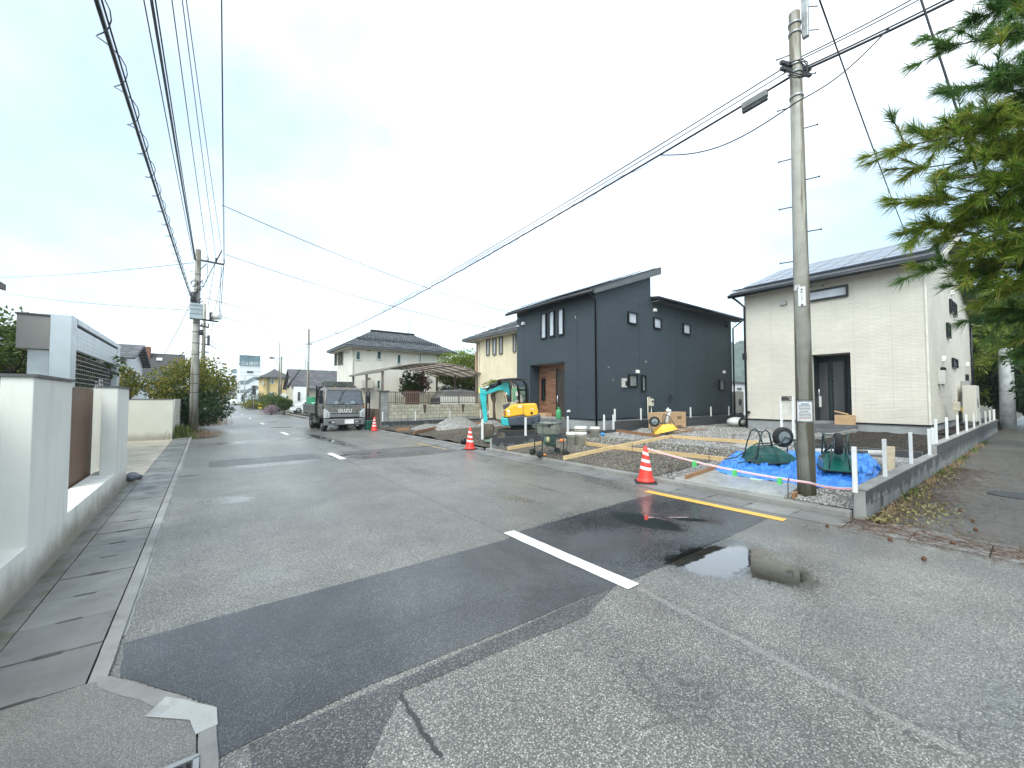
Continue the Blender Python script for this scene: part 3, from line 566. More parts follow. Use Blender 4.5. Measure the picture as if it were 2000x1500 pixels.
# utilities against the dark house
p = G(1268,832,ZG); gm_ = thing('gas_meter', 'cream gas meter on pipes by the charcoal side wall', 'gas meter', (PY(1268,800,yR-.25).x, yR-.25, ZG))
x = ROOT[gm_].translation.x; m_gas = mat('gas_cream', (.56,.52,.42), .5)
MB().box(x-.02,x+.22,yR-.36,yR-.16,1.28,1.62).build('meter_body', m_gas, gm_, bevel=.03); MB().tube([(x-.1,yR-.25,ZG-.02),(x-.1,yR-.25,1.68),(x+.06,yR-.25,1.68),(x+.06,yR-.25,1.6)], .026, 8).build('pipe', m_gas, gm_); MB().tube([(x+.16,yR-.25,1.3),(x+.16,yR-.25,ZG-.02)], .024, 8).build('pipe', m_gas, gm_)
MB().box(x+.03,x+.15,yR-.375,yR-.361,1.45,1.54).build('dial', m_black, gm_)
def heatpump(x0, x1, y, z0, z1, d, label):
    t = thing('heat_pump', label, 'outdoor unit', ((x0+x1)/2, y+d/2, ZG)); m = mat('ivory_enamel', (.56,.54,.49), .45, 0, .04)
    MB().box(x0,x1,y,y+d,z0,z1).build('casing', m, t, bevel=.015)
    MB().lathe([(.22,0),(.22,.012),(.17,.02),(.16,.0),(.05,.01),(.001,.02)], 24, ((x0*.55+x1*.45),y-.004,(z0+z1)/2), 'y').build('fan_grille', m_steel, t)
    for q in (x0+.08, x1-.08): MB().box(q-.03,q+.03,y+.02,y+d-.02,ZG-.02,z0).build('foot', m_gal, t)
    for k in range(6): MB().box(x1-.3,x1-.04,y-.006,y-.001,z0+.12+.06*k,z0+.135+.06*k).build('louvre', m_steel, t)
p = PX(1436,800,24.6)
heatpump(xB+.35, xB+1.25, yR-.1, .75, 2.05, .42, 'tall ivory heat pump unit behind the charcoal house corner')

# ------------------------------------------------------------------ white house
ZW = .30; XW = 19.56; wR = PX(1813,700,XW).y; wL = PX(1456,700,XW).y; xWB = 32.4; zf = .72; ze = 6.42; xRg = 24.6; zrg = 8.32; xFe = 33.2
wh = thing('pale_house', 'new two-storey pale brick-clad house with solar roof behind the concrete pole', 'house', (XW+6,(wR+wL)/2,ZW))
dT = PX(1585,690,XW); dR = PX(1660.5,685.5,XW); zD = PX(1660,688,XW).z
sl_f = (zrg-ze)/(xRg-XW); sl_b = (zrg-5.9)/(xWB-xRg)
MB().box(XW,XW+.2,dT.y,wL,zf,ze).build('wall', m_wsid, wh); MB().box(XW,XW+.2,wR,dR.y,zf,ze).build('wall', m_wsid, wh); MB().box(XW,XW+.2,dR.y,dT.y,zD,ze).build('wall', m_wsid, wh)
for y0 in (wR, wL-.2): MB().prism([(XW+.2,zf),(xWB,zf),(xWB,5.95),(xRg,zrg),(XW+.2,ze+.07)], 'y', y0, y0+.2).build('wall', m_wsid, wh)
MB().box(xWB-.2,xWB-.002,wR+.2,wL-.2,zf,5.9).build('wall', m_wsid, wh); MB().box(XW+.025,xWB-.03,wR+.025,wL-.025,ZW-.3,zf).build('foundation', m_found, wh)
MB().box(XW-.014,XW-.001,wR-.014,dR.y,zf-.04,zf+.01).build('drip_edge', m_black, wh); MB().box(XW-.014,xWB,wR-.014,wR-.001,zf-.04,zf+.01).build('drip_edge', m_black, wh); MB().box(XW-.014,XW-.001,dT.y,wL,zf-.04,zf+.01).build('drip_edge', m_black, wh)
MB().box(XW-.02,XW+.03,wR-.02,wR+.03,zf+.01,ze).build('corner_trim', mat('corner_trim', (.66,.63,.56), .6), wh)
for y in (dR.y-.12, (wL+dT.y)/2+.2, wR+.9): MB().box(XW-.004,XW+.001,y-.006,y+.006,zf+.01,ze).build('panel_joint', mat('sealant', (.5,.47,.42), .6), wh)
xq = XW+.95; m_dbk = siding('porch_dark_siding', (.022,.03,.036), .4, .09, .01, .1, .5, .5)
MB().box(xq,xq+.1,dR.y,dT.y,zf-.1,zD).build('porch_wall', m_dbk, wh); MB().box(XW+.2,xq,dR.y-.1,dR.y,zf-.1,zD).build('porch_side', m_dbk, wh); MB().box(XW+.2,xq,dT.y,dT.y+.1,zf-.1,zD).build('porch_side', m_dbk, wh); MB().box(XW+.2,xq,dR.y,dT.y,zD,zD+.1).build('porch_ceiling', MATS['porch_ceiling'], wh)
a = PX(1594,706,xq); b = PX(1652,704,xq); dl = MB().box(xq-.09,xq-.02,b.y,a.y,zf-.05,a.z).build('door', m_black, wh)
m_dgrey = mat('door_grey', (.075,.078,.08), .4, .2, .1); wD = a.y-b.y
for f0, f1 in ((.06,.40),(.58,.94)): MB().box(xq-.105,xq-.091,b.y+wD*f0,b.y+wD*f1,zf+.02,a.z-.08).build('door_panel', m_dgrey, dl, bevel=.004)
MB().box(xq-.10,xq-.091,b.y+wD*.45,b.y+wD*.53,zf+.1,a.z-.3).build('door_glass', m_gdark, dl); MB().tube([(xq-.11,a.y-.12,1.4),(xq-.17,a.y-.12,1.45),(xq-.17,a.y-.12,2.0),(xq-.11,a.y-.12,2.05)], .02, 8).build('handle', m_chrome, dl); MB().box(xq-.2,xq-.18,a.y-.2,a.y-.06,1.28,1.72).build('notice_bag', m_wp, dl)
ps = concrete('step_block', (.12,.125,.135), .5)
MB().box(XW-.4,xq,dR.y-.15,dT.y+.2,ZW-.1,zf-.08).build('porch_step', ps, wh, bevel=.01); MB().box(XW-.75,XW-.4,dR.y-.15,dT.y+.2,ZW-.1,zf-.26).build('porch_step', ps, wh, bevel=.01)
pxwin(wh, 'x', XW, (1572,570.5), (1657.5,578.5), m_black, m_gpale, fw=.07)
def rw(x): return ze+.05+sl_f*(x-XW) if x <= xRg else zrg+.05-sl_b*(x-xRg)
rf = MB().prism([(XW-.5,rw(XW-.5)),(xRg,rw(xRg)),(xRg,rw(xRg)+.12),(XW-.5,rw(XW-.5)+.12)], 'y', wR-.42, wL+.42).build('roof', m_roofd, wh)
MB().prism([(xRg,rw(xRg)),(xFe,rw(xFe)),(xFe,rw(xFe)+.12),(xRg,rw(xRg)+.119)], 'y', wR-.42, wL+.42).build('roof', m_roofd, wh)
MB().prism([(XW-.48,rw(XW-.48)-.14),(xRg,rw(xRg)-.14),(xRg,rw(xRg)+.05),(XW-.48,rw(XW-.48)+.05)], 'y', wR-.45, wR-.42).build('fascia', m_wsid, wh); MB().prism([(xRg,rw(xRg)-.14),(xFe,rw(xFe)-.14),(xFe,rw(xFe)+.05),(xRg,rw(xRg)+.05)], 'y', wR-.45, wR-.42).build('fascia', m_fascia, wh)
MB().box(XW-.5,XW,wR-.4,wL+.4,ze-.12,ze-.08).build('soffit', mat('soffit_grey', (.4,.4,.38), .7), wh)
MB().tube([(XW-.58,wR-.45,rw(XW-.5)-.02),(XW-.58,wL+.45,rw(XW-.5)-.02)], .08, 8).build('roof_gutter', m_black, wh); MB().tube([(XW-.58,wL+.3,rw(XW-.5)-.05),(XW-.3,wL+.2,6.1),(XW-.06,wL-.02,5.8),(XW-.06,wL-.02,ZW)], .045, 8).build('downpipe', m_black, wh)
MB().tube([(xFe-.1,wR-.4,rw(xFe)-.05),(xWB+.06,wR-.06,5.5),(xWB+.06,wR-.06,ZW)], .05, 8).build('downpipe', m_black, wh)
MB().box(XW-.16,XW-.02,wL-.07,wL+.06,PX(1460,690,XW).z-.3,PX(1460,690,XW).z).build('rain_head', m_black, wh)
MB().bar((XW-.3,wR-.38,rw(XW-.3)+.22),(XW-.3,wL+.38,rw(XW-.3)+.22), .03, .05).build('snow_guard', m_black, rf)
m_pvw = glass('solar_panel_sheen', (.03,.05,.09), .12)
nP = 5; yw0 = wR-.1; yw1 = wL+.1
for j in range(nP):
    for i in range(3):
        x0 = XW+.25+i*1.5; x1 = x0+1.44; y0 = yw0+(yw1-yw0)*j/nP+.015; y1 = yw0+(yw1-yw0)*(j+1)/nP-.015
        pn = MB().prism([(x0,rw(x0)+.19),(x1,rw(x1)+.19),(x1,rw(x1)+.225),(x0,rw(x0)+.225)], 'y', y0, y1).build('solar_panel', m_pvw, rf)
        MB().bar((x0+.72,y0,rw(x0+.72)+.229),(x0+.72,y1,rw(x0+.72)+.229), .012, .008).bar((x0,(y0+y1)/2,rw(x0)+.229),(x1,(y0+y1)/2,rw(x1)+.229), .012, .008).bar((x0,y0,rw(x0)+.229),(x1,y0,rw(x1)+.229), .025, .01).build('panel_frame', m_gal, pn)
for p, q in (((1853,584),(1858,614)),((1859.5,590),(1865.5,620)),((1847,630),(1853.5,662)),((1858,699),(1867.5,720)),((1836.5,717),(1843.5,750)),((1885,731),(1889,757))): pxwin(wh, 'y', wR, p, q, m_black, m_gmid, out=.08)
for x, y in ((1531,592),): p = PX(x, y, XW); hood(wh, 'x', XW, p.y, p.z, .12, mat('vent_grey', (.35,.35,.34), .4, .5))
p = PX(1463,805,XW); hood(wh, 'x', XW, p.y, p.z, .06, m_black)
for x, y in ((1857,572),(1841,701),(1888,712),(1882,600)): p = PY(x, y, wR); hood(wh, 'y', wR, p.x, p.z, .12)
for x, y, w, h, d, n, m in ((1833,737,.35,.5,.2,'meter_box','grey_plastic'),(1878,756,.8,.55,.28,'inverter_box','vent_grey')):
    p = PY(x, y, wR); MB().box(p.x-w/2,p.x+w/2,wR-d,wR-.001,p.z-h/2,p.z+h/2).build(n, MATS[m], wh, bevel=.01)
heatpump(26.6, 28.0, wR-.55, .62, 2.2, .4, 'ivory water heater cabinet beside the pale brick side wall')
gm2 = thing('gas_meter', 'grey gas meter with yellow tag by the pale brick wall', 'gas meter', (22.9, wR-.3, ZW))
MB().box(22.7,23.1,wR-.4,wR-.2,1.15,1.5).build('meter_body', m_gas, gm2, bevel=.03); MB().tube([(22.75,wR-.3,ZW-.02),(22.75,wR-.3,1.6),(23.05,wR-.3,1.6),(23.05,wR-.3,1.45)], .03, 8).build('pipe', m_gas, gm2); MB().box(23.12,23.35,wR-.42,wR-.40,1.12,1.3).build('tag', mat('tag_yellow', (.75,.45,.02), .5), gm2)
# ------------------------------------------------------------------ foliage helpers
def leafmat(name, c1, c2, c3=None, trans=.35, rough=.5):
    t = NT(name); g = t.n('ShaderNodeNewGeometry'); r = g.outputs['Random Per Island']; n = t.noise(g.outputs['Position'], 1.3, 4, .6)
    c = t.mix(t.math('ADD', t.math('MULTIPLY', r, .6), t.math('MULTIPLY', t.step(n, .3, .7), .4)), c1, c2)
    if c3: c = t.mix(t.step(t.math('ADD', r, t.math('MULTIPLY', n, .5)), .98, 1.2), c, c3)
    t.done(c, rough, spec=.3); tl = t.n('ShaderNodeBsdfTranslucent'); t.l(c, tl.inputs[0]); m = t.n('ShaderNodeMixShader'); m.inputs[0].default_value = trans
    t.l(t.p.outputs[0], m.inputs[1]); t.l(tl.outputs[0], m.inputs[2]); t.l(m.outputs[0], t.out.inputs[0]); MATS[name] = t.m; return t.m
m_bark = mat('bark', (.085,.065,.05), .85, 0, .35, 6, bump=.8, bs=22)
def rv(rnd): 
    while True:
        v = Vector((rnd.uniform(-1,1), rnd.uniform(-1,1), rnd.uniform(-1,1)))
        if .05 < v.length < 1: return v
def leaves(mb, c, rad, n, size, rnd, asp=.5, droop=.0, shell=.35):
    c = Vector(c)
    for _ in range(n):
        v = rv(rnd); v = v.normalized() * (shell + (1-shell)*v.length) if rnd.random() < .75 else v
        p = c + Vector((v.x*rad[0], v.y*rad[1], v.z*rad[2])); d = (v.normalized()*.8 + rv(rnd)*.9 + Vector((0,0,-droop))).normalized()
        u = d.cross(rv(rnd)).normalized(); s = size*rnd.uniform(.6, 1.3); w = u*s*asp*.5; nrm = d.cross(u)*s*.12
        mb.add([p, p+d*s*.5+w+nrm, p+d*s, p+d*s*.5-w+nrm], [(0,1,2,3)])
def tree(name, label, base, h, crown, clumps, per, lsize, lm, seed, group=None, asp=.5, droop=.2, tr=.09, cat='tree', cr=.38, trunk=True):
    rnd = random.Random(seed); base = Vector(base); t = thing(name, label, cat, base, 0, group); cc, rad = Vector(crown[0]), crown[1]
    mb = MB(); tops = []; cm = MB()
    for i in range(clumps):
        v = rv(rnd); v = v.normalized()*(v.length**.5); tops.append(cc + Vector((v.x*rad[0]*.82, v.y*rad[1]*.82, v.z*rad[2]*.82)))
    if trunk:
        mid = base.lerp(cc, .55); mb.tube([base-Vector((0,0,.05)), base.lerp(mid,.5)+Vector((rnd.uniform(-.05,.05),0,0)), mid, cc+Vector((0,0,rad[2]*.3))], tr, 8, [tr*1.2, tr, tr*.8, tr*.3])
        for q in tops[:min(26, clumps)]:
            s = base.lerp(cc, rnd.uniform(.4,.9)); k = s.lerp(q,.5)+Vector((0,0,-.08*rad[2])); mb.tube([s, k, q], tr*.3, 5, [tr*.4, tr*.25, tr*.08])
        mb.build('trunk', m_bark, t)
    for q in tops:
        r = cr*rnd.uniform(.7,1.3); leaves(cm, q, (rad[0]*r, rad[1]*r, rad[2]*r*.8), per, lsize, rnd, asp, droop)
    cm.build('crown', lm, t, fix=False); return t
lm_y = leafmat('leaf_yellow_green', (.055,.085,.012), (.22,.24,.03), (.42,.30,.04)); lm_d = leafmat('leaf_dark', (.012,.035,.012), (.05,.105,.03)); lm_m = leafmat('leaf_mid', (.03,.065,.012), (.11,.17,.035)); lm_l = leafmat('leaf_lime', (.08,.13,.015), (.26,.32,.05)); lm_r = leafmat('leaf_russet', (.10,.05,.02), (.25,.14,.06)); lm_p = leafmat('leaf_purple', (.22,.15,.16), (.48,.36,.42)); lm_g = leafmat('grass_blade', (.05,.10,.02), (.14,.2,.05), (.4,.33,.12)); lm_dry = leafmat('dry_stems', (.20,.12,.07), (.42,.30,.2))

# ------------------------------------------------------------------ right block wall with fence posts
def blockmat(name, c, wetc, wz=.9):
    t = NT(name); o = t.pos(); s = t.n('ShaderNodeSeparateXYZ'); t.l(o, s.inputs[0]); c1 = t.mix(t.step(t.noise(o, 2.2, 6, .6), .3, .7), sc3(c, .85), sc3(c, 1.12))
    oi = t.n('ShaderNodeObjectInfo').outputs['Random']; c1 = t.mix(oi, t.mix(1.0, c1, (.88,)*3, 'MULTIPLY'), t.mix(1.0, c1, (1.1,)*3, 'MULTIPLY'))
    wet = t.step(t.math('ADD', t.math('MULTIPLY', t.noise(t.mapv(o, (3.2,3.2,1.6)), 1.0, 7, .7), .9), t.math('MULTIPLY', s.outputs[2], wz)), .60, .66); c1 = t.mix(t.math('MULTIPLY', wet, .9), c1, wetc)
    MATS[name] = t.done(c1, t.step(wet, 0, 1, .8, .45), t.bump(t.noise(o, 70, 5, .7), .35, .01), 0, .35); return MATS[name]
m_block = blockmat('grey_block', (.165,.172,.175), (.045,.048,.052)); m_mort = mat('mortar', (.30,.30,.29), .85)
m_old = blockmat('old_pale_block', (.43,.41,.33), (.34,.32,.25), .15); m_oldg = blockmat('old_grey_block', (.30,.305,.295), (.22,.222,.215), .12); m_oldp = mat('mortar_pale', (.10,.095,.08), .85)
def blockwall(t, ax, c, th, a0, a1, z0, rows, bm, L=.4, H=.2, core=None, m=.012):
    """courses of single blocks round a recessed mortar core; wall runs along ax at c .. c+th"""
    z1 = z0+rows*H
    cm = MB().box(a0+.004,a1-.004,c+.012,c+th-.012,z0,z1-.012) if ax == 'x' else MB().box(c+.012,c+th-.012,a0+.004,a1-.004,z0,z1-.012)
    cm.build('mortar_core', core or m_mort, t)
    meshes = {}
    for r in range(rows):
        a = a0 - (L/2 if r % 2 else 0); 
        while a < a1-.02:
            s, e = max(a, a0), min(a+L, a1); l = round(e-s, 3)
            if l > .03:
                if l not in meshes:
                    w = l/2-m/2; mb = MB().box(-w,w,-th/2,th/2,0,H-m*.6) if ax == 'x' else MB().box(-th/2,th/2,-w,w,0,H-m*.6); meshes[l] = mb.mesh('block'); meshes[l].materials.append(bm)
                k = random.uniform(-.0015,.0015); pos = ((s+e)/2, c+th/2+k, z0+r*H) if ax == 'x' else (c+th/2+k, (s+e)/2, z0+r*H)
                piece('block', meshes[l], t, pos)
            a += L
m_post = mat('white_post', (.74,.745,.74), .4, .15, .04, 5, stain=.08)
bw = thing('block_wall', 'low new grey block wall along the side lane with bare white fence posts', 'wall', (15,1.57,0))
xst = PY(1829,875,1.52).x
blockwall(bw, 'x', 1.50, .15, 7.12, xst, -.02, 2, m_block); blockwall(bw, 'x', 1.502, .148, xst, 31.2, -.02, 3, m_block)
MB().box(7.115,xst,1.497,1.655,.375,.392).build('coping', m_kerb, bw); MB().box(xst,31.2,1.497,1.655,.575,.592).build('coping', m_kerb, bw)
def fence_post(parent, x, y, z0, z1, w=.05):
    o = MB().box(x-w/2,x+w/2,y-w/2,y+w/2,z0-.02,z1).build('post', m_post, parent, bevel=.004); return o
for x, yb, yt in ((1670.5,955,872),(1729,930,857),(1780,906,844),(1816,889,837),(1823,886,835),(1829,867,818),(1850,859,815),(1871,851,810),(1888.5,845,809),(1903,839.5,806),(1915,835,804),(1925.5,830,802.5),(1934,827,801),(1941,824,799.5),(1948,821.5,798)):
    z0 = .39 if x < 1828 else .59; p = PY(x, yb, 1.575); q = PY(x, yt, 1.575); fence_post(bw, min(p.x, 31), 1.575, z0, max(z0+.45, q.z))
# soil bed and its edging
sb = thing('planting_bed_wall', 'dark block edging round the soil bed before the pale house', 'wall', (13.2,3,ZW))
p = G(1595,872,.42); q = G(1812,882,.42); xe = (p.x+q.x)/2
blockwall(sb, 'y', xe, .12, 1.70, 4.15, .04, 2, m_block)
MB().bar((xe+.06,4.14,.43),(XW-.4,dR.y-.2,.43), .1, .14).build('edging', m_kerb, sb)
struct(MB().grid(lambda u, v: (xe+.1+(XW-.05-xe-.1)*u, 1.68+(2.42+(u*.6))*v, .40+.05*mnoise.noise((u*22, v*9, 2))+.02*mnoise.noise((u*70, v*30, 5))), 60, 24), 'soil_bed', m_soil, fix=False, origin=(0,0,0))
struct(MB().grid(lambda u, v: (XW+(31-XW)*u, 1.66+.8*v, .46+.04*mnoise.noise((u*40, v*4, 2))), 60, 4), 'soil_bed', m_soil, fix=False, origin=(0,0,0))

# middle wall between the two plots
yM = G(937,879,.05).y-.1
mw = thing('block_wall', 'low new dark block wall between the excavator plot and the formwork plot', 'wall', (10,yM,0))
xm = PY(1201,832,yM).x
blockwall(mw, 'x', yM, .12, 7.1, xm, .0, 2, m_block); blockwall(mw, 'x', yM+.001, .118, xm, 24.5, .12, 3, m_block)
for x, yb, yt in ((942,854,819),(1026.5,849,815),(1109,843,813),(1180,840,810),(1198,838,810),(1201,829,800),(1252,825,799),(1305,822,798),(1349,822,797),(1389,821,797),(1424,818,796)):
    z0 = .39 if x < 1200 else .71; p = PY(x, yb, yM+.06); q = PY(x, yt, yM+.06); fence_post(mw, p.x, yM+.06, z0, max(z0+.5, q.z), .055)
# new wall before the old neighbour wall
yN = 21.35; nw = thing('block_wall', 'low new black-stained block wall before the old pale wall', 'wall', (12,yN,0))
blockwall(nw, 'x', yN, .12, 7.45, 17.5, .0, 2, m_block)
for x, yb, yt in ((747,829,804),(811,826,803),(878.5,823,802),(938.5,821,800.5),(949.5,819,801)):
    p = PY(x, yb, yN+.06); q = PY(x, yt, yN+.06); fence_post(nw, p.x, yN+.06, .39, max(.9, q.z), .055)
MB().bar((PY(946,820,yN).x,yN-.05,.3),(PY(962,800,yN).x,yN+.3,.95), .04, .04).build('brace', m_post, nw)
# old neighbour wall with pillar and railing
yO = 22.2; ow = thing('old_block_wall', 'old stained pale block wall with brown railing before the carport', 'wall', (12,yO,0))
blockwall(ow, 'x', yO, .15, 8.1, 20, .50, 4, m_old, core=m_oldp, m=.024); blockwall(ow, 'x', yO-.08, .31, 7.68, 8.1, 0, 10, m_oldg, L=.42, core=m_oldp)
blockwall(ow, 'x', yO-.01, .16, 8.1, 20, .28, 1, m_oldg, core=m_oldp, m=.024, H=.22)
MB().box(7.62,8.16,yO-.13,yO+.28,2.0,2.07).build('pillar_cap', mat('pillar_cap', (.06,.06,.065), .6), ow); MB().box(8.1,20,yO-.04,yO+.2,0,.28).build('footing', m_old, ow)
MB().box(7.4,7.68,yO-.05,yO+8,.0,1.05).build('side_wall', mat('brown_block', (.16,.12,.09), .8, 0, .25, 3, bump=.4, bs=30), ow)
m_rail = mat('brown_aluminium', (.17,.15,.13), .45, .3, .1)
MB().box(8.12,20,yO+.05,yO+.09,1.97,2.02).build('rail', m_rail, ow); MB().box(8.12,20,yO+.05,yO+.09,1.36,1.41).build('rail', m_rail, ow)
bb = MB().box(-.011,.011,-.011,.011,0,.56).mesh('baluster'); bb.materials.append(m_rail)
for k in range(96): piece('baluster', bb, ow, (8.2+.122*k, yO+.07, 1.41))
for k in range(6): MB().box(8.55+2.05*k,8.6+2.05*k,yO+.04,yO+.1,1.29,2.0).build('rail_post', m_rail, ow)
for x in (10.35, 12.95):
    st = MB().quad((x-.05,yO-.004,.75),(x+.04,yO-.004,.78),(x+.09,yO-.004,1.27),(x-.12,yO-.004,1.27)).build('rust_stain', mat('rust_stain', (.075,.05,.035), .9, 0, .4, 9), ow, fix=False)

# ------------------------------------------------------------------ carport
yC = 23.5; xl = PY(747,740,yC).x; xr = PY(930,745,yC).x; cp = thing('carport', 'brown aluminium carport with a curved translucent roof', 'carport', ((xl+xr)/2,26,0))
m_cp = mat('carport_frame', (.20,.175,.15), .45, .3, .1); m_cpr = leafmat('carport_sheet', (.36,.30,.25), (.46,.40,.34), trans=.55, rough=.3)
L0, L1, L2 = PY(742,724,yC), PY(838,712,yC), PY(945,733,yC); yE = PX(690,737,xl).y
def arc(u):
    x = L0.x+(L2.x-L0.x)*u; a = (L1.x-L0.x)/(L2.x-L0.x); z0, z1, z2 = L0.z, L1.z+.12, L2.z-.02
    return x, z0*(u-a)*(u-1)/(a) + z1*u*(u-1)/(a*(a-1)) + z2*u*(u-a)/(1-a)
MB().grid(lambda u, v: (arc(u)[0], yC-.3+(yE-yC+.6)*v, arc(u)[1]), 24, 6).build('roof_sheet', m_cpr, cp, fix=False)
for k in range(7):
    y = yC-.3+(yE-yC+.6)*k/6; MB().tube([(arc(u/20)[0], y, arc(u/20)[1]-.05) for u in range(21)], .035, 6).build('rib', m_cp, cp)
for u in (0, .16, .33, .5, .67, .84, 1): x, z = arc(u); MB().bar((x,yC-.3,z-.04),(x,yE+.3,z-.04), .05 if 0 < u < 1 else .09, .05 if 0 < u < 1 else .12).build('purlin', m_cp, cp)
for x, u in ((xl,.03),(xr,.93)):
    for k in range(3): MB().box(x-.06,x+.06,yC+(yE-yC)*k/2-.06,yC+(yE-yC)*k/2+.06,0,arc(u)[1]-.05).build('post', m_cp, cp, bevel=.008)
struct(MB().quad((7.7,22.36,.05),(22,22.36,.05),(22,48,.05),(7.7,48,.05)), 'yard', m_land, fix=False, origin=(0,0,0))
tr = thing('covered_trailer', 'low trailer under a grey tarpaulin with white slatted sides in the carport', 'trailer', (12.2,24,0.05))
m_tarpg = mat('grey_tarpaulin', (.16,.165,.175), .55, 0, .2, 2, bump=.5, bs=5); a = PY(852,775,24).x; b = PY(936,775,24).x
MB().prism([(a+.1,1.65),(a+.5,2.18),((a+b)/2,2.25),(b-.5,2.12),(b-.1,1.65)], 'y', 23.6, 24.9).build('tarpaulin', m_tarpg, tr, bevel=.05); MB().box(a+.05,b-.05,23.55,24.95,.6,1.65).build('body', mat('navy_panel', (.02,.025,.05), .5), tr)
w0 = PY(862,780,23.5).x; w1 = PY(936,780,23.5).x; wm = MB().box(-.05,.05,-.012,.012,0,.62).mesh('side_slat'); wm.materials.append(m_wp)
for k in range(int((w1-w0)/.115)): piece('side_slat', wm, tr, (w0+.115*k, 23.52, 1.14))
for x in (a+.5, b-.5): MB().cyl((x,23.6,.3),(x,23.8,.3), .28, n=16).build('wheel', m_black, tr)
wf = thing('timber_fence', 'bamboo-coloured board fence behind the carport', 'fence', (15,30,0)); p = PY(865,760,31); q = PY(955,760,31)
fb = MB().box(-.12,.12,-.015,.015,0,1.9).mesh('board'); fb.materials.append(mat('tan_board', (.34,.24,.12), .7, 0, .2, 6))
for k in range(int((q.x-p.x)/.27)): piece('board', fb, wf, (p.x+.27*k, 31, .45))
for k in range(8): MB().box(p.x+.55*k-.04,p.x+.55*k+.04,30.9,30.98,0,2.5).build('post', m_rail, wf)
br = thing('brick_planter', 'pair of russet brick gate piers behind the railing', 'pier', (10.5,25.5,0)); m_rb = mat('russet_brick', (.20,.085,.055), .8, 0, .25, 5, bump=.4, bs=18)
for x0, x1 in ((792,806),(808,818)): MB().box(PY(x0,780,25.5).x,PY(x1,780,25.5).x,25.4,25.8,0,2.15).build('pier', m_rb, br)
MB().box(PY(818,780,25.6).x,PY(850,780,25.6).x,25.5,25.7,0,1.95).build('panel', mat('cream_panel', (.6,.53,.38), .7), br); MB().box(PY(772,780,25.6).x,PY(792,780,25.6).x,25.5,25.7,0,1.75).build('panel', MATS['cream_panel'], br)

# ------------------------------------------------------------------ hip-roofed house
def tiles(name, c, w, h, bump=.8):
    t = NT(name); o = t.pos(); s = t.n('ShaderNodeSeparateXYZ'); t.l(o, s.inputs[0]); cb = t.n('ShaderNodeCombineXYZ'); t.l(t.math('ADD', s.outputs[0], t.math('MULTIPLY', s.outputs[1], .35)), cb.inputs[0]); t.l(s.outputs[2], cb.inputs[1])
    b = t.n('ShaderNodeTexBrick'); t.l(cb.outputs[0], b.inputs['Vector']); b.inputs['Scale'].default_value = 1; b.inputs['Brick Width'].default_value = w; b.inputs['Row Height'].default_value = h; b.inputs['Mortar Size'].default_value = .018
    b.inputs['Color1'].default_value = (*sc3(c,.75),1); b.inputs['Color2'].default_value = (*sc3(c,1.3),1); b.inputs['Mortar'].default_value = (*sc3(c,.25),1)
    MATS[name] = t.done(b.outputs['Color'], .75, t.bump(t.math('MULTIPLY', b.outputs['Fac'], -1.0), bump, .04), 0, .2); return MATS[name]
m_tile = tiles('grey_roof_tile', (.14,.15,.165), .30, .13)
def hiproof(parent, x0, x1, y0, y1, ze, zr, m, th=.14, courses=10):
    """hip roof laid in stepped courses"""
    h = min(x1-x0, y1-y0)/2; mb = MB()
    for k in range(courses):
        a = h*k/courses; b = h*(k+1)/courses; za = ze+(zr-ze)*k/courses; zb = ze+(zr-ze)*(k+1)/courses
        lo = [(x0+a,y0+a,za+.045),(x1-a,y0+a,za+.045),(x1-a,y1-a,za+.045),(x0+a,y1-a,za+.045)]; hi = [(x0+b,y0+b,zb+.008),(x1-b,y0+b,zb+.008),(x1-b,y1-b,zb+.008),(x0+b,y1-b,zb+.008)]
        bt = [(p[0],p[1],za-.01) for p in lo]; mb.add(lo+hi+bt, [(0,1,5,4),(1,2,6,5),(2,3,7,6),(3,0,4,7),(8,9,1,0),(9,10,2,1),(10,11,3,2),(11,8,0,3)])
    r = mb.build('roof', m, parent, fix=False)
    MB().box(x0+.02,x1-.02,y0+.02,y1-.02,ze-th,ze-.012).build('eaves', m_fascia if m is m_tile else m_cap, r)
    if x1-x0 > y1-y0: MB().bar((x0+h-.1,(y0+y1)/2,zr+.06),(x1-h+.1,(y0+y1)/2,zr+.06), .22, .14).build('ridge', m_black, r)
    else: MB().bar(((x0+x1)/2,y0+h-.1,zr+.06),((x0+x1)/2,y1-h+.1,zr+.06), .22, .14).build('ridge', m_black, r)
    return r
hh = thing('hip_roofed_house', 'pale two-storey house with grey tiled hip roof behind the carport', 'house', (12.6,34.2,0))
m_hw = siding('panel_render', (.70,.67,.60), .9, 2.9, .008, .03, .25, streak=.2); m_wf = mat('white_frame', (.62,.62,.6), .5); m_ggreen = glass('green_glass', (.05,.11,.10), .06)
hx0, hx1, hy0, hy1 = 8.0, 17.3, 30.7, 36.4; rfh = hiproof(hh, hx0, hx1, hy0, hy1, 5.6, 7.2, m_tile, courses=14)
for y_, n_ in ((hy0+.9,40),(hy0+1.2,38)):
    for k in range(n_):
        x = hx0+1.2+.19*k
        if x < hx1-1.2: MB().box(x-.03,x+.03,y_-.02,y_+.02,5.6+(y_-hy0)/2.85*1.6+.03,5.6+(y_-hy0)/2.85*1.6+.16).build('snow_guard', m_black, rfh)
wx0, wx1, wy0, wy1 = 8.7, 16.6, 31.4, 35.7
MB().box(wx0,wx1,wy0,wy1,0,5.5).build('wall', m_hw, hh); MB().box(wx0-.5,wx1+.5,wy0-.5,wy1+.5,5.38,5.45).build('soffit', mat('soffit_beige', (.5,.47,.4), .7), hh)
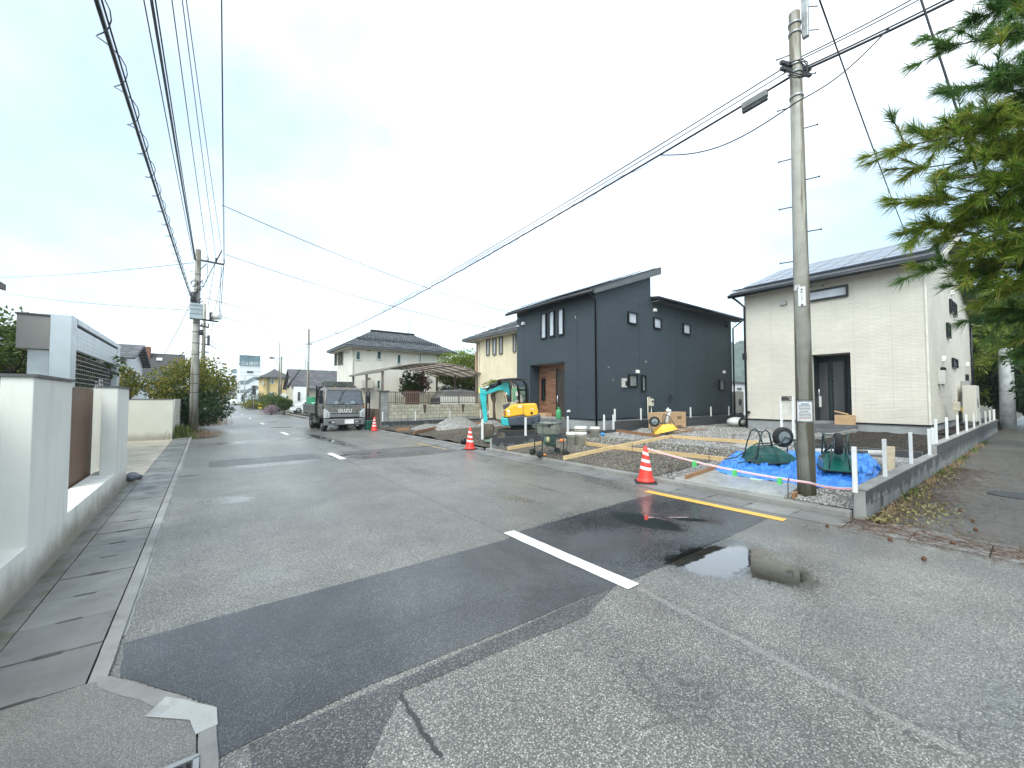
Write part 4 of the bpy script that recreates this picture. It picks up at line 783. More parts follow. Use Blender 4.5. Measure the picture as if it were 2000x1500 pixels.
for x in (wx0+.03,): MB().cyl((x,wy0-.07,0),(x,wy0-.07,5.4), .045, n=8).build('downpipe', MATS['soffit_beige'], hh)
for p, q in (((694,685),(704,704)),((735,685),(745,703)),((774.5,691.5),(783,712)),((817.5,691),(822.5,711)),((735,742),(743,761))): pxwin(hh, 'y', wy0, p, q, m_wf, m_ggreen, fw=.07)
for p, q in (((655,690),(658.5,714)),((662.5,689),(665,713)),((667.5,686),(670,712))): pxwin(hh, 'x', wx0, p, q, m_rail, m_gdark, fw=.04)
for x, y in ((720,682),(855,694),(719,741),(783,741)): p = PY(x, y, wy0); MB().box(p.x-.14,p.x+.14,wy0-.14,wy0-.001,p.z-.13,p.z+.13).build('vent_box', m_rail, hh)
p = PY(717,750,wy0-.4); MB().box(p.x-.45,p.x+.45,wy0-.5,wy0-.1,p.z-.32,p.z+.3).build('air_conditioner', MATS['ivory_enamel'], hh, bevel=.02)
p = PY(798,640,34.2); an = MB().tube([(p.x,34.2,6.8),(p.x,34.2,p.z+.9)], .02, 6); an.build('antenna_mast', m_gal, hh); MB().lathe([(.001,.05),(.18,.0),(.24,-.06)], 16, (p.x,34.1,p.z+.0), 'y').build('satellite_dish', m_wp, hh)
for s in (-1, 1): MB().tube([(p.x,34.2,p.z+.2),(p.x+s*1.8,34.2+s*.5,7.05)], .006, 4).build('guy_wire', m_steel, hh)

# ------------------------------------------------------------------ cream house
ch = thing('cream_house', 'cream two-storey house with dark tiled eaves between carport and charcoal house', 'house', (18,21.5,0)); m_cw = stucco('cream_render', (.74,.65,.47), .1); m_pk = stucco('pink_render', (.62,.42,.33), .1)
cx0 = 14.9; MB().box(cx0,23,17.3,23.4,0,5.65).build('wall', m_cw, ch); MB().box(cx0+.25,22.8,23.4,24.2,0,5.6).build('wall', mat('tan_cladding', (.34,.21,.12), .7, streak=.3), ch); MB().box(cx0+.6,22.4,24.2,24.9,0,5.0).build('wall', m_pk, ch)
hiproof(ch, cx0-.65, 23.7, 16.6, 24.7, 5.75, 7.6, m_tile, courses=12); MB().box(cx0-.5,23.5,16.8,24.5,5.55,5.6).build('soffit', MATS['soffit_beige'], ch)
for p, q in (((951,663),(957,694)),((963.5,661),(970,693)),((976,658),(982.5,691)),((1003,652),(1009,687))): pxwin(ch, 'x', cx0, p, q, m_rail, m_gpale, fw=.06)
pxwin(ch, 'x', cx0, (964,742.5), (1000,760), m_rail, m_gdark, fw=.06, mull=(.5,)); p = PX(948,745,cx0); MB().tube([(cx0-.05,23.38,0),(cx0-.05,23.38,5.5)], .05, 8).build('downpipe', MATS['soffit_beige'], ch)
ft = thing('grey_shed', 'low brown ribbed fence panel behind the excavator boom', 'fence', (13,21.9,1.5)); fr_ = MB().box(-.05,.05,-.01,.01,0,.75).mesh('rib'); fr_.materials.append(mat('brown_rib', (.17,.145,.14), .6))
for k in range(26): piece('rib', fr_, ft, (14.6+.115*k, 22.32, 1.3))
MB().box(14.5,17.7,22.29,22.31,1.32,2.0).build('rail', m_rail, ft)

# ------------------------------------------------------------------ houses farther down the street
def gable(parent, x0, x1, y0, y1, z0, ze, zr, wm, rm, ax='x', over=.5, th=.12):
    MB().box(x0,x1,y0,y1,z0,ze).build('wall', wm, parent)
    if ax == 'x':
        c = (y0+y1)/2; MB().prism([(y0,ze),(y1,ze),(c,zr)], 'x', x0+.002, x1-.002).build('gable_wall', wm, parent)
        s = (zr-ze)/(c-y0); P = [(y0-over,ze-over*s),(c,zr),(y1+over,ze-over*s),(y1+over,ze-over*s+th),(c,zr+th),(y0-over,ze-over*s+th)]; return MB().prism(P, 'x', x0-over*.7, x1+over*.7).build('roof', rm, parent)
    c = (x0+x1)/2; MB().prism([(x0,ze),(x1,ze),(c,zr)], 'y', y0+.002, y1-.002).build('gable_wall', wm, parent)
    s = (zr-ze)/(c-x0); P = [(x0-over,ze-over*s),(c,zr),(x1+over,ze-over*s),(x1+over,ze-over*s+th),(c,zr+th),(x0-over,ze-over*s+th)]; return MB().prism(P, 'y', y0-over*.7, y1+over*.7).build('roof', rm, parent)
m_slate = tiles('slate_roof', (.13,.13,.14), .45, .16, .6); m_beige = mat('beige_render', (.48,.44,.35), .75, 0, .08, .8, streak=.2)
lh = thing('bungalow', 'low beige house with grey slate roof behind the truck', 'house', (11,56,0)); gable(lh, 8.3, 15.5, 53.2, 59.2, 0, 3.15, 5.15, m_beige, m_slate, 'x', .55)
MB().box(8.1,9.4,52.4,53.2,0,3.0).build('porch_wall', m_wp, lh); win(lh, 'y', 53.2, 12.6, 14.2, .9, 2.1, m_wf, m_gdark); win(lh, 'y', 52.4, 8.5, 8.75, 1.4, 2.4, m_rail, m_gdark); MB().tube([(9.9,56,5.2),(9.9,56,8.6)], .03, 6).build('antenna_mast', m_gal, lh); MB().bar((9.1,56,8.6),(10.7,56,8.6), .03, .03).build('antenna', m_gal, lh)
MB().bar((7.5,52.8,3.0),(9.3,56.2,5.1), .12, .5).build('bargeboard', m_cap, lh)
for k in range(18): MB().box(8.7+.36*k,8.78+.36*k,53.3,53.36,3.2,3.42).build('snow_guard', m_black, lh)
yh = thing('yellow_house', 'ochre two-storey house with grey hip roof beyond the bungalow', 'house', (9.5,90,0)); m_och = stucco('ochre_render', (.64,.48,.22), .15); MB().box(8.3,12.4,86,94,0,5.5).build('wall', m_och, yh); MB().box(8.9,9.3,85.9,86,0,5.4).build('pilaster', mat('olive_stone', (.25,.23,.12), .8), yh); hiproof(yh, 7.6, 13.1, 85.2, 94.8, 5.55, 7.1, m_slate, courses=8)
pxwin(yh, 'y', 86, (528.5,739.5), (535.5,750), m_wf, m_gdark, hm=(.5,), fw=.12); pxwin(yh, 'y', 86, (523.5,765.5), (534.5,775), m_wf, m_gpale, fw=.1); pxwin(yh, 'x', 8.3, (512.5,746), (515,752), m_wf, m_gdark)
st = thing('stair_block', 'white walk-up block with outside stairs and a blue-grey rooftop signboard', 'building', (12.4,169,0)); m_bw = mat('block_white', (.72,.74,.77), .7, 0, .05, .2, streak=.15); m_bg = mat('recess_shade', (.17,.22,.24), .8)
YB = 166; bx0 = PY(467.5,740,YB).x; bx1 = PY(509.5,740,YB).x; zt = PY(490,715,YB).z
MB().box(bx0,bx1,YB,YB+16,0,zt).build('wall', m_bw, st); MB().box(bx1,bx1+9,YB+3,YB+16,0,zt-4).build('wall', m_bw, st); a = PY(468,693,YB-.3); b = PY(508.5,715,YB-.3)
m_sign = mat('sign_blue_grey', (.10,.17,.20), .6, 0, .35, .5, streak=.5, stc=(.25,.3,.32)); sb_ = MB().box(a.x,b.x,YB-.3,YB+1.2,b.z,a.z).build('signboard', m_sign, st)
c = PY(488,710.5,YB-.35); text_mb('ソロ6福巴市', 1.45, frame((c.x,YB-.33,c.z), (1,0,0), (0,0,1)), .02, spacing=1.05).build('lettering', m_wp, sb_, fix=False)
pxwin(st, 'y', YB, (481.5,723.5), (495.5,730), m_wf, m_gdark, fw=.15)
def stairs(parent, pts, m):                            # sloping flat plate, shade of the stair recess put into its dark colour
    A = [PY(*p, YB) for p in pts]; n = len(A); mb = MB(); mb.add([(p.x,YB-.06,p.z) for p in A]+[(p.x,YB-.01,p.z) for p in A], [tuple(range(n)), tuple(range(2*n-1,n-1,-1))]+[(i,(i+1)%n,n+(i+1)%n,n+i) for i in range(n)]); return mb.build('stair_opening', m, parent)
stairs(st, [(469,743.5),(482,743),(496,735.5),(509,735.5),(509,742),(497,743),(483,751),(469,751)], m_bg); stairs(st, [(469,761.5),(482,761),(494,755),(509,753),(509,760),(496,760),(483,768),(469,768)], m_bg)
for p, q in (((500,755),(505,761)),((471,770),(478,785))): pxwin(st, 'y', YB-.06, p, q, m_wf, m_gdark, fw=.1)
for x in (479, 502): p = PY(x, 693, YB+.5); MB().tube([(p.x,YB+.5,a.z-.2),(p.x,YB+.5,a.z+1.7)], .06, 6).build('antenna_mast', m_gal, st); MB().bar((p.x-.9,YB+.5,a.z+1.6),(p.x+.9,YB+.5,a.z+1.6), .08, .08).build('antenna', m_gal, st)
gb2 = thing('apartment_block', 'narrow grey apartment block with stacked balconies past the stair block', 'building', (9,195,0)); YG = 190
g0 = PY(455.5,750,YG).x; g1 = PY(470,750,YG).x; MB().box(g0,g1,YG,YG+14,0,PY(460,720,YG).z).build('wall', mat('block_grey', (.20,.25,.28), .8), gb2)
for y in (733,742,750,758,767,776): p = PY(452,y,YG); MB().box(p.x,g1-.3,YG-1.2,YG-.01,p.z-.2,p.z+.7).build('balcony', m_bw, gb2)
for k, (x0, x1, y0, yy, c, nm, lb) in enumerate(((430,446,700,760,(.42,.42,.4),'distant_house','small grey house at the far street end beyond the yellow tree'),(437,455,712,764,(.5,.48,.44),'distant_house','pale house at the far end of the street under crossing wires'))):
    Y = 150+25*k; t = thing(nm, lb, 'house', (PY((x0+x1)/2,770,Y).x, Y, 0)); X0, X1 = PY(x0,770,Y).x, PY(x1,770,Y).x; h = PY(x0, yy+4, Y).z; gable(t, X0, X1, Y, Y+8, 0, h, h+1.6, mat('far_wall%d' % k, c, .8), m_slate, 'x', .4)
# left side houses
dk = thing('dark_roofed_house', 'house with a big dark roof, chimney and skylight behind the driveway wall', 'house', (-4.6,53,0)); Y = 49
m_shing = mat('dark_shingle', (.05,.048,.047), .7, 0, .2, 1.2, bump=.3, bs=14); X0, X1 = PY(262,740,Y).x, PY(357,740,Y).x; zr_ = PY(310,690.5,Y+3.6).z; zb_ = PY(310,748,Y).z
MB().box(X0+.3,X1-.3,Y+.4,Y+7,0,zb_).build('wall', m_beige, dk); rfd = MB().prism([(Y-.2,zb_-.15),(Y+3.6,zr_-.12),(Y+7.4,zb_-.15),(Y+7.4,zb_),(Y+3.6,zr_),(Y-.2,zb_)], 'x', X0, X1).build('roof', m_shing, dk)
p = PY(285,690,Y+3.2); MB().box(p.x-.35,p.x+.35,Y+2.8,Y+3.5,zr_-1,PY(285,677.5,Y+3.2).z).build('chimney', m_rb, rfd, bevel=.02); a = PY(306,693.5,Y+2.8); b = PY(317,699,Y+2.8)
yk = Y+2.75; zk = zb_+(zr_-zb_)*(yk-Y+.2)/3.8; MB().bar((a.x,yk,zk+.05),(b.x,yk,zk+.05), .6, .05, (0,-.5,.9)).build('skylight', m_gpale, rfd)
lw = thing('white_gabled_house', 'white house with grey eaves behind the shutter gate', 'house', (-7,33,0)); Y = 31; gable(lw, -12, PY(247,700,Y).x, Y, Y+7, 0, PY(250,697,Y).z, PY(245,676,Y+3.5).z, m_bw, m_slate, 'x', .6); win(lw, 'y', Y, PY(241,700,Y).x, PY(244,700,Y).x, PY(247,706,Y).z, PY(247,699,Y).z, m_wf, m_gdark)
ga = thing('garage', 'small white garage with a brown slatted shutter behind the cream wall', 'garage', (-4.5,36,0)); XG = -3.7; y0, y1 = PX(270,750,XG).y, PX(301,750,XG).y; zt = PX(285,737,XG).z
MB().box(XG-5,XG,y0,y1,0,zt).build('wall', m_bw, ga); MB().box(XG-5.1,XG+.1,y0-.1,y1+.1,zt,zt+.12).build('roof', m_fascia, ga); ya, yb2 = PX(274,760,XG).y, PX(293,760,XG).y
sm_ = MB().box(-.02,.0,-(yb2-ya)/2,(yb2-ya)/2,0,.11).mesh('shutter_slat'); sm_.materials.append(mat('shutter_brown', (.2,.16,.13), .6))
for k in range(18): piece('shutter_slat', sm_, ga, (XG-.005, (ya+yb2)/2, .05+.125*k))
bh = thing('brown_house', 'brown roof corner of the house behind the garden wall', 'house', (-6.5,8.5,0)); e = ray(12,558)*9.0+_c; m_brf = mat('brown_roof', (.09,.06,.05), .6)
MB().prism([(e.x-6,e.z+1.9),(e.x,e.z+.02),(e.x,e.z-.12),(e.x-6,e.z+1.75)], 'y', e.y-7, e.y).build('roof', m_brf, bh); MB().box(e.x-6,e.x-.8,e.y-6.5,e.y-.7,0,e.z+.02).build('wall', m_beige, bh)
# hill and a small building in the gap between the new houses
hc = ray(1640,760)*430; hd = Vector((hc.x, hc.y, 0)); ux = Vector((_r.x, _r.y, 0))
lm_hill = mat('hill_forest', (.055,.085,.065), .9, 0, .45, .12, bump=.6, bs=.5)
def hillf(u, v):
    a = (u-.5)*520; d = (v-.5)*160; p = hd + ux*a + Vector((_f.x,_f.y,0))*d
    k = math.cos(math.pi*(v-.5)) * (.55+.45*math.cos(math.pi*(u-.5)))**.8; n = mnoise.noise((a*.02, d*.02, 1))*9 + abs(mnoise.noise((a*.11, d*.11, 4)))*9 + abs(mnoise.noise((a*.31,d*.31,9)))*4
    return (p.x, p.y, -2 + max(0, k)*(64+n))
struct(MB().grid(hillf, 240, 50), 'hill', lm_hill, fix=False, origin=(0,0,0))
sw = thing('white_shed', 'small white outbuilding in the gap between the two new houses', 'shed', (34,19,0)); p = G(1443,792,.3)
a = PY(1425,745,17.5); b = PY(1460,745,17.5); MB().box(a.x,b.x,17.5,21,0,PY(1440,748,17.5).z).build('wall', m_bw, sw); pxwin(sw, 'y', 17.5, (1437,756), (1448,764), m_wf, m_gdark); MB().box(a.x-.2,b.x+.2,17.3,21.2,PY(1440,748,17.5).z,PY(1440,748,17.5).z+.12).build('roof', m_fascia, sw)
tree('garden_shrub', 'round green shrub in the gap beyond the charcoal house', (PY(1444,740,24).x,24,.2), 3, ((PY(1444,735,24).x,24,2.6),(1.6,1.4,1.5)), 14, 90, .2, lm_m, 5, cat='shrub')

# ------------------------------------------------------------------ street trees
def at(x, y, Y): return PY(x, y, Y)
c = at(378,765,28); tree('roadside_tree', 'bushy green and yellow tree overhanging the road behind the old pole', (c.x-.3,28,0), 4, ((c.x-.1,28,2.2),(2.0,1.7,2.0)), 64, 130, .17, lm_y, 21, tr=.12, cr=.30, droop=.35, asp=.4)
c = at(384,790,27.2); tree('roadside_bush', 'dark green bush below the yellow tree by the pole', (c.x-.1,27.2,0), 2, ((c.x-.1,27.2,1.25),(1.75,1.3,1.2)), 40, 130, .16, lm_d, 22, tr=.07, cr=.32, droop=.3, asp=.4, cat='bush')
c = at(254,748,27); tree('garden_tree', 'small yellow-green tree beside the white garage', (c.x,27,0), 3, ((c.x,27,2.5),(.6,.6,.85)), 18, 90, .13, lm_y, 23, cr=.36)
c = at(40,695,17); tree('garden_tree', 'dense bright green tree behind the shutter gate', (c.x,17,0), 4, ((c.x-.2,17,2.7),(2.0,1.6,1.35)), 60, 150, .15, lm_m, 24, cr=.30)
c = at(120,720,24); tree('garden_hedge', 'dark hedge seen through the shutter grille', (c.x+.5,24,0), 3, ((c.x-.5,24,2.0),(2.0,1.0,1.7)), 40, 120, .17, lm_y, 25, cr=.28, cat='hedge')
c = at(905,705,28); tree('maple_tree', 'spreading yellow-green maple behind the carport', (c.x,28,0), 5, ((c.x,28,3.95),(2.7,2.0,1.5)), 70, 120, .19, lm_l, 26, cr=.27)
c = at(915,745,29.5); tree('garden_shrub', 'dark green shrubs under the maple by the board fence', (c.x,29.5,0), 3, ((c.x-.3,29.5,2.5),(2.6,.9,.8)), 36, 100, .17, lm_m, 27, cr=.28, cat='shrub')
c = at(802,748,27.5); tree('garden_shrub', 'glossy green shrub above the brick piers', (c.x,27.5,0), 3, ((c.x,27.5,2.7),(.75,.7,.9)), 20, 100, .17, lm_m, 28, cr=.38, cat='shrub')
c = at(826,748,28); tree('garden_shrub', 'russet leaved shrub under the carport roof', (c.x,28,0), 3, ((c.x,28,2.9),(.75,.7,.75)), 18, 80, .15, lm_r, 29, cr=.38, cat='shrub')
c = at(966,753,21.5); tree('garden_shrub', 'clipped light green shrub by the cream house', (PX(966,753,14.2).x, PX(966,753,14.2).y, 0), 2.4, ((14.1, PX(966,753,14.2).y, 2.35),(.5,1.0,.4)), 16, 110, .09, lm_l, 30, cr=.4, cat='shrub')
for k, (x, y, Y, rx, rzz, lm, lb) in enumerate(((556,789,47,.7,.5,lm_m,'green shrubs behind the block pillar'),(531,787,52,1.6,1.0,lm_m,'green and cream shrubs on the verge'),(497,782,78,2.0,1.6,lm_d,'round dark shrub by the white stair block'),(495,790,74,2.2,.7,lm_y,'low yellow-green shrubs by the stair block'))):
    c = at(x, y, Y); tree('verge_shrub', lb, (c.x,Y,0), 2, ((c.x,Y,max(.5,c.z)),(rx,rx*.8,rzz)), 24, 90, .2, lm, 40+k, cr=.36, cat='shrub')
c = at(530,799,46.5); tree('flowering_shrub', 'low purple flowering shrub beside the block pillar', (c.x,46.5,0), 1, ((c.x,46.5,.5),(.8,.8,.4)), 18, 60, .12, lm_p, 47, cr=.38, cat='shrub')
for k, (X, Y, h, rx, lm, lb) in enumerate(((21.8,-.7,5.2,1.5,lm_d,'drooping dark conifer beside the thick concrete post'),(36.5,3.0,8.5,3.0,lm_l,'tall light green tree behind the pale house'),(37,.2,6.4,2.6,lm_d,'dark conifer by the concrete gate post'),(33,-2.2,5.2,2.3,lm_d,'dark evergreen hedge tree across the side lane'),(41,2.0,10,3.5,lm_m,'mid green tree at the end of the side lane'),(46,-4,9,4.5,lm_d,'broad dark tree at the far end of the side lane'))):
    tree('lane_tree', lb, (X,Y,0), h, ((X,Y,h*.55),(rx,rx,h*.45)), 80 if k else 120, 120 if k else 170, .32 if k else .13, lm, 60+k, cr=.26, droop=.5, tr=.16)
# ------------------------------------------------------------------ utility poles
def polemat(name):
    t = NT(name); o = t.pos(); s = t.n('ShaderNodeSeparateXYZ'); t.l(o, s.inputs[0]); n = t.noise(t.mapv(o, (3.6,3.6,.30)), 1.0, 7, .62)
    c = t.mix(t.step(t.noise(o, 3, 6), .3, .7), (.30,.295,.265), (.40,.395,.36)); c = t.mix(t.math('MULTIPLY', t.step(n, .45, .53), .85), c, (.14,.12,.085))
    low = t.step(t.math('ADD', s.outputs[2], t.math('MULTIPLY', t.noise(o, 5, 5), .5)), .35, .62, 1, 0); c = t.mix(t.math('MULTIPLY', low, .75), c, (.13,.115,.07))
    MATS[name] = t.done(c, .75, t.bump(t.noise(o, 60, 5, .65), .25, .01), 0, .3); return MATS[name]
m_pole = polemat('pole_concrete')
def pole(name, label, x, y, h, r0, r1, z0=0.0, group=None):
    t = thing(name, label, 'utility pole', (x,y,z0), group=group); MB().tube([(x,y,z0-.05),(x,y,z0+h*.5),(x,y,z0+h-.03),(x,y,z0+h)], r0, 24, [r0,(r0+r1)/2,r1,r1*.6]).build('shaft', m_pole, t); return t
def band(t, x, y, z, r, h=.05, m=None): MB().cyl((x,y,z-h/2),(x,y,z+h/2), r, n=20).build('band', m or m_gal, t)
xp, yp = G(1576,968,.09).x, G(1576,968,.09).y; PH = 7.95
pr = pole('utility_pole', 'tall stained concrete utility pole with notices beside the blue tarp', xp, yp, PH, .126, .080, .05)
def prr(z): return .126-.046*(z-.05)/PH
for z, s in ((7.78,1),(7.62,1),(7.08,1),(6.55,1),(6.95,1)): band(pr, xp, yp, z, prr(z)+.012, .045)
sd = _r.copy()                                          # step bolts stick out along the street
sd = Vector((.35,-.94,0)).normalized()
for k, z in enumerate((7.3,6.85,6.42,6.0,5.55,5.15,4.75,4.3,3.85,3.4)):
    s = 1 if k % 2 else -1; c = Vector((xp,yp,z)); mb = MB().cyl(c+sd*s*prr(z)*.8, c+sd*s*(prr(z)+.17), .009, n=8); mb.cyl(c+sd*s*(prr(z)+.165), c+sd*s*(prr(z)+.18), .017, n=8); mb.build('step_bolt', m_steel, pr)
tc_ = Vector((-xp,-yp,0)).normalized(); ts = Vector((tc_.y,-tc_.x,0))            # towards the viewer's corner of the street / along it
def onpole(zc, w, h, ang, m, name, parent=pr, d=.012, n=8):   # thin plate bent round the shaft
    r = prr(zc)+d; rot = lambda a: (xp+r*(tc_.x*math.cos(a)+ts.x*math.sin(a)), yp+r*(tc_.y*math.cos(a)+ts.y*math.sin(a))); mb = MB(); a0, a1 = ang-w/2/r, ang+w/2/r
    mb.grid(lambda u, v: (*rot(a0+(a1-a0)*u), zc-h/2+h*v), n, 1); return mb.build(name, m, parent, fix=False)
m_paper = mat('paper', (.70,.71,.72), .6, 0, .03); m_ink = mat('ink', (.04,.04,.05), .7); m_inkb = mat('ink_blue', (.08,.14,.32), .7); m_inkr = mat('ink_red', (.5,.08,.06), .7)
def poletext(txt, size, z, ang, m, parent, vertical=False):
    r = prr(z)+.0165; o = Vector((xp,yp,0))+Vector((tc_.x*math.cos(ang)+ts.x*math.sin(ang), tc_.y*math.cos(ang)+ts.y*math.sin(ang),0))*r; nrm = (o-Vector((xp,yp,0))).normalized(); xa = Vector((0,0,1)).cross(nrm)
    text_mb(txt, size, frame((o.x,o.y,z), xa, (0,0,1)), .0).build('lettering', m, parent, fix=False)
zz1 = PX(1558,583,xp).z; n1 = onpole(zz1, .10, .31, -.02, m_paper, 'number_plate')
for k, ch_ in enumerate('▲円281●'): poletext(ch_, .040, zz1+.11-.05*k, -.02, m_ink, n1)
zz2 = PX(1572,562,xp).z; n2 = onpole(zz2, .10, .08, .58, m_paper, 'number_plate')
for k, tx in enumerate(('北 一8','1~電')): poletext(tx, .035, zz2+.018-.036*k, .58, m_ink, n2)
zz3 = PX(1570,803,xp).z; n3 = onpole(zz3, .235, .34, .0, m_gal, 'notice_board', d=.016); n4 = onpole(zz3, .205, .295, .0, m_paper, 'notice', d=.020)
for k in range(11):
    w = .17 if k not in (0, 5) else .12; onpole(zz3+.115-.023*k, w*random.uniform(.8,1), .007 if k else .016, random.uniform(-.04,.04), m_inkb if k == 0 else m_inkr if k == 10 else m_ink, 'printed_line', n4, .0225)
for z in (zz3+.18, zz3-.175): band(pr, xp, yp, z, prr(z)+.006, .006, m_steel)
bt = ts*(.9); brk = Vector((xp,yp,0))+Vector((.12,-.02,0)); MB().bar((xp+.10,yp-.12,PH-.42),(xp+.10,yp-.12,PH+1.5), .09, .07, (1,0,0)).build('extension_bracket', m_gal, pr, bevel=.008)
for z in (PH-.3, PH+.1): MB().cyl((xp+.1,yp-.12,z),(xp+.28,yp-.25,z+.02), .008, n=6).build('step_bolt', m_steel, pr)
for z, a in ((7.08,.3),(6.98,.34)): MB().bar((xp-.28,yp+.12,z),(xp+.28,yp-.12,z), .05, .05).build('cable_clamp', m_steel, pr)
for k in range(5): c = Vector((xp,yp,6.9)); MB().tube([c+tc_*.17+ts*(.16*math.cos(a*.7+k)) + Vector((0,0,.16*math.sin(a*.7+k*1.3))) for a in range(6)], .009, 5).build('loose_cable', m_black, pr)

# old pole on the left with its transformers and cross-arms
XL, YL = G(381,847).x-.05, 22.9
pl = pole('utility_pole', 'old concrete utility pole with cross-arms and transformers by the yellow tree', XL, YL, 8.35, .175, .10)
for z in (1.0,1.9,2.3,2.7,3.6,4.1,4.6,5.0,5.6,6.5,7.2): band(pl, XL, YL, z, .175-.075*z/8.35+.008, .03, m_steel)
zc = PY(410,513,YL).z
ar = lambda z, a, b, n='cross_arm': MB().bar((a,YL,z),(b,YL-.05,z-.05), .07, .07).build(n, m_steel, pl)
ar(zc+.05, PY(379,508,YL).x, PY(438,517,YL).x); ar(PY(410,625,YL).z, XL, PY(427,626,YL).x); ar(PY(400,637,YL).z, XL+.1, PY(408,637,YL).x)
for x in (405.5,422,437.5): p = PY(x, 512, YL); MB().lathe([(.02,0),(.05,.05),(.03,.07),(.055,.12),(.03,.15),(.045,.2),(.01,.24)], 10, (p.x,YL,zc+.04)).build('insulator', m_gal if x != 422 else m_black, pl)
for a, b in (((392,526),(404,515)),((397,560),(420,514))): A, B = PY(*a,YL), PY(*b,YL); MB().bar((A.x,YL-.03,A.z),(B.x,YL-.03,B.z), .03, .03).build('arm_brace', m_steel, pl)
A, B = PY(421,513,YL), PY(433,490,YL); MB().bar((A.x,YL,A.z),(B.x,YL,B.z), .05, .05).build('arm_riser', m_steel, pl)
p = PY(384,611,YL); MB().box(p.x-.24,p.x+.22,YL-.52,YL-.13,p.z-.34,p.z+.34).build('transformer_box', mat('box_grey', (.36,.42,.45), .5, .2), pl, bevel=.02)
for dz in (-.12,.08,.25): MB().box(p.x-.25,p.x+.23,YL-.535,YL-.52,p.z+dz-.015,p.z+dz+.015).build('box_rib', m_gal, pl)
p = PY(377.5,582,YL); MB().cyl((p.x,YL-.25,p.z-.24),(p.x,YL-.25,p.z+.2), .10, n=12).build('switch_canister', m_steel, pl)
p = PY(423.5,618,YL); MB().cyl((p.x-.15,YL,p.z),(p.x+.15,YL-.1,p.z+.02), .17, n=16).build('closure_drum', m_wp, pl); MB().box(p.x-.28,p.x-.16,YL-.15,YL+.1,p.z-.2,p.z+.14).build('drum_mount', m_steel, pl)
p = PY(393.5,650,YL); MB().cyl((p.x,YL-.1,p.z-.12),(p.x,YL-.1,p.z+.12), .07, n=12).build('switch_canister', m_steel, pl)
for x in (393.5,400.5,407.5): q = PY(x, 634, YL); MB().cyl((q.x,YL,PY(400,637,YL).z),(q.x,YL,q.z+.05), .022, n=8).build('insulator', m_steel, pl)
rnd = random.Random(4)
for k in range(16):
    z = rnd.uniform(5.6,7.0); a = rnd.uniform(-.15,.15); MB().tube([(XL+a+.12*math.cos(j*.9+k),YL-.17+.1*math.sin(j*.9+k),z+.09*math.sin(j*1.3+k)) for j in range(7)], .013, 5).build('loose_cable', m_black, pl)
q0, q1 = PY(433,492,YL), PY(428,622,YL); 
for d in (0,.09): MB().tube(sag((q0.x+d,YL,zc-.1),(q1.x+d*.5,YL-.05,q1.z+.1), -.05, 8), .013, 5).build('dropper', m_black, pl)
for x0, x1, y1 in ((420,406,600),(437,412,650),(405.5,404,560)): A, B = PY(x0,516,YL), PY(x1,y1,YL); MB().tube([(A.x,YL,A.z),(B.x,YL,B.z)], .010, 5).build('dropper', m_steel, pl)
for k, z in enumerate((7.3,6.7,6.0,5.2,4.6)): s = 1 if k % 2 else -1; MB().cyl((XL,YL,z),(XL+s*.28,YL,z), .010, n=6).build('step_bolt', m_steel, pl)
# farther poles
p2 = pole('utility_pole', 'slim brown pole behind the dump truck', PX(602,720,8.1).x, PX(602,720,8.1).y, PX(602,643,8.1).z, .13, .08); PB = Vector((8.1, PX(602,720,8.1).y, PX(604,672,8.1).z))
x2, y2 = 8.1, PB.y; MB().bar((x2-.3,y2,PB.z),(x2+.3,y2,PB.z), .06, .06).build('cross_arm', m_steel, p2)
p3 = pole('utility_pole', 'dark thin pole with street lamp arm by the bungalow gable', 7.6, PX(549.5,720,7.6).y, PX(549.5,697,7.6).z, .13, .10); y3 = PX(549.5,720,7.6).y
p4 = pole('utility_pole', 'brown pole carrying a lamp bracket beside the bungalow', 7.5, PX(545.5,720,7.5).y, PX(545.5,670,7.5).z, .12, .06); y4 = PX(545.5,720,7.5).y; zl_ = PX(535,706,7.5).z
MB().bar((7.5,y4,zl_),(6.7,y4-.2,zl_+.05), .07, .07).build('lamp_arm', m_steel, p4); MB().bar((7.5,y4,zl_-.9),(6.9,y4-.1,zl_), .05, .05).build('arm_brace', m_steel, p4); MB().box(6.35,6.8,y4-.35,y4-.1,zl_-.12,zl_+.1).build('lamp_head', m_steel, p4, bevel=.03)
p5 = pole('utility_pole', 'far pole with stacked cross-arms behind the yellow tree', -.2, 36, 8.4, .15, .09); 
for x0, x1, yy in ((394,409,658),(392,410,672),(392,408,687)): A, B = PY(x0,yy,36), PY(x1,yy+1,36); MB().bar((A.x,36,A.z),(B.x,36,B.z), .08, .08).build('cross_arm', m_steel, p5)
A, B = PY(407.5,655,36), PY(407.5,675,36); MB().box(A.x-.08,A.x+.08,35.9,36.1,B.z,A.z).build('switch_canister', m_steel, p5)
p6 = pole('utility_pole', 'thin grey pole before the white stair block', PY(478,740,110).x, 110, PY(478,735,110).z, .16, .1)
cpole = thing('concrete_gate_post', 'thick pale concrete post under the conifers at the lane edge', 'post', (G(1970,838).x, G(1970,838).y, 0)); q = ROOT[cpole].translation
MB().lathe([(.29,-.05),(.28,2),(.26,4.3),(.2,4.35)], 20, (q.x,q.y,0)).build('shaft', mat('pale_concrete_post', (.42,.44,.45), .7, 0, .2, 3, stain=.3), cpole)
for z in (3.6,3.72,3.9,.7,2.0): MB().lathe([(.287-.006*z,-.012),(.30-.006*z,0),(.287-.006*z,.012)], 20, (q.x,q.y,z)).build('wire_tie', m_steel, cpole)

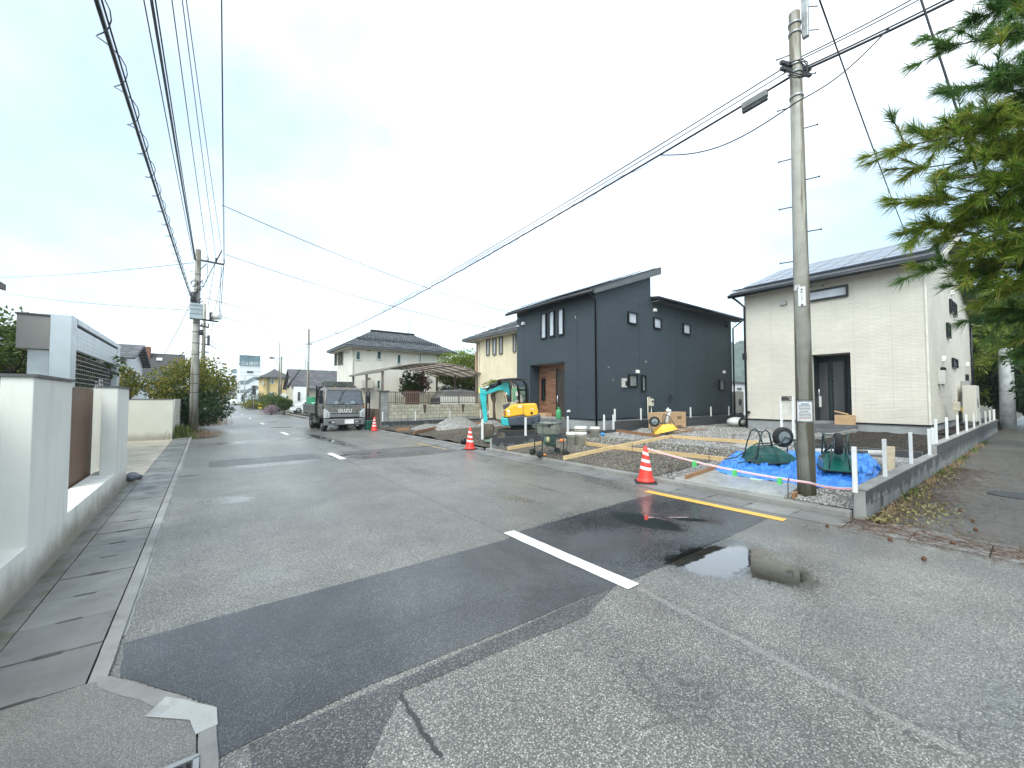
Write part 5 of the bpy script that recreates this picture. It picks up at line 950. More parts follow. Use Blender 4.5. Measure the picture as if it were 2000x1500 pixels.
# ------------------------------------------------------------------ overhead lines
def wire(label, pts, r, name='power_line', group=None, m=None):
    o = MB().tube(pts, r, 5).build(name, m or m_black, None, fix=False); tag(o, label, 'wire', group); return o
def up(a3, px_, z, ext=1.6, sg=.12):                    # from the pole to where the sight line px meets height z, carried on past the frame
    a = Vector(a3); b = G(*px_, z); e = a + (b-a)*ext; return sag(a, e, sg)
arm = lambda x: Vector((PY(x,514,YL).x, YL, zc+.2))
wire('outermost of four bundled power lines running overhead to the old pole', up((PY(378,508,YL).x,YL,zc+.05),(284,0),7.9), .010); 
for k, x in enumerate((297,300,306)): wire('power line in the tight bundle of three ending at the old pole', up((PY(380+k*1.2,508,YL).x,YL,zc+.05),(x,0),7.7+.05*k), .012, group='tight bundle of overhead lines')
wire('thin line crossing to the first insulator of the old pole', up(arm(405.5),(338,0),8.2), .009); wire('thin line to the middle insulator of the old pole', up(arm(422),(358,0),8.3), .008); wire('thin line to the riser of the old pole', up(PY(433,490,YL),(366,0),8.4), .008)
for d in (0, 1): wire('twin line dropping straight down the sky to the arm tip', up(arm(436.5+d*2),(433+d*.6,0),8.5), .009, group='twin lines to the arm tip')
a0 = Vector((PY(372,578,YL).x, YL, PY(372,578,YL).z)); b0 = G(193,0,5.6); e0 = a0+(b0-a0)*1.35; base_ = sag(a0, e0, .10, 260)
sp = thing('spiral_cable', 'thick telephone cable wound with a spiral hanger wire above the left gutter', 'cable', a0)
MB().tube(base_[::8], .022, 6).build('cable', m_black, sp); MB().tube([p+Vector((.03,0,.05)) for p in base_[::8]], .010, 5).build('messenger_wire', m_black, sp)
MB().tube([p+Vector((.09*math.cos(i*.62), .0, .07*math.sin(i*.62)-.02)) for i, p in enumerate(base_)], .006, 4).build('spiral_hanger', m_black, sp)
T = Vector((xp,yp,7.05)); far = PB+Vector((0,0,.1))
for k, (dz, r, dx) in enumerate(((.12,.011,0),(.06,.009,.05),(-.1,.02,0))):
    lb = ('upper power line from the notice-bearing pole down to the slim brown pole','thin line beside the upper power line to the slim brown pole','thick telephone cable from the notice-bearing pole to the slim brown pole')[k]
    wire(lb, sag(T+Vector((dx,0,dz)), far+Vector((dx,0,dz*.6)), .55), r)
cablep = sag(T+Vector((0,0,-.1)), far+Vector((0,0,-.06)), .55, 300); o = MB().tube([p+Vector((.05*math.cos(i*.55),0,.05*math.sin(i*.55))) for i, p in enumerate(cablep)][20:], .006, 4).build('hanger_wire', m_black, None, fix=False); tag(o, 'spiral hanger wire wound round the thick telephone cable', 'wire')
_px = lambda p: 1000+F*((p-_c).dot(_r))/((p-_c).dot(_f)); A, B = (min(cablep, key=lambda p: abs(_px(p)-X)) for X in (1500,1453)); cb_ = thing('cable_closure', 'grey splice box slung under the telephone cable near the notice-bearing pole', 'splice box', (A+B)/2-Vector((0,0,.12))); M_ = (A+B)/2
MB().bar(A-Vector((0,0,.03)), B-Vector((0,0,.03)), .08, .12).build('case', mat('closure_grey', (.18,.19,.19), .5), cb_, bevel=.015); MB().bar(A.lerp(B,.02)-Vector((0,0,.125)), B.lerp(A,.02)-Vector((0,0,.125)), .06, .05).build('lower_rail', m_steel, cb_)
for k, (px_, z, dz, r) in enumerate((((1770,0),7.5,.14,.010),((1785,0),7.5,.10,.009),((1835,0),7.25,-.06,.013),((1842,4),7.2,-.1,.02))):
    lb = ('upper power line running from the pole head toward the pine','thin line just under the power line toward the pine','telephone line from the pole clamp toward the pine','thick cable from the pole clamp toward the pine')[k]
    wire(lb, up(T+Vector((0,0,dz)), px_, z, 1.6, .04), r)
A = cablep[18]; C_ = up(T+Vector((0,0,-.1)), (1842,4), 7.2, 1.0, .0)[16]; mid_ = Vector((xp,yp,6.35))-tc_*-.2
wire('slack cable looping down past the notice-bearing pole', [A.lerp(mid_, t)-Vector((0,0,.28*math.sin(math.pi*t))) for t in [i/12 for i in range(13)]] + [mid_.lerp(C_, t)-Vector((0,0,.12*math.sin(math.pi*t))) for t in [i/12 for i in range(1,13)]], .011)
sp_ = PX(1778,478,XW+1.0); e1 = G(1610,0,7.6); wire('service line falling to the solar roof of the pale house', sag(sp_, sp_+(e1-sp_)*1.5, .25), .012)
e2 = G(1800,0,6.9); e3 = G(1876,235,5.2); wire('twisted dark cable vanishing into the pine branches', sag(e3+(e3-e2)*.4, e2+(e2-e3)*1.2, .02), .013)
hang = lambda q0, q1, s, r, lb: wire(lb, sag(q0, q1, s), r)
jn = G(433,400,8.0); hang(jn, (14.35,18.2,PX(1000,619,14.35).z), .35, .012, 'service line from the twin lines to the cream house eaves'); hang(PY(440,497,YL), (14.4,20.5,PX(945,651,14.4).z), .3, .014, 'service line from the old pole to the cream house')
hang(PY(402,582,YL), (17,31.5,5.3), .25, .013, 'thin line from the old pole over the hip roof'); hang(PY(430,617,YL), (8.1,y2,PX(601,647,8.1).z), .35, .016, 'line from the white drum to the slim brown pole top')
hang(PY(379,513,YL), ray(-60,542)*30+_c, .2, .012, 'line from the old pole out over the shutter gate'); hang(PY(372,606,YL), ray(-60,562)*30+_c, .2, .013, 'thin low line from the old pole out past the shutter gate')
hang(PY(374,588,YL), PY(322,690,30), .1, .012, 'guy line from the old pole down to the dark roofed house'); hang(Vector((8.1,y2,PB.z-.2)), Vector((7.6,y3,PX(549,697,7.6).z)), .1, .02, 'telephone cable between the slim brown pole and the dark thin pole')
hang(Vector((8.1,y2,PX(603,686,8.1).z)), (8.75,31.3,PX(676,692,8.75).z), .1, .008, 'short service line to the hip-roofed house corner'); hang(PY(409,676,36), (7.5,y4,PX(545,682,7.5).z), .7, .012, 'line crossing the street to the brown lamp pole')
for k, (x, y, x1, y1, lb) in enumerate(((409,672,468,708,'line from the far cross-arms toward the signboard, lower one'),(409,664,466,699,'line from the far cross-arms toward the signboard, upper one'),(410,711,467,711,'level line before the signboard'),(425,727,545,724,'faint level line across the street end'),(425,735,540,731,'lower faint level line across the street end'))): hang(PY(x,y,36 if k < 2 else 100), PY(x1,y1,164 if k < 2 else 100), .4 if k < 2 else .1, .02 if k < 2 else .025, lb)

# ------------------------------------------------------------------ traffic signs far down the street
sgn = thing('road_sign', 'round white-backed road sign on a thin post by the block pillar', 'sign', (G(553.5,805).x, G(553.5,805).y, 0)); q = ROOT[sgn].translation
MB().cyl((q.x,q.y,-.05),(q.x,q.y,2.0), .03, n=8).build('post', m_wp, sgn); MB().cyl((q.x,q.y-.06,PY(553.5,773,q.y).z),(q.x,q.y-.04,PY(553.5,773,q.y).z), .32, n=24).build('disc', m_wp, sgn); MB().box(q.x-.03,q.x+.03,q.y-.07,q.y-.062,PY(553.5,773,q.y).z-.1,PY(553.5,773,q.y).z+.1).build('clip', m_gal, sgn)
q = PY(495.5,790,72); rs = thing('road_sign', 'post with a triangle and two dark discs before the stair block', 'sign', (q.x,72,0)); MB().cyl((q.x,72,-.05),(q.x,72,4.6), .05, n=8).build('post', m_gal, rs); z = PY(495,757,72).z
MB().prism([(q.x-.4,z+.3),(q.x+.4,z+.3),(q.x,z-.4)], 'y', 71.9, 71.95).build('triangle', m_steel, rs)
for y in (762,768): z = PY(495,y,72).z; MB().cyl((q.x,71.9,z),(q.x,71.95,z), .3, n=20).build('disc', m_steel, rs)
q = PY(508.5,788,58); ws_ = thing('warning_sign', 'yellow roadside warning board in the verge shrubs', 'sign', (q.x,58,0)); MB().cyl((q.x,58,q.z-.3),(q.x,58.05,q.z-.3), .35, n=6).build('board', mat('sign_yellow', (.8,.55,.02), .5), ws_); MB().box(q.x-.04,q.x+.04,58.05,58.1,-.05,q.z).build('post', m_gal, ws_)
# block pillar, low wall and fence beside the parked car
q = G(541,805); bp = thing('block_pillar', 'grey block gate pillar with a low wall and white fence by the parked car', 'wall', (q.x+.3,q.y,0)); zt = PY(541,773,q.y).z
MB().box(q.x-.25,q.x+.3,q.y,q.y+.5,-.02,zt).build('pillar', m_oldg, bp); MB().box(q.x+.4,q.x+4.5,q.y+.3,q.y+.45,-.02,.75).build('low_wall', m_oldg, bp)
fm_ = MB().box(-.03,.03,-.015,.015,0,.75).mesh('picket'); fm_.materials.append(m_wp)
for k in range(26): piece('picket', fm_, bp, (q.x+.6+.15*k, q.y+.38, .76))
MB().box(q.x+.5,q.x+4.4,q.y+.36,q.y+.4,1.48,1.54).build('rail', m_wp, bp); MB().box(q.x+.3,q.x+5,q.y+2.0,q.y+2.2,0,zt).build('dark_wall', mat('dark_wall', (.07,.07,.07), .8), bp)
# ------------------------------------------------------------------ dump truck (local: x right, y back, front at y = 0)
m_rub = mat('rubber', (.018,.018,.019), .75, 0, .3, 8, bump=.3, bs=40); m_tk = mat('truck_paint', (.15,.14,.125), .30, .30, .08, 2, stain=.12); m_tkd = mat('truck_trim', (.17,.175,.175), .45, .1, .1); m_bed = mat('bed_steel', (.075,.085,.072), .6, .2, .3, 4, stain=.35, stc=(.16,.14,.11)); m_mint = mat('mint_sheet', (.22,.52,.38), .5, 0, .12, 3); m_crate = mat('green_crate', (.04,.25,.13), .5, 0, .2, 4); m_lamp = mat('lamp_lens', (.62,.64,.66), .08, .3, .1, 20); m_amber = mat('amber_lens', (.7,.25,.02), .2); m_gl = thin_glass('windscreen', (.78,.92,.89), .16); m_seat = mat('seat_cloth', (.10,.11,.115), .9)
def wheel(t, x, y, z, r, w, name='wheel', hub=m_gal):
    s = 1 if w > 0 else -1
    o = MB().lathe([(r*.55,-abs(w)/2),(r*.93,-abs(w)/2),(r,-abs(w)*.36),(r,abs(w)*.36),(r*.93,abs(w)/2),(r*.55,abs(w)/2)], 28, (x,y,z), 'x', cap=False).build('wheel', m_rub, t, local=True)
    MB().lathe([(r*.58,s*abs(w)*.36),(r*.5,s*abs(w)*.49),(r*.42,s*abs(w)*.30),(r*.22,s*abs(w)*.34),(r*.18,s*abs(w)*.55),(.002,s*abs(w)*.56)], 20, (x,y,z), 'x').build('rim', hub, o, local=True)
    return o
TX, TY = 5.60, 21.32
tk = thing('dump_truck', 'brown-grey cab-over dump truck parked facing out beside the block pillar', 'truck', (TX,TY,0))
def ring(z, yf, hw, yb=1.62, rc=.09, m=3):
    pts = []
    def corner(cx, cy, a0):
        for i in range(m+1): a = R(a0+90*i/m); pts.append((cx+rc*math.cos(a), cy+rc*math.sin(a), z))
    corner(-hw+rc, yf+rc, 180); corner(hw-rc, yf+rc, 270); rcb = .05
    pts.append((hw, yf+.42, z)); pts.append((hw, yf+1.08-yf*.3, z)); pts.append((hw, yb, z)); pts.append((-hw, yb, z)); pts.append((-hw, yf+1.08-yf*.3, z)); pts.append((-hw, yf+.42, z)); return pts
lv = [(.62,.02,.94),(.80,.0,.975),(1.0,.0,.985),(1.24,.02,.985),(1.33,.045,.975),(2.03,.25,.905),(2.11,.30,.88),(2.175,.41,.83),(2.20,.56,.72)]
cabm = MB(); rings = [ring(*a) for a in lv]; n = len(rings[0]); vs = [p for r_ in rings for p in r_]; fs = []
# ring order: 0-3 left front corner, 4-7 right front corner, 8,9 right side, 10 right back, 11 left back, 12,13 left side
for i in range(len(rings)-1):
    for k in range(n):
        if i == 4 and k in (3, 8, 12): continue            # openings for the windscreen and the door windows
        fs.append((i*n+k, i*n+(k+1) % n, (i+1)*n+(k+1) % n, (i+1)*n+k))
fs.append(tuple((len(rings)-1)*n+k for k in range(n))); fs.append(tuple(reversed(range(n)))); cabm.add(vs, fs, True)
cab = cabm.build('cab', m_tk, tk, local=True); cab.modifiers.new('w', 'WEIGHTED_NORMAL')
def pane(i, k, name, m, off=.0): 
    a = [rings[4][k], rings[4][(k+1) % n], rings[5][(k+1) % n], rings[5][k]]; return MB().quad(*a).build(name, m, tk, local=True, fix=False)
wsn = pane(4, 3, 'windscreen', m_gl); pane(4, 8, 'side_window', m_gl); pane(4, 12, 'side_window', m_gl)
A, B, C2, D = (Vector(p) for p in (rings[4][3], rings[4][4], rings[5][4], rings[5][3])); fwd = Vector((0,-.008,.002))
MB().tube([A+fwd, B+fwd, C2+fwd, D+fwd], .014, 6, closed=True).build('windscreen_seal', m_rub, wsn, local=True)
for s in (-1, 1):                                         # inside: dash, seats, helmets on the dash
    MB().box(s*.48-.26,s*.48+.26,.95,1.12,1.0,1.82).build('seat_back', m_seat, tk, bevel=.05, local=True); MB().box(s*.48-.26,s*.48+.26,.6,1.1,.85,1.0).build('seat', m_seat, tk, bevel=.04, local=True)
    MB().ball((s*.40+.06,.30,1.40), .13, 8, .85).build('helmet', m_wp, tk, local=True)
MB().box(-.92,.92,.12,.50,1.15,1.30).build('dashboard', mat('dash_grey', (.22,.25,.25), .7), tk, bevel=.03, local=True); MB().tube([(.45+.18*math.cos(R(a)),.48-.07*math.sin(R(a)),1.45+.16*math.sin(R(a))) for a in range(0,360,24)], .015, 6, closed=True).build('steering_wheel', m_rub, tk, local=True)
MB().box(.08,.26,.2,.42,1.30,1.38).build('paper_pile', m_paper, tk, local=True)
# front face
MB().box(-.73,.73,-.018,.0,1.245,1.29).build('cowl', m_tkd, cab, local=True)
MB().box(-.72,.72,-.03,.0,.905,.93).build('chrome_strip', m_chrome, cab, local=True); MB().box(-.74,.74,-.012,.01,.855,.905).build('grille_slot', m_black, cab, local=True); MB().box(-.74,.74,-.035,.0,.70,.855).build('grille_bar', m_tkd, cab, bevel=.02, local=True); MB().box(-.76,.76,-.01,.02,.655,.70).build('grille_slot', m_black, cab, local=True)
text_mb('ISUZU', .24, frame((0,-.045,1.01),(1,0,0),(0,0,1)), .012).build('emblem', mat('emblem_white', (.80,.80,.78), .4, .0), cab, local=True, fix=False)
for s in (-1, 1):
    hl = MB().prism([(s*.70,.68),(s*.975,.66),(s*.985,1.10),(s*.93,1.13),(s*.70,.93)], 'y', -.03, .12).build('headlight', m_lamp, cab, bevel=.015, local=True)
    for z in (.77,.90): MB().lathe([(.055,0),(.06,-.01),(.045,.0),(.02,-.006),(.001,-.012)], 14, (s*.85,-.035,z), 'y').build('bulb', m_chrome, hl, local=True)
    MB().tube([(s*.30-.25,-.02,1.31),(s*.30+.1,-.0,1.345),(s*.30+.32,.04,1.41)], .010, 5).build('wiper', m_black, cab, local=True); MB().cyl((s*.30-.25,-.04,1.28),(s*.30-.25,.0,1.28), .022, n=8).build('wiper_pivot', m_black, cab, local=True)
    MB().tube([(s*.93,.22,1.95),(s*1.10,.0,1.93),(s*1.14,-.06,1.85),(s*1.14,-.05,1.45),(s*1.08,.02,1.36),(s*.97,.10,1.34)], .013, 6).build('mirror_arm', m_black, tk, local=True); MB().box(s*1.14-.10,s*1.14+.10,-.10,-.04,1.38,1.78).build('mirror', m_black, tk, bevel=.03, local=True)
    MB().box(s*.985-.04,s*.985+.04,.06,.16,1.12,1.26).build('turn_lamp', m_black if s < 0 else m_amber, tk, bevel=.02, local=True)
    MB().tube([(s*1.0,.60,1.2),(s*1.0,.6,.70)], .004, 4).build('door_gap', m_black, tk, local=True); MB().box(s*.985-.012,s*.985+.012,.95,1.1,1.14,1.18).build('door_handle', m_black, tk, local=True)
    MB().box(s*.60-.17,s*.60+.17,-.085,-.055,.41,.50).build('fog_recess', m_black, cab, bevel=.01, local=True); MB().box(s*.56-.09,s*.56+.09,-.095,-.08,.43,.485).build('fog_lamp', m_lamp, cab, local=True)
    MB().prism([(.02,.30),(.42,.30),(.42,.62),(.02,.62)], 'x', s*.70, s*.97).build('bumper_end', m_tkd, tk, local=True)
    MB().prism([(.38+.40*math.cos(R(a))+.12, .40+.40*math.sin(R(a))) for a in range(-5,186,15)] + [(.10,.60),(.10,.66),(.95,.66),(.95,.60)], 'x', s*.95, s*1.0).build('wheel_arch', m_black, tk, local=True)
    wheel(tk, s*.86, .52, .38, .38, s*.22); wheel(tk, s*.86, 3.15, .38, .38, s*.24); wheel(tk, s*.60, 3.15, .38, .38, s*.22)
    MB().box(s*.98-.05,s*.98+.03,2.68,3.62,.80,.86).build('mudguard', m_gal, tk, local=True); MB().bar((s*.98,2.66,.84),(s*.98,2.50,.45), .28, .02, (0,1,0)).build('mudflap', m_rub, tk, local=True)
MB().box(-.975,.975,-.06,.10,.31,.62).build('bumper', m_tkd, tk, bevel=.035, local=True); pl_ = MB().box(-.02,.42,-.085,-.065,.36,.58).build('number_plate', mat('plate_white', (.74,.74,.71), .4), tk, bevel=.004, local=True)
MB().cyl((.55,-.07,.27),(.68,-.07,.25), .02, n=8).build('tow_hook', m_gal, tk, local=True); MB().bar((-.5,.1,.3),(.5,.1,.3), .06, .05).build('cross_member', m_steel, tk, local=True)
for s in (-.38,.38): MB().box(s-.05,s+.05,.3,4.6,.42,.62).build('chassis_rail', m_steel, tk, local=True)
MB().box(-1.0,-.72,1.75,2.45,.35,.72).build('tool_box', m_bed, tk, bevel=.01, local=True); MB().cyl((.84,1.8,.52),(.84,2.5,.52), .19, n=16).build('fuel_tank', m_gal, tk, local=True); MB().bar((-1.0,1.75,.45),(-1.0,2.6,.45), .03, .03).build('side_guard', m_gal, tk, local=True)
# bed
bd = MB().box(-1.0,1.0,1.78,5.05,.80,.90).build('bed_floor', m_bed, tk, local=True); MB().box(-1.0,1.0,1.76,1.84,.90,2.10).build('bed_headboard', m_bed, tk, local=True)
for s in (-1, 1):
    MB().box(s*1.0-.03,s*1.0+.03,1.86,5.05,.90,1.32).build('side_gate', m_bed, bd, local=True)
    for k in range(8): MB().box(s*1.04-.012,s*1.04+.012,2.0+.4*k,2.08+.4*k,.92,1.28).build('gate_rib', m_tkd, bd, local=True)
    for z in (.92,1.28): MB().box(s*1.04-.015,s*1.04+.015,1.86,5.05,z-.03,z+.03).build('gate_rail', m_tkd, bd, local=True)
    MB().box(s*.98-.035,s*.98+.035,1.70,1.80,.62,2.32).build('bed_stake', m_black, tk, local=True)
MB().box(-1.0,1.0,5.03,5.10,.88,1.32).build('tail_gate', m_bed, bd, local=True); MB().box(-.72,.72,1.15,1.85,2.24,2.52).build('cab_guard', m_bed, tk, bevel=.01, local=True); MB().box(-.9,.9,1.70,1.80,2.08,2.26).build('guard_support', m_black, tk, local=True)
for x in (-.8,-.3,.3,.8): MB().cyl((x,.75,2.20),(x,.75,2.23), .045, n=10).build('roof_lamp', m_amber if abs(x) < .5 else m_lamp, tk, local=True)
MB().grid(lambda u, v: (-.97+1.94*u, 1.9+1.9*v, 1.36+.03*math.sin(u*9)+.03*math.sin(v*11+u*4)+.05*math.sin(math.pi*u)), 14, 14).build('mint_sheet', m_mint, tk, local=True, fix=False)
for k in range(4): tag(MB().box(TX-.95+.0,TX-.55,TY+3.4+.32*k,TY+3.4+.32*k+.28,.91,1.72).build('crate', m_crate, None, bevel=.02), 'green plastic crate standing in the dump truck bed', 'crate', 'green crates in the truck bed')
tag(MB().box(TX+1.0,TX+1.34,TY-.35,TY+.15,0,.5).build('fuel_can', mat('dark_green_can', (.01,.07,.05), .4), None, bevel=.03), 'dark green box on the ground beside the truck front wheel', 'box')
tag(MB().tube([(TX+1.25,TY+.5,-.02),(TX+1.22,TY+.5,1.9),(TX+1.3,TY+.5,2.1),(TX+1.38,TY+.5,1.9),(TX+1.36,TY+.5,-.02)], .035, 8).build('hose_stand', m_black), 'tall black looped hose stand beside the truck', 'stand')

# ------------------------------------------------------------------ cars
def carbody(t, L, W, H, m):
    prof = [(0,.30,.0),(.02,.62,.02),(.10,.78,.04),(.30,.90,.03),(.95,1.02,.02),(1.75,H-.06,.10),(2.2,H,.14),(3.6,H-.03,.14),(L-.25,1.05,.06),(L-.02,.80,.02),(L,.34,.0)]
    mb = MB(); n = len(prof); vs = []
    for s in (-1, 1):
        for x, z, ins in prof: vs.append((x, s*(W/2-ins), z))
    fs = [(i, i+1, n+i+1, n+i) for i in range(n-1)] + [tuple(range(n)), tuple(range(2*n-1, n-1, -1)), (0, n, 2*n-1, n-1)]; mb.add(vs, fs)
    b = mb.build('body', m, t, local=True, bevel=.06); return b
def car(label, loc, rz, m):
    t = thing('parked_car', label, 'car', loc, rz); L, W, H = 4.4, 1.7, 1.55; b = carbody(t, L, W, H, m)
    for s in (-1, 1):
        MB().quad((1.12,s*(W/2-.012),1.05),(1.85,s*(W/2-.085),1.44),(2.9,s*(W/2-.10),1.46),(3.9,s*(W/2-.03),1.05)).build('side_window', m_gdark, b, local=True, fix=False)
        for x in (.85, 3.45): wheel_c(t, x, s*(W/2-.09), .31, .31, s*.2)
        MB().prism([(.03,.70),(.42,.80),(.46,.90),(.14,.82)], 'y', s*.52, s*(W/2-.005)).build('headlight', m_lamp, b, local=True, bevel=.01); MB().box(-.01,.02,s*.55-.12,s*.55+.12,.42,.52).build('fog_recess', m_black, b, local=True)
        MB().box(1.25,1.42,s*(W/2+.03)-.08,s*(W/2+.03)+.08,1.0,1.13).build('mirror', m, b, local=True, bevel=.03)
    MB().quad((1.02,-.70,1.06),(1.02,.70,1.06),(1.72,.62,1.46),(1.72,-.62,1.46)).build('windscreen', m_gdark, b, local=True, fix=False); MB().box(-.015,.02,-.45,.45,.58,.68).build('grille', m_black, b, local=True); MB().box(-.02,.0,-.17,.17,.42,.53).build('number_plate', m_wp, b, local=True)
    return t
def wheel_c(t, x, y, z, r, w):
    s = 1 if w > 0 else -1; o = MB().lathe([(r*.6,-.1),(r*.94,-.1),(r,-.07),(r,.07),(r*.94,.1),(r*.6,.1)], 24, (x,y,z), 'y', cap=False).build('wheel', m_rub, t, local=True)
    MB().lathe([(r*.64,s*.07),(r*.6,s*.1),(r*.2,s*.085),(.002,s*.09)], 20, (x,y,z), 'y').build('rim', m_gal, o, local=True)
    for k in range(5): a = R(72*k+15); MB().bar((x,y+s*.105,z),(x+math.cos(a)*r*.6,y+s*.105,z+math.sin(a)*r*.6), .05, .02, (0,1,0)).build('spoke', m_chrome, o, local=True)
m_carw = mat('white_car_paint', (.74,.75,.76), .15, 0, .02, spec=.7)
cq = G(586,807.5); nose = PY(566.5,800,cq.y); car('white hatchback nose showing behind the dump truck', (nose.x, cq.y+.85, 0), 0, m_carw)
fq = G(455,791.5); car('distant white car facing up the street at its far end', (fq.x, fq.y, 0), R(90), m_carw)
p = G(434,790); car('grey car far down the street beside the distant white car', (fq.x-3.0, fq.y+22, 0), R(90), mat('silver_paint', (.35,.36,.37), .2, .5, .03))

# ------------------------------------------------------------------ mini excavator (local: x forward along the boom, y to the viewer, z up)
ez = .12; e0_ = G(1022,864,ez); EX = (e0_.x+.7, e0_.y+1.0, ez-.06); ea = math.atan2(.604,-.797)
ex = thing('mini_excavator', 'teal and yellow mini excavator with folded boom on the bare earth plot', 'excavator', EX, ea)
kx = 1/ (F / (Vector((EX[0],EX[1],CH-0))-_c).dot(_f)); 
def E(x, y): return ((1030-x)*kx, (859-y)*kx)               # photo pixel -> profile of the machine seen from its side
def prof(pts, y0, y1, name, m, parent=ex, bev=.015): return MB().prism([E(*p) for p in pts], 'y', y0, y1).build(name, m, parent, bevel=bev, local=True)
m_teal = mat('teal_paint', (.02,.38,.40), .38, 0, .1, 3, stain=.1); m_yelp = mat('yellow_paint', (.80,.40,.02), .35, 0, .05, 2); m_cw = mat('navy_casting', (.035,.045,.065), .55, 0, .2, 4, stain=.25, stc=(.12,.12,.12)); m_earthy = mat('muddy_steel', (.10,.085,.065), .8, .2, .4, 7, stain=.5, stc=(.2,.17,.13))
bod = prof([(995,812),(999,798),(1012,789),(1030,787),(1058,786.5),(1061.5,800),(1061,809),(1040,812),(1034,808),(1004,813)], -.55, .62, 'engine_cover', m_yelp, bev=.05)
prof([(1005,813),(1034,808),(1040,812),(1064,806),(1066,812),(1064,822),(1040,828),(1006,829)], -.62, .66, 'counterweight', m_cw, bev=.05); prof([(991,814),(1005,814),(1007,829),(993,827)], -.62, .655, 'front_skirt', m_teal, bev=.03)
prof([(1032.2,788),(1033,788),(1033.6,808),(1032.8,808)], .621, .624, 'cover_gap', m_black, bev=0); prof([(996,801),(1000,799),(1001,809),(998,811)], .60, .632, 'lamp_recess', mat('amber_dark', (.25,.10,.01), .5), bev=.01)
for a in ((1003,799,1008,803),(1024,791,1031,794),(1004,806,1009,808)): MB().box(E(a[2],0)[0],E(a[0],0)[0],.622,.626,E(0,a[3])[1],E(0,a[1])[1]).build('decal', m_wp, bod, local=True)
c = E(1050,797); text_mb('3', .16, frame((c[0],.632,c[1]),(0,0,1),(1,0,0)) , .002).build('decal', m_wp, bod, local=True, fix=False); MB().box(E(1051,0)[0],E(1047,0)[0],.621,.632,E(0,807)[1],E(0,802)[1]).build('latch', m_black, bod, local=True)
for x, y in ((1035,822),(1051,820),(1063,818)): c = E(x, y); MB().cyl((c[0],.64,c[1]),(c[0],.668,c[1]), .045, n=12).build('bolt_hole', m_black, bod, local=True)
prof([(1004,796),(996,799),(994,790),(1010,785)], -.45, .25, 'front_console', m_cw)
# canopy : roof, posts, rails, seat
prof([(983,743),(990,740.5),(1005,739),(1030,738),(1037,740),(1040,746),(1037,744),(1028,742),(1000,743)], -.55, .55, 'canopy_roof', m_black, bev=.02)
for s in (-.52,.52):
    MB().tube([(*E(1012,742)[:1],s,E(1012,742)[1]),(E(1022,750)[0],s,E(1022,750)[1]),(E(1026,762)[0],s,E(1026,762)[1]),(E(1026,786)[0],s,E(1026,786)[1])], .032, 8).build('canopy_post', m_black, ex, local=True)
    MB().tube([(E(1034,741)[0],s,E(1034,741)[1]),(E(1040,750)[0],s,E(1040,750)[1]),(E(1042,762)[0],s,E(1042,762)[1]),(E(1042,786)[0],s,E(1042,786)[1])], .032, 8).build('canopy_post', m_black, ex, local=True)
    MB().tube([(E(1026,761)[0],s,E(0,760)[1]),(E(1042,760)[0],s,E(0,760)[1])], .022, 6).build('canopy_rail', m_black, ex, local=True)
    MB().tube([(E(1032,771)[0],s,E(0,772)[1]),(E(1042,772)[0],s,E(0,772)[1])], .014, 6).build('canopy_rail', m_black, ex, local=True)
prof([(1009,752),(1011,752),(1012,784),(1007,784)], -.2, .52, 'front_post', m_black); m_grs = mat('seat_grey', (.34,.34,.35), .8)
prof([(1026,771),(1031,770),(1034,785),(1015,785),(1016,781),(1026,780)], -.25, .25, 'seat', m_grs, bev=.04); MB().cyl((E(1018,746)[0],-.3,E(1018,748)[1]),(E(1018,746)[0],.3,E(1018,748)[1]), .13, n=14).build('rolled_cover', m_grs, ex, local=True)
prof([(1018,764),(1023,764),(1024,772),(1019,773)], -.2, .2, 'cloth', m_wp); prof([(1012,755),(1026,755),(1026,784),(1013,784)], -.50, -.49, 'green_screen', thin_glass('green_screen', (.30,.62,.55), .08), bev=0); prof([(1027,755),(1041,755),(1041,785),(1027,785)], -.50, -.49, 'rear_screen', MATS['green_screen'], bev=0)
for x in (1000,1004): MB().tube([(E(x,785)[0],.2,E(x,785)[1]),(E(x-2,774)[0],.22,E(x-2,774)[1])], .012, 6).build('lever', m_black, ex, local=True); MB().ball((E(x-2,773)[0],.22,E(x-2,773)[1]), .025, 6).build('lever_knob', m_inkr, ex, local=True)
# boom, stick, cylinders, bucket
bm_ = prof([(1007,783),(1003,782),(1001,768),(996,762),(986,762),(960,771),(955,769),(954,763),(975,757),(992,747),(1001,744),(1007,748),(1008,765)], .02, .24, 'boom', m_teal, bev=.02)
prof([(948,756),(951,755.5),(956,760),(960,764),(963,768),(962.5,790),(965,816),(958,821),(954,796),(951,778),(949,768)], .05, .21, 'stick', m_teal, bev=.02); prof([(948,758),(950,757),(951,766),(949,768)], .04, .22, 'stick_decal', mat('decal_yellow', (.75,.7,.1), .5), bev=0)
def cyl2(a, b, y, r, nm='hydraulic_cylinder'):
    A, B = E(*a), E(*b); o = MB().cyl((A[0],y,A[1]),(A[0]+(B[0]-A[0])*.58,y,A[1]+(B[1]-A[1])*.58), r, n=12).build(nm, m_black, ex, local=True); MB().cyl((A[0]+(B[0]-A[0])*.5,y,A[1]+(B[1]-A[1])*.5),(B[0],y,B[1]), r*.5, n=10).build('rod', m_chrome, o, local=True)
cyl2((990,745),(954,759),.06,.055); cyl2((992,749),(958,764),.20,.05); cyl2((1008,784),(1001,765),.30,.05); cyl2((952,778),(956,812),-.03,.05)
for k in range(3): MB().tube([(E(995-6*k,747+3*k)[0],.26,E(0,747+3*k)[1]),(E(985-5*k,750+3*k)[0],.29,E(0,748+3*k)[1]),(E(962,759+2*k)[0],.27,E(0,759+2*k)[1])], .014, 6).build('hose', m_black, ex, local=True)
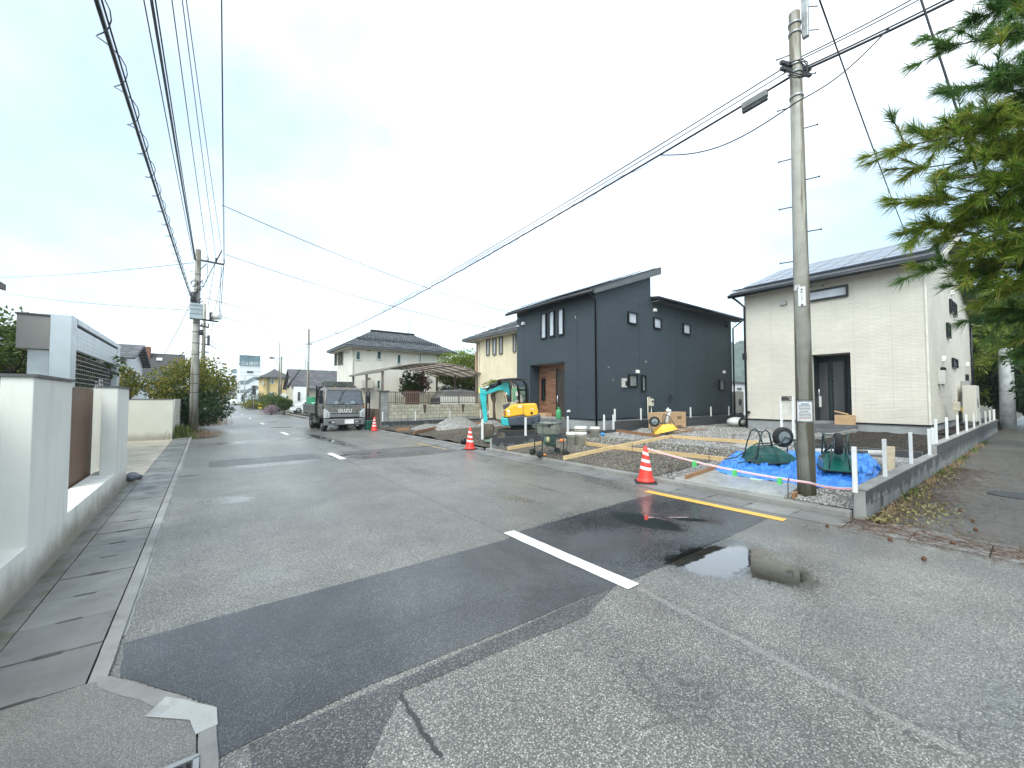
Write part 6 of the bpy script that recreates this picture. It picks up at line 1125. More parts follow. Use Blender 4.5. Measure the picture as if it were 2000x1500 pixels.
prof([(955,816),(966,814),(965,822),(957,824)], .03, .23, 'bucket_link', m_teal); bk = MB(); P_ = [E(953,827),(E(951,836)),E(953,843),E(960,847),E(968,846),E(977,842),E(978,834),E(975,827)]
bk.prism(P_, 'y', -.15, .42); bk.build('bucket', m_earthy, ex, bevel=.02, local=True)
for k in range(4): MB().bar((E(978,842)[0],-.1+.15*k,E(0,843)[1]),(E(984,846)[0],-.1+.15*k,E(0,847)[1]), .06, .03).build('bucket_tooth', m_gal, ex, local=True)
for s in (-.52,.52):
    tp = [(.85*math.cos(R(a))*.0 + (.72 if abs(a) <= 90 else -.72) + .20*math.cos(R(a)), .22+.20*math.sin(R(a))) for a in (-90,-60,-30,0,30,60,90)] + [(-.72+.20*math.cos(R(a)), .22+.20*math.sin(R(a))) for a in (90,120,150,180,210,240,270)]
    trk = MB().prism(tp, 'y', s-.15, s+.15).build('track', m_rub, ex, bevel=.01, local=True)
    for k in range(24): x = -.72+1.44*k/23; MB().box(x-.018,x+.018,s-.155,s+.155,.42,.435).build('track_pad', m_earthy, trk, local=True)
    for x in (-.72,-.25,.2,.72): MB().cyl((x,s+.14,.22 if abs(x) > .5 else .14),(x,s+.17,.22 if abs(x) > .5 else .14), .15 if abs(x) > .5 else .07, n=16).build('track_roller', m_earthy, trk, local=True)
MB().cyl((0,0,.36),(0,0,.58), .42, n=20).build('slew_ring', m_black, ex, local=True); MB().box(-.5,.5,-.4,.4,.2,.42).build('undercarriage', m_earthy, ex, local=True); MB().box(-1.3,-1.22,-.7,.7,.05,.40).build('dozer_blade', m_earthy, ex, local=True, bevel=.01)
for s in (-.3,.3): MB().bar((-1.25,s,.2),(-.5,s,.28), .08, .08).build('blade_arm', m_earthy, ex, local=True)
tag(MB().grid(lambda u, v: (7.5+2.6*u, yM+.25+1.0*v, ZL(7.5+2.6*u)+.12+.06*mnoise.noise((u*7,v*3,1))), 20, 8).build('plywood_sheet', mat('green_sheet', (.10,.22,.17), .5, 0, .3, 3, stain=.4, stc=(.2,.19,.15)), None, fix=False), 'weathered green sheet on the earth beside the low wall', 'sheet')
# ------------------------------------------------------------------ traffic cones
m_red = mat('cone_red', (.78,.045,.03), .4, 0, .06, 6, stain=.12, stc=(.35,.06,.04)); m_refl = mat('cone_white', (.78,.76,.74), .4, 0, .05, 9, stain=.12)
def cone(label, x, y, rz):
    t = thing('traffic_cone', label, 'traffic cone', (x,y,0), rz)
    def rr(z): return .145-(z-.06)/(.70-.06)*.115
    MB().prism([(-.2,-.2),(.2,-.2),(.2,.2),(-.2,.2)], 'z', .004, .03).build('base_weight', m_rub, t, bevel=.02, local=True)
    MB().lathe([(.165,.03),(.17,.06),(.148,.068),(rr(.10),.10),(rr(.25),.25),(rr(.45),.45),(rr(.62),.62),(rr(.70),.70),(.022,.705),(.02,.69)], 28).build('cone_body', m_red, t, local=True)
    for z in (.26,.40,.54):
        MB().grid(lambda u, v: ((rr(z+.055*v+.018*math.sin(2*math.pi*u))+.0022)*math.cos(2*math.pi*u), (rr(z+.055*v+.018*math.sin(2*math.pi*u))+.0022)*math.sin(2*math.pi*u), z+.055*v+.018*math.sin(2*math.pi*u)), 28, 1).build('reflective_band', m_refl, t, local=True, fix=False)
    return t
c1 = G(1266,942); cone('red and white cone holding the pink tape end', c1.x-.08, c1.y, R(40)); c2 = G(921,878); cone('red and white cone at the end of the low dark block wall', c2.x-.06, c2.y, R(20)); c3 = G(731,842); cone('red and white cone between the truck and the block pillar', c3.x, c3.y, R(10))
# pink barrier tape from the cone past the pole to the white post
m_tape = mat('pink_tape', (.85,.42,.48), .5, 0, .1, 12); tq = PY(1670,948,1.575); ta = Vector((c1.x-.08,c1.y,.66)); tb = Vector((xp-.2,yp-.10,.33)); td = Vector((tq.x,1.575,.42))
def tape(pts, w, name, m, parent):
    mb = MB(); mb.grid(lambda u, v: tuple(pts[round(u*(len(pts)-1))] + Vector((0,0,w*(v-.5)))), len(pts)-1, 1); return mb.build(name, m, parent, fix=False)
tp_ = thing('barrier_tape', 'pink barrier tape with green tags strung from the cone to the white post', 'tape', ta); L_ = sag(ta, tb, .06, 20)+sag(tb, td, .03, 10)[1:]; tape(L_, .022, 'ribbon', m_tape, tp_); tape([p+Vector((.0,0,.016)) for p in L_], .012, 'ribbon', m_refl, tp_)
for k in (7, 12, 17): p = L_[k]; MB().box(p.x-.025,p.x+.025,p.y-.03,p.y+.03,p.z-.09,p.z+.012).build('tag', mat('tag_green', (.10,.52,.16), .5), tp_)

# ------------------------------------------------------------------ fresh slab, gravel, tarp
s0, s1, s2, s3 = G(1302,940,.09), G(1398,905,.10), G(1560,938,.10), G(1520,978,.09)
_q = [(7.15,s3.y+.02),(7.15,s0.y+.02),(8.75,s0.y+.05),(8.55,s3.y+.12)]
struct(MB().add([(x,y,0) for x,y in _q]+[(x,y,ZL(x)+.045) for x,y in _q], [(0,1,2,3),(4,5,6,7),(0,1,5,4),(1,2,6,5),(2,3,7,6),(3,0,4,7)]), 'concrete_slab', m_slab, bevel=.008)
_w = [G(x,y,.27) for x,y in ((1425,872),(1530,853),(1675,847),(1600,868),(1500,886))]
struct(MB().add([(p.x,p.y,.1) for p in _w]+[(p.x,p.y,ZL(p.x)+.05) for p in _w], [(0,1,2,3,4),(5,6,7,8,9)]+[(i,(i+1)%5,5+(i+1)%5,5+i) for i in range(5)]), 'walkway', m_slab)
struct(MB().cyl((8.1,3.25,.14),(8.1,3.25,.158), .12, n=20), 'inspection_cover', mat('pale_green_lid', (.45,.62,.52), .5))
def mound(name, c, rx, ry, h, m, seed, label, cat='gravel heap', pw=1.0):
    def fn(u, v):
        a = 2*math.pi*u; r = v; x = c[0]+rx*r*math.cos(a)*(1+.12*mnoise.noise((math.cos(a)*2, math.sin(a)*2, seed))); y = c[1]+ry*r*math.sin(a)*(1+.12*mnoise.noise((math.cos(a)*2, math.sin(a)*2, seed+5)))
        return (x, y, c[2]-.03+h*max(0,(1-r))**pw*(1-.25*math.exp(-r*r*30)) + .02*mnoise.noise((x*9,y*9,seed))*(1-r))
    return tag(MB().grid(fn, 48, 22).build(name, m, None, fix=False), label, cat)
def hp(x, y, X): p = PX(x, y, X); return p
a = G(893,838,.12); mound('gravel_heap', (a.x, a.y, .14), 1.5, 1.4, .80, m_grav, 1, 'tall grey gravel heap before the black-stained wall'); a = G(838,840,.08); mound('gravel_heap', (a.x, a.y, .10), 1.2, 1.0, .40, m_grav, 2, 'small grey gravel heap beside the tall one'); a = G(958,838,.15); mound('gravel_heap', (a.x,a.y,.15), 1.0,1.0,.60, m_grav, 3, 'grey gravel heap behind the excavator bucket')
a = G(1258,848,.2); mound('gravel_heap', (a.x,a.y,.2), .75,.6,.36, m_grav, 4, 'small gravel pile beside the yellow barrow'); a = G(1140,846,.18); mound('gravel_heap', (a.x+.3,a.y+.3,.17), .9,.5,.22, m_grav, 6, 'low rubble pile at the charcoal house corner')
a = G(800,842,.05); mound('gravel_heap', (a.x+.6,a.y,.05), 1.1,.7,.18, m_grav, 8, 'low spill of gravel by the orange form board')
# stones scattered over the loose surfaces
def stones(name, m, n, fn, s0, s1, seed):
    rnd = random.Random(seed); mb = MB()
    for _ in range(n):
        x, y = fn(rnd); r = rnd.uniform(s0, s1); z = ZL(x)+.022; q = [Vector((rnd.uniform(.6,1.1)*d[0]*r, rnd.uniform(.6,1.1)*d[1]*r, rnd.uniform(.5,.9)*d[2]*r)) for d in ((1,0,0),(0,1,0),(-1,0,0),(0,-1,0),(0,0,1),(0,0,-1))]
        a = rnd.uniform(0,6.28); rot = Matrix.Rotation(a, 3, 'Z'); mb.add([rot @ v + Vector((x,y,z)) for v in q], [(0,1,4),(1,2,4),(2,3,4),(3,0,4),(1,0,5),(2,1,5),(3,2,5),(0,3,5)])
    o = mb.build(name, m, None, fix=False); o['kind'] = 'stuff'; return o
m_st1 = mat('gravel_stone', (.42,.405,.38), .75, 0, .1, 8, island=.45); m_st2 = mat('crushed_stone_bits', (.19,.17,.14), .85, 0, .1, 8, island=.5)
stones('gravel', m_st1, 5200, lambda r: (7.2+r.random()**1.4*4.6, r.uniform(1.68,2.75) if r.random() < .6 else r.uniform(1.68,4.6)), .010, .026, 3)
stones('gravel', m_st1, 5000, lambda r: (r.uniform(9.4,19), r.uniform(4.2,10.2)), .014, .034, 4)
stones('gravel', m_st2, 9000, lambda r: (r.uniform(7.2,11.25), r.uniform(4.8,10.4)), .010, .030, 5)
stones('gravel', m_st2, 5000, lambda r: (r.uniform(7.2,13), r.uniform(10.9,21)), .012, .04, 6)
# blue tarp over a long low heap
t0, t1 = G(1392,922,.12), G(1712,938,.14)
FE = [G(x, y, .10) for x, y in ((1391,923),(1420,932),(1470,940),(1545,951),(1600,959),(1650,961),(1692,957),(1716,937))]
BE = [G(x, y, .14) for x, y in ((1440,891),(1465,892),(1510,895),(1560,897),(1610,900),(1660,906),(1700,914),(1722,928))]
def tarpf(u, v):
    k = min(6.9999, u*7); i = int(k); f = FE[i].lerp(FE[i+1], k-i); b = BE[i].lerp(BE[i+1], k-i); p = f.lerp(b, v)
    e = min(1, 3.2*v)**.7*min(1, 3*(1-v))**.7*min(1, 9*u)**.7*min(1, 6*(1-u))**.7
    h = .05+.17*max(0,(u-.6)/.4)**1.1*(1-v*.3); w = .05*mnoise.noise((p.x*3.2,p.y*3.2,2))+.05*(1-2.2*abs(mnoise.noise((p.x*3.6+p.y*1.5,p.y*3.6,5))))*.6+.03*(1-2.4*abs(mnoise.noise((p.x*8-p.y*3,p.y*9,9))))+.012*(1-2*abs(mnoise.noise((p.x*21,p.y*17,4))))
    return (p.x+.05*mnoise.noise((u*14,v*9,3)), p.y+.06*mnoise.noise((u*16,v*9,7)), ZL(p.x)+.035+e*(h+w*(1.3+1.4*u))+.35*abs(w))
m_blue = NT('blue_tarpaulin'); _o = m_blue.pos(); m_blue = m_blue.done(m_blue.mix(m_blue.step(m_blue.noise(_o, 6, 6, .65), .3, .7), (.035,.17,.62), (.08,.33,.84)), .27, m_blue.bump(m_blue.noise(m_blue.mapv(_o, (1,1,2)), 9, 5, .6, 1.5), .55, .03), 0, .5)
tag(MB().grid(tarpf, 200, 80).build('blue_tarp', m_blue, None, fix=False), 'crumpled bright blue tarpaulin under the two barrows', 'tarpaulin')
def zt_(x, y): return ZL(x)+.16
# upturned wheelbarrows (local: x towards the wheel, z up)
m_tub = mat('tub_green', (.010,.075,.062), .45, .1, .4, 5, stain=.85, stc=(.20,.16,.12)); m_tub2 = mat('tub_dark_green', (.008,.095,.078), .22, .1, .2, 4, stain=.15, stc=(.10,.16,.14)); m_tuby = mat('tub_yellow', (.78,.42,.03), .5, 0, .15, 5, stain=.3, stc=(.35,.28,.15)); m_frame = mat('barrow_frame', (.05,.075,.07), .5, .5, .4, 9, stain=.4, stc=(.25,.2,.16))
def barrow(label, loc, rz, tub, s=1.0, rx=0, ry=0):
    t = thing('wheelbarrow', label, 'wheelbarrow', loc, rz, rx=rx, ry=ry)
    a, b, c, d, h = .52*s, .34*s, .24*s, .15*s, .38*s
    lo = [(-a,-b,.03),(a,-b*.8,.03),(a,b*.8,.03),(-a,b,.03)]; hi = [(-c*1.5,-d*1.2,h*.93),(0,-d,h),(0,d,h),(-c*1.5,d*1.2,h*.93)]; mid = [tuple(Vector(p).lerp(Vector(q),.5)*1.0+Vector((p[0]*.03,p[1]*.10,.015))) for p, q in zip(lo, hi)]
    MB().add(lo+mid+hi, [(i,(i+1)%4,4+(i+1)%4,4+i) for i in range(4)]+[(4+i,4+(i+1)%4,8+(i+1)%4,8+i) for i in range(4)]+[(8,9,10,11)], False).build('tub', tub, t, bevel=.012, local=True)
    MB().tube(lo, .020, 8, closed=True).build('rim', m_frame, t, local=True)
    fr = MB()
    for k in (-1, 1):
        fr.tube([(-a*1.75,k*b*.82,.03),(-a*1.25,k*b*.8,.07),(-a*.8,k*b*.66,.25*s),(-c,k*d*1.1,h+.02),(c*.4,k*d*.95,h+.04),(a*.52,k*.09,h+.19*s),(a*.95,k*.08,h+.13*s)], .015, 8)
        fr.tube([(-a*.95,k*b*.72,.06),(-a*.78,k*b*.66,h*1.2),(-a*.62,k*b*.62,h*1.85),(-a*.46,k*b*.6,h*1.97),(-a*.32,k*b*.58,h*1.8),(-c*.35,k*d*1.1,h)], .015, 8); fr.tube([(a*.9,k*b*.5,.03),(a*.85,k*.10,h+.14*s)], .012, 6)
    fr.tube([(-a*.62,-b*.62,h*1.85),(-a*.62,b*.62,h*1.85)], .012, 6); fr.build('frame', m_frame, t, local=True)
    w = MB().lathe([(.13*s,-.05),(.20*s,-.055),(.225*s,-.025),(.225*s,.025),(.20*s,.055),(.13*s,.05)], 26, (a*.52,0,h+.19*s), 'y', cap=False).build('wheel', m_rub, t, local=True); MB().lathe([(.135*s,-.05),(.12*s,-.03),(.035,-.035),(.02,-.075),(.02,.075),(.035,.035),(.12*s,.03),(.135*s,.05)], 20, (a*.52,0,h+.19*s), 'y').build('hub', mat('hub_grey', (.30,.33,.34), .45, .6), w, local=True); return t
w1 = G(1507,906,.27); barrow('worn green wheelbarrow upside down on the blue tarp, wheel to the pole', (w1.x,w1.y,zt_(w1.x,0)-.02), math.atan2(-.604,.797), m_tub, .92)
w2 = G(1632,928,.25); barrow('dark green wheelbarrow upturned on the tarp beside the white post', (w2.x+.12,w2.y,zt_(w2.x,0)+.03), math.atan2(-w2.y,-w2.x)+R(4), m_tub2, .86)
w3 = G(1300,852,.25); barrow('yellow wheelbarrow tipped up against the cardboard box', (w3.x+.15,w3.y+.15,ZL(w3.x)+.06), R(135), m_tuby, .86, ry=R(14))
tag(MB().tube([(w3.x+.1,w3.y+.1,.5),(w3.x+.25,w3.y+.0,1.08),(w3.x+.24,w3.y-.04,1.18),(w3.x+.12,w3.y+.02,1.2)], .055, 10).build('plastic_pipe', m_wp), 'white hooked pipe propped on the yellow barrow', 'pipe')
# ------------------------------------------------------------------ formwork boards with stakes
def woodmat(name, c1, c2):
    t = NT(name); o = t.obj(); c = t.mix(t.step(t.noise(t.mapv(o, (2.5,2.5,30)), 1.0, 6, .65), .3, .7), c1, c2); oi = t.n('ShaderNodeObjectInfo').outputs['Random']; c = t.mix(oi, c, t.mix(1.0, c, (.72,.66,.6), 'MULTIPLY'))
    c = t.mix(t.math('MULTIPLY', t.step(t.noise(o, 3, 7, .7), .55, .75), .4), c, (.16,.10,.06)); MATS[name] = t.done(c, .65, t.bump(t.noise(t.mapv(o, (3,3,40)), 1.0, 4), .15, .01)); return MATS[name]
m_board = woodmat('form_board', (.60,.43,.21), (.80,.61,.35)); m_bord2 = woodmat('weathered_board', (.26,.13,.06), (.46,.27,.14))
BZ = .13
def fboard(label, p, q, h=.10, m=None, th=.035, z=None):
    a = G(*p, BZ+.05); b = G(*q, BZ+.05)
    if a.x < 7.18: a = a + (b-a)*((7.18-a.x)/(b.x-a.x))
    za, zb = ZL(a.x)+h/2+.02, ZL(b.x)+h/2+.02; o = MB().bar((a.x,a.y,za),(b.x,b.y,zb), th, h).build('form_board', m or m_board, bevel=.003); tag(o, label, 'board', 'formwork boards on the plot'); return o
FB = [((955,878),(1058,866),'pale form board along the foot of the low block wall'),((1062,897),(1200,877),'pale form board from the kerb past the mixer'),((1110,864),(1198,877),'pale form board behind the mixer'),((1200,877),(1428,903),'long pale form board running parallel to the kerb'),((1200,877),(1314,862),'cross form board joining the two long ones'),((1205,850),(1290,862),'orange-brown form board at the back of the beds'),((1314,863),(1483,877),'long form board before the pale gravel'),((1308,937),(1400,914),'form board along the edge of the fresh slab'),((1516,977),(1556,960),'short form board at the foot of the pole')]
for p, q, lb in FB: fboard(lb, p, q, .10 if '1516' not in str(p) else .09, m_board if 'orange' not in lb and 'slab' not in lb and 'short' not in lb else m_bord2, .035 if 'slab' in lb or 'short' in lb else .055)
for p, q, lb in (((752,839),(800,838),'orange form board at the foot of the pillar'),((786,848),(862,836),'orange form board before the gravel spill'),((862,837),(955,832),'orange form board behind the turned earth')): fboard(lb, p, q, .14, m_bord2, .05)
m_rebar = mat('rusty_rebar', (.085,.055,.04), .8, .4, .3, 20)
for k, (x, y, h, hook) in enumerate(((1069,899,.22,0),(1137,892,.28,1),(971,879,.2,0),(1050,899,.2,0),(1235,887,.25,0),(1242,873,.25,0),(1260,860,.2,0),(1292,862,.22,0),(1324,897,.2,1),(1385,906,.24,1),(1432,878,.26,1),(1435,877,.26,0),(1527,976,.28,1),(1305,930,.22,1),(1311,930,.22,1),(1202,846,.18,0),(794,847,.28,0),(848,838,.26,0),(807,842,.22,0))):
    a = G(x, y, .1); a.x = max(a.x, 7.2); z = ZL(a.x); pts = [(a.x,a.y,z-.1),(a.x,a.y,z+h)]
    if hook: pts += [(a.x+.02*math.cos(R(b))-.0+.03,a.y-.0,z+h+.03*math.sin(R(b))) for b in range(170,-40,-30)]
    o = MB().tube(pts, .007, 6).build('stake', m_rebar, None); tag(o, 'rusty steel stake %s holding the formwork' % ('with a hooked top' if hook else 'with a plain top'), 'stake', 'hooked formwork stakes' if hook else 'plain formwork stakes')
for k, (p, q, w) in enumerate((((1300,851),(1380,842),.07),((1272,852),(1322,844),.06),((1340,846),(1355,842),.08),((1280,849),(1310,847),.05))):
    a = G(*p,.25); b = G(*q,.25); tag(MB().bar((a.x,a.y,ZL(a.x)+.05+.02*k),(b.x,b.y,ZL(b.x)+.06+.02*k), w, .03).build('loose_plank', m_bord2), ('long brown batten lying on the pale gravel','brown batten in front of the cardboard box','short wide offcut on the gravel battens','short batten under the yellow barrow')[k], 'plank')
a, b = G(1742,922,.3), PY(1766,882,1.9); tag(MB().bar((a.x+.2,1.8,ZL(a.x)+.02),(a.x+1.5,2.0,.62), .16, .025).build('loose_plank', mat('grey_tan_plank', (.36,.29,.19), .7, 0, .2, 5)), 'tan plank leaning by the wall posts beyond the tarp', 'plank')
# ------------------------------------------------------------------ mortar mixer
mq = G(1076,894,.1); mx_ = thing('mortar_mixer', 'stained pan mortar mixer on a wheeled frame by the kerb', 'mixer', (mq.x+.25,mq.y+.35,ZL(mq.x)+.02), R(-20)); m_mix = mat('cement_crust', (.30,.31,.27), .8, 0, .25, 5, stain=.5, stc=(.12,.17,.15)); m_mixg = mat('mixer_green', (.10,.17,.15), .7, 0, .35, 6, stain=.5, stc=(.3,.29,.25))
mx_.scale = (.92,.92,.92)
MB().lathe([(.30,.64),(.345,.67),(.36,.93),(.375,.945),(.36,.955),(.34,.945),(.325,.70),(.28,.68)], 32).build('pan', m_mix, mx_, local=True); MB().tube([(.365*math.cos(R(a)),.365*math.sin(R(a)),.95) for a in range(0,360,12)], .016, 6, closed=True).build('pan_rim', m_frame, mx_, local=True)
MB().lathe([(.15,.28),(.15,.62),(.17,.65)], 20, (.06,0,0)).build('motor_column', m_mixg, mx_, local=True); MB().lathe([(.055,.35),(.06,.6)], 12, (-.14,-.12,0)).build('motor', m_mixg, mx_, local=True); MB().cyl((-.10,-.18,.42),(-.10,-.18,.58), .05, n=10).build('yellow_bottle', mat('pale_yellow', (.62,.58,.32), .6), mx_, local=True)
for sx in (-1, 1):
    for sy in (-1, 1): MB().tube([(sx*.33,sy*.30,.10),(sx*.33,sy*.30,.5),(sx*.30,sy*.27,.66 if sx > 0 else .95)], .017, 8).build('leg', m_frame, mx_, local=True)
    MB().tube([(sx*.33,-.32,.12),(sx*.33,.32,.12)], .018, 8).build('skid', m_frame, mx_, local=True); MB().lathe([(.04,-.03),(.09,-.03),(.095,0),(.09,.03),(.04,.03)], 18, (sx*.40,-.30,.095), 'y').build('wheel', m_rub, mx_, local=True); MB().lathe([(.04,-.03),(.09,-.03),(.095,0),(.09,.03),(.04,.03)], 18, (sx*.40,.30,.095), 'y').build('wheel', m_rub, mx_, local=True)
MB().tube([(-.33,-.30,.13),(.33,-.30,.13)], .018, 8).build('skid', m_frame, mx_, local=True); MB().tube([(-.33,-.33,.40),(-.30,-.36,.60),(-.20,-.38,.66),(-.08,-.38,.62),(-.02,-.37,.45)], .016, 8).build('guard_hoop', m_frame, mx_, local=True); MB().tube([(.33,-.2,.62),(.46,-.22,.56),(.48,-.24,.3),(.40,-.26,.14)], .016, 8).build('guard_hoop', m_frame, mx_, local=True)
MB().tube([(-.62,-.1,.93),(-.45,-.22,.90),(-.2,-.34,.92),(.0,-.37,.92)], .016, 8).build('tipping_handle', m_frame, mx_, local=True); MB().ball((-.14,-.38,.91), .045, 6).build('handle_boss', m_black, mx_, local=True); MB().bar((0,-.3,.97),(0,.3,.97), .04, .02).build('paddle_bar', m_mix, mx_, local=True); MB().tube([(.1,.1,.3),(.3,-.1,.14),(.6,-.3,.04),(1.0,-.2,.03),(1.3,-.5,.03)], .012, 6).build('power_cable', m_black, mx_, local=True)
# ------------------------------------------------------------------ buckets, boxes and odds and ends
m_buck = mat('bucket_white', (.66,.65,.58), .5, 0, .08, 7, stain=.45, stc=(.45,.40,.25))
def bucket(label, p, s=1.0, rim=True, dz=0):
    q = G(*p, .16); t = thing('bucket', label, 'bucket', (q.x,q.y,ZL(q.x)+dz), 0); MB().lathe([(.12*s,.0),(.145*s,.30*s),(.157*s,.30*s),(.157*s,.27*s),(.152*s,.33*s),(.146*s,.34*s),(.13*s,.33*s),(.115*s,.03)], 24).build('pail', m_buck, t, local=True)
    MB().tube([(.15*s*math.cos(R(a)),.15*s*math.sin(R(a)),.25*s) for a in range(0,360,18)], .006*s, 5, closed=True).build('collar', m_buck, t, local=True); return t
bucket('cement-splashed white bucket nearest the mixer', (1117,869), 1.2); bucket('white bucket with a second stacked in it beside the mixer', (1134,870), 1.25); bucket('white bucket stacked in the other by the mixer', (1134,870), 1.25, dz=.17); bucket('single white bucket by the low wall', (1162,859), 1.15)
def carton(label, x0, x1, y0, y1, z0, h, rz=0, flaps=True):
    t = thing('cardboard_box', label, 'box', ((x0+x1)/2,(y0+y1)/2,z0), rz); w, d = (x1-x0)/2, (y1-y0)/2; m = mat('cardboard', (.46,.30,.17), .8, 0, .1, 2, stain=.15, stc=(.3,.18,.1)); MB().box(-w,w,-d,d,0,h).build('carton', m, t, local=True, bevel=.004)
    MB().box(-w-.003,w+.003,-d-.003,d+.003,h*.49,h*.50).build('joint', mat('cardboard_dark', (.22,.13,.07), .8), t, local=True); return t, w, d
q = PY(1290,830,yM-.75); q1 = PY(1324,830,yM-.75); t, w, d = carton('large brown cardboard box standing on the gravel behind the yellow barrow', PY(1273,830,yM-.7).x, PY(1325,830,yM-.7).x, yM-1.05, yM-.55, ZL(12)+.01, .78)
for zz_ in (.55,.18): MB().box(.28,.62,-d-.006,-d-.004,zz_-.06,zz_+.06).build('printed_mark', mat('print_brown', (.20,.12,.06), .8), t, local=True)
q = PX(1652,829,XW-.1); carton('small open cardboard carton on the pale house doorstep', XW-.35, XW+.05, q.y-.28, q.y+.28, zf-.08, .36); tag(MB().bar((XW-.2,q.y-.1,zf+.31),(XW-.2,q.y+.3,zf+.42), .2, .03).build('cardboard_flap', MATS['cardboard']), 'folded cardboard flap on the doorstep carton', 'cardboard')
q = PX(1072,817,XD+.4); carton('low cardboard box on the wood-clad porch step', XD+.1, XD+.5, q.y-.1, q.y+.5, zF-.06, .22)
q = PX(1099,812,XD+.1); gc = thing('gas_cylinder', 'green gas cylinder standing by the porch opening', 'cylinder', (XD-.15,q.y,zF-.06)); MB().lathe([(.11,0),(.125,.04),(.125,.36),(.08,.44),(.04,.46),(.04,.52),(.03,.53)], 20).build('tank', mat('cyl_green', (.05,.30,.12), .45), gc, local=True); MB().tube([(.08*math.cos(R(a)),.08*math.sin(R(a)),.52) for a in range(0,360,30)], .012, 5, closed=True).build('collar', MATS['cyl_green'], gc, local=True)
q = G(1438,832,.3); sk = thing('water_bag', 'black and white bundled sack at the pale house corner', 'sack', (q.x,q.y,.28)); MB().ball((0,0,.22), .42, 8, .55).build('sack', m_wp, sk, local=True); MB().tube([(.36*math.cos(R(a)),-.30+.0*a,.22+.17*math.sin(R(a))) for a in range(0,360,30)], .05, 6, closed=True).build('strap', m_black, sk, local=True)
q = G(1131,887,.1)
for k, (x, y, c, lb) in enumerate(((1064,888,(.75,.25,.06),'orange scrap on the kerb side of the mixer'),(1098,866,(.72,.22,.06),'orange bag behind the mixer'),(1177,858,(.06,.3,.7),'blue rag by the single white bucket'),(1157,857,(.45,.2,.08),'brown rag by the single white bucket'))): a = G(x,y,.13); tag(MB().ball((a.x,a.y,ZL(a.x)+.06), .10 if k else .05, 6, .6).build('rag', mat('rag%d' % k, c, .7, 0, .3, 9, bump=.8, bs=18)), lb, 'rag')
# concrete pipe and block behind the tarp, sign post, valve caps
q = G(1610,890,.3); tag(MB().cyl((q.x,q.y+.5,.36),(q.x+1.1,q.y-.9,.36), .07, n=14).build('plastic_pipe', MATS['grey_plastic']), 'grey plastic pipe lying behind the green barrow', 'pipe'); q = G(1676,905,.3); tag(MB().box(q.x,q.x+.3,q.y-.1,q.y+.3,.2,.55).build('loose_block', m_block, None, bevel=.008), 'grey block standing behind the white post', 'block')
sp2 = thing('address_post', 'slim white two-legged entrance post with a dark name plate', 'sign post', (14.2, PX(1528,800,14.2).y, .28)); ya, yb_ = PX(1525.5,790,14.2).y, PX(1548.5,790,14.2).y; zt3 = PX(1530,774,14.2).z
for y in (ya, yb_): MB().box(14.18,14.24,y-.03,y+.03,.2,zt3).build('leg', m_post, sp2, bevel=.004)
npl = MB().box(14.17,14.22,yb_+.02,ya-.02,zt3-.14,zt3).build('name_plate', mat('plate_brown', (.05,.04,.035), .5), sp2); MB().tube([(14.165,(ya+yb_)/2-.08+.03*math.cos(R(a)),zt3-.06+.03*math.sin(R(a))) for a in range(0,300,30)]+[(14.165,(ya+yb_)/2-.10,zt3-.10),(14.165,(ya+yb_)/2-.16,zt3-.11)], .006, 5).build('emblem', m_wp, npl, fix=False); MB().box(14.2,14.22,yb_+.03,ya-.03,zt3-.55,zt3-.16).build('letter_slot_panel', mat('panel_cream', (.55,.53,.47), .5), sp2)
for k, (x, y) in enumerate(((900,866),(914,872),(1850,850),(1862,846),(1874,843))):
    a = G(x, y, .08); z = ZL(a.x) if x < 1000 else .5
    if x < 1000: tag(MB().cyl((a.x+.1,a.y,z-.02),(a.x+.1,a.y,z+.18), .09, n=14).build('drain_riser', m_black), 'short black drain riser in the bare earth', 'pipe', 'black drain risers')
tag(struct(MB().cyl((G(1985,968).x,G(1985,968).y,.001),(G(1985,968).x,G(1985,968).y,.008), .33, n=28), 'manhole_cover', m_steel), 'round iron manhole cover in the side lane', 'manhole'); bpy.data.objects['manhole_cover'].pop('kind')
tag(MB().cyl((G(533,824).x,G(533,824).y,.002),(G(533,824).x,G(533,824).y,.009), .33, n=28).build('manhole_cover', m_steel), 'round iron manhole cover in the main road', 'manhole')
# ------------------------------------------------------------------ weeds, needles and cones on the lane
def tufts(name, label, c, rx, ry, n, h, m, seed, thing_=True):
    rnd = random.Random(seed); mb = MB()
    for _ in range(n):
        x = c[0]+rnd.gauss(0,.5)*rx; y = c[1]+rnd.gauss(0,.5)*ry; a = rnd.uniform(0,6.28); hh_ = h*rnd.uniform(.5,1.1); l = rnd.uniform(.2,.7)*hh_; d = Vector((math.cos(a),math.sin(a),0)); s = Vector((-d.y,d.x,0))*.008
        p = Vector((x,y,c[2])); mb.add([p-s, p+s, p+d*l*.4+Vector((0,0,hh_*.7))+s*.7, p+d*l*.4+Vector((0,0,hh_*.7))-s*.7, p+d*l+Vector((0,0,hh_))], [(0,1,2,3),(3,2,4)])
    o = mb.build(name, m, None, fix=False); o['kind'] = 'stuff'; o['label'] = label; return o
q = G(348,855); tufts('grass', 'tuft of green grass at the end of the cream wall', (q.x-.15,q.y+.3,0), .5, .9, 900, .55, lm_g, 1); q = G(400,832); tufts('grass', 'dry stalks under the roadside tree', (q.x-.2,q.y+1.4,0), 1.3, 1.6, 900, .6, lm_dry, 2); q = G(385,850); tufts('grass', 'weeds at the foot of the old pole', (q.x,q.y,0), .8, 1.0, 500, .2, lm_dry, 3); q = G(355,855); tufts('grass', 'weeds along the far gutter', (-.7,24,0), .5, 2.5, 700, .25, lm_g, 4)
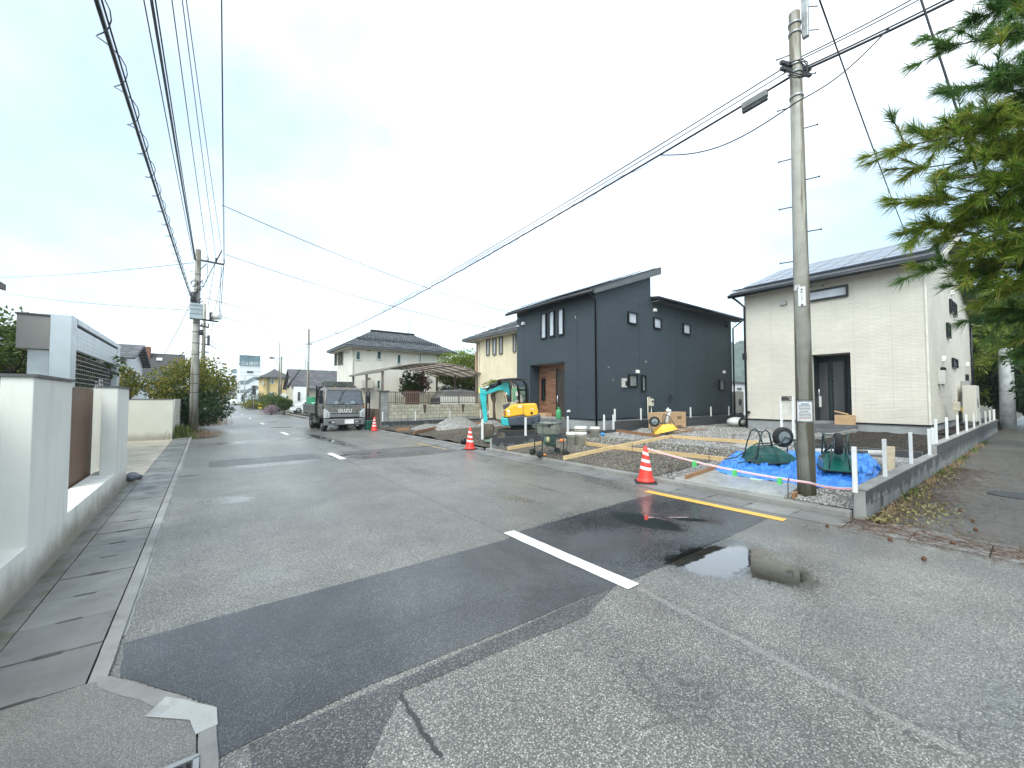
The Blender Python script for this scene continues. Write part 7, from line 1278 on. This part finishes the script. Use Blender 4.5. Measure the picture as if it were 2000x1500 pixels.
for k in range(10): tufts('grass', 'sparse weeds along the foot of the block wall', (8+1.6*k,1.40,0), .9, .10, 60, .10, lm_g if k % 2 else lm_dry, 30+k)
m_need = leafmat('fallen_needles', (.12,.05,.022), (.26,.13,.06), trans=.1)
def litter(n, seed):
    rnd = random.Random(seed); mb = MB()
    def put(x, y, L): 
        a = rnd.uniform(0,3.14); d = Vector((math.cos(a),math.sin(a),0))*L; s = Vector((-d.y,d.x,0)).normalized()*.0022; p = Vector((x,y,.006+rnd.random()*.008)); mb.add([p-s,p+s,p+d+s+Vector((0,0,.004)),p+d-s], [(0,1,2,3)])
    for _ in range(n):
        k = rnd.random()
        if k < .40: put(6.75+rnd.gauss(0,.22), rnd.uniform(-1.5,1.6), rnd.uniform(.05,.12))
        elif k < .80: put(rnd.uniform(7.1,14), 1.45-abs(rnd.gauss(0,.35)), rnd.uniform(.05,.12))
        else: put(rnd.uniform(7,18), rnd.uniform(-1.5,1.4), rnd.uniform(.05,.12))
    o = mb.build('pine_needles', m_need, None, fix=False); o['kind'] = 'stuff'
litter(6500, 5)
rnd = random.Random(9); mb = MB(); lml = leafmat('leaf_litter', (.16,.13,.05), (.34,.30,.14), trans=.1)
for _ in range(900): x = 7.1+rnd.random()**1.6*9; leaves(mb, (x,1.44-abs(rnd.gauss(0,.12)),.012), (.05,.05,.008), 1, .045, rnd, .6)
for _ in range(260): leaves(mb, (8.4+rnd.gauss(0,.5),1.05+rnd.gauss(0,.14),.012), (.05,.05,.008), 1, .05, rnd, .6)
o = mb.build('leaf_litter', lml, None, fix=False); o['kind'] = 'stuff'
m_pc = mat('pine_cone', (.13,.06,.03), .8, 0, .3, 30)
for k, (x, y) in enumerate(((1616,1030),(1738,1057),(1805,1095),(1862,1064),(1690,1010),(1900,1020),(1780,970),(1875,1000),(1906,1037))):
    a = G(x, y); tag(MB().lathe([(.004,0),(.022,.008),(.017,.014),(.024,.02),(.016,.027),(.019,.033),(.003,.045)], 10, (a.x,a.y,.002)).build('pine_cone', m_pc), 'brown pine cone lying at the mouth of the side lane', 'pine cone', 'fallen pine cones')
# ------------------------------------------------------------------ pine tree at the lane corner, branches hanging into view from the right
lm_pine = leafmat('pine_needle', (.06,.14,.018), (.31,.41,.05), (.45,.37,.09), .45, .4); lm_pind = leafmat('pine_needle_dark', (.03,.10,.025), (.15,.26,.055), None, .35, .4)
def pine():
    rnd = random.Random(17); base = Vector((8.6,-2.1,0)); t = thing('pine_tree', 'long-needled pine reaching over the lane corner', 'tree', base); tr = MB(); 
    tr.tube([base-Vector((0,0,.1)), base+Vector((-.15,.1,2)), base+Vector((-.3,.3,4)), base+Vector((-.2,.2,6.5)), base+Vector((-.1,.3,9))], .22, 12, [.28,.23,.19,.14,.05]); tr.build('trunk', m_bark, t)
    ax = lambda x, y, d: _c + ray(x, y)*d
    br = [ # (tip pixel, depth, root height, second colour)
        ((1795,95),4.0,6.0,1),((1850,40),4.3,6.6,1),((1815,180),4.1,5.6,1),((1905,10),4.2,6.4,1),((1965,60),4.0,5.4,1),((1900,150),3.8,5.2,1),((1960,190),3.9,5.0,1),((1990,120),3.6,5.0,1),
        ((1722,285),3.9,5.0,0),((1745,330),4.0,4.6,0),((1775,262),4.1,5.0,0),((1830,250),4.0,4.9,0),((1880,240),3.8,4.7,0),((1840,310),3.9,4.4,0),((1930,290),3.8,4.3,0),((1985,260),3.6,4.2,0),((1800,350),3.8,4.2,0),((1890,350),3.7,4.0,0),((1960,350),3.6,3.9,0),
        ((1760,395),3.9,4.2,0),((1745,447),4.0,4.2,0),((1830,420),3.9,4.0,0),((1900,425),3.8,3.8,0),((1975,420),3.7,3.6,0),((1800,465),4.0,3.9,0),((1870,480),3.9,3.7,0),((1940,490),3.8,3.5,0),((1995,480),3.6,3.4,0),
        ((1765,525),4.1,3.6,1),((1830,530),4.0,3.4,0),((1880,560),4.0,3.2,1),((1950,560),3.9,3.1,0),((2000,560),3.7,3.1,0),((1900,610),4.2,2.9,1),((1960,625),4.2,2.8,1),((2010,640),4.1,2.7,0),((1985,690),4.3,2.5,1)]
    mats = (MB(), MB()); bm_ = MB()
    def tuft(p, d, k, n, L):
        mb = mats[k]; u = d.cross(Vector((.3,.2,1))).normalized(); w = d.cross(u)
        for _ in range(n):
            a = rnd.uniform(0,6.283); sp = rnd.uniform(.1,.85)**1.2; q = p - d*rnd.uniform(0,.10); v = (d*rnd.uniform(.35,1.0) + (u*math.cos(a)+w*math.sin(a))*sp).normalized(); l = L*rnd.uniform(.45,1.2); s = v.cross(rv(rnd)).normalized()*.0024; m_ = q+v*l*.55+Vector((0,0,-.008)); e = q+v*l+Vector((0,0,-.02))
            mb.add([q-s, q+s, m_+s, m_-s, e], [(0,1,2,3),(3,2,4)])
    for (px_, dep, hz, k) in br:
        tip = ax(px_[0]+(45 if px_[0] < 1930 else 20), px_[1], dep); root = base + Vector((-.25,.2,hz)); mid = root.lerp(tip, .6)+Vector((0,0,-.12)); pts = [root, root.lerp(tip,.3)+Vector((0,0,-.05)), mid, tip]; bm_.tube(pts, .02, 6, [.03,.022,.013,.005])
        d = (tip-mid).normalized(); tuft(tip, (d+Vector((0,0,.15))).normalized(), k, 120, .16)
        for j in range(16):                                # side shoots along the outer part of the branch
            f = rnd.uniform(.02,1.0); o_ = mid.lerp(tip, f) if f < 1 else tip; sd_ = (d*.9 + rv(rnd)*.9 + Vector((0,0,.15))).normalized(); l = rnd.uniform(.12,.40); e = o_+sd_*l; bm_.tube([o_, o_.lerp(e,.5)+Vector((0,0,.01)), e], .004, 5); tuft(e, sd_, k if rnd.random() < .8 else 1-k, rnd.randint(60,125), .15); tuft(o_.lerp(e,.55), sd_, k, 54, .13); tuft(o_.lerp(e,.2), (sd_+rv(rnd)*.5).normalized(), k, 36, .12)
    bm_.build('branches', m_bark, t); mats[0].build('needles', lm_pine, t, fix=False); mats[1].build('needles', lm_pind, t, fix=False)
pine()
# far-off trees closing the view beyond the houses
tl = MB()
for (x0, y0, x1, y1) in ((-260,60,-120,330),(-120,330,1,420),(14,420,260,380),(260,380,420,150)):
    n = 90
    tl.grid(lambda u, v: (x0+(x1-x0)*u, y0+(y1-y0)*u+6*math.sin(math.pi*v), -1+(5.5+2.5*mnoise.noise((x0+u*16, y0, 2))+1.6*abs(mnoise.noise((x0+u*60, y0, 7))))*math.sin(math.pi*v)**.6), n, 8)
o = tl.build('distant_wood', lm_hill, None, fix=False); o['kind'] = 'stuff'
# ------------------------------------------------------------------ thin damp air
t = NT('haze_air'); pv = t.n('ShaderNodeVolumePrincipled'); pv.inputs['Density'].default_value = .0006; pv.inputs['Color'].default_value = (.86,.93,1.0,1); pv.inputs['Anisotropy'].default_value = .2
t.t.nodes.remove(t.p); t.l(pv.outputs[0], t.out.inputs['Volume'])
hz = MB().box(-320, 620, -60, 720, -1.2, 96).build('haze', t.m, None); hz['kind'] = 'stuff'
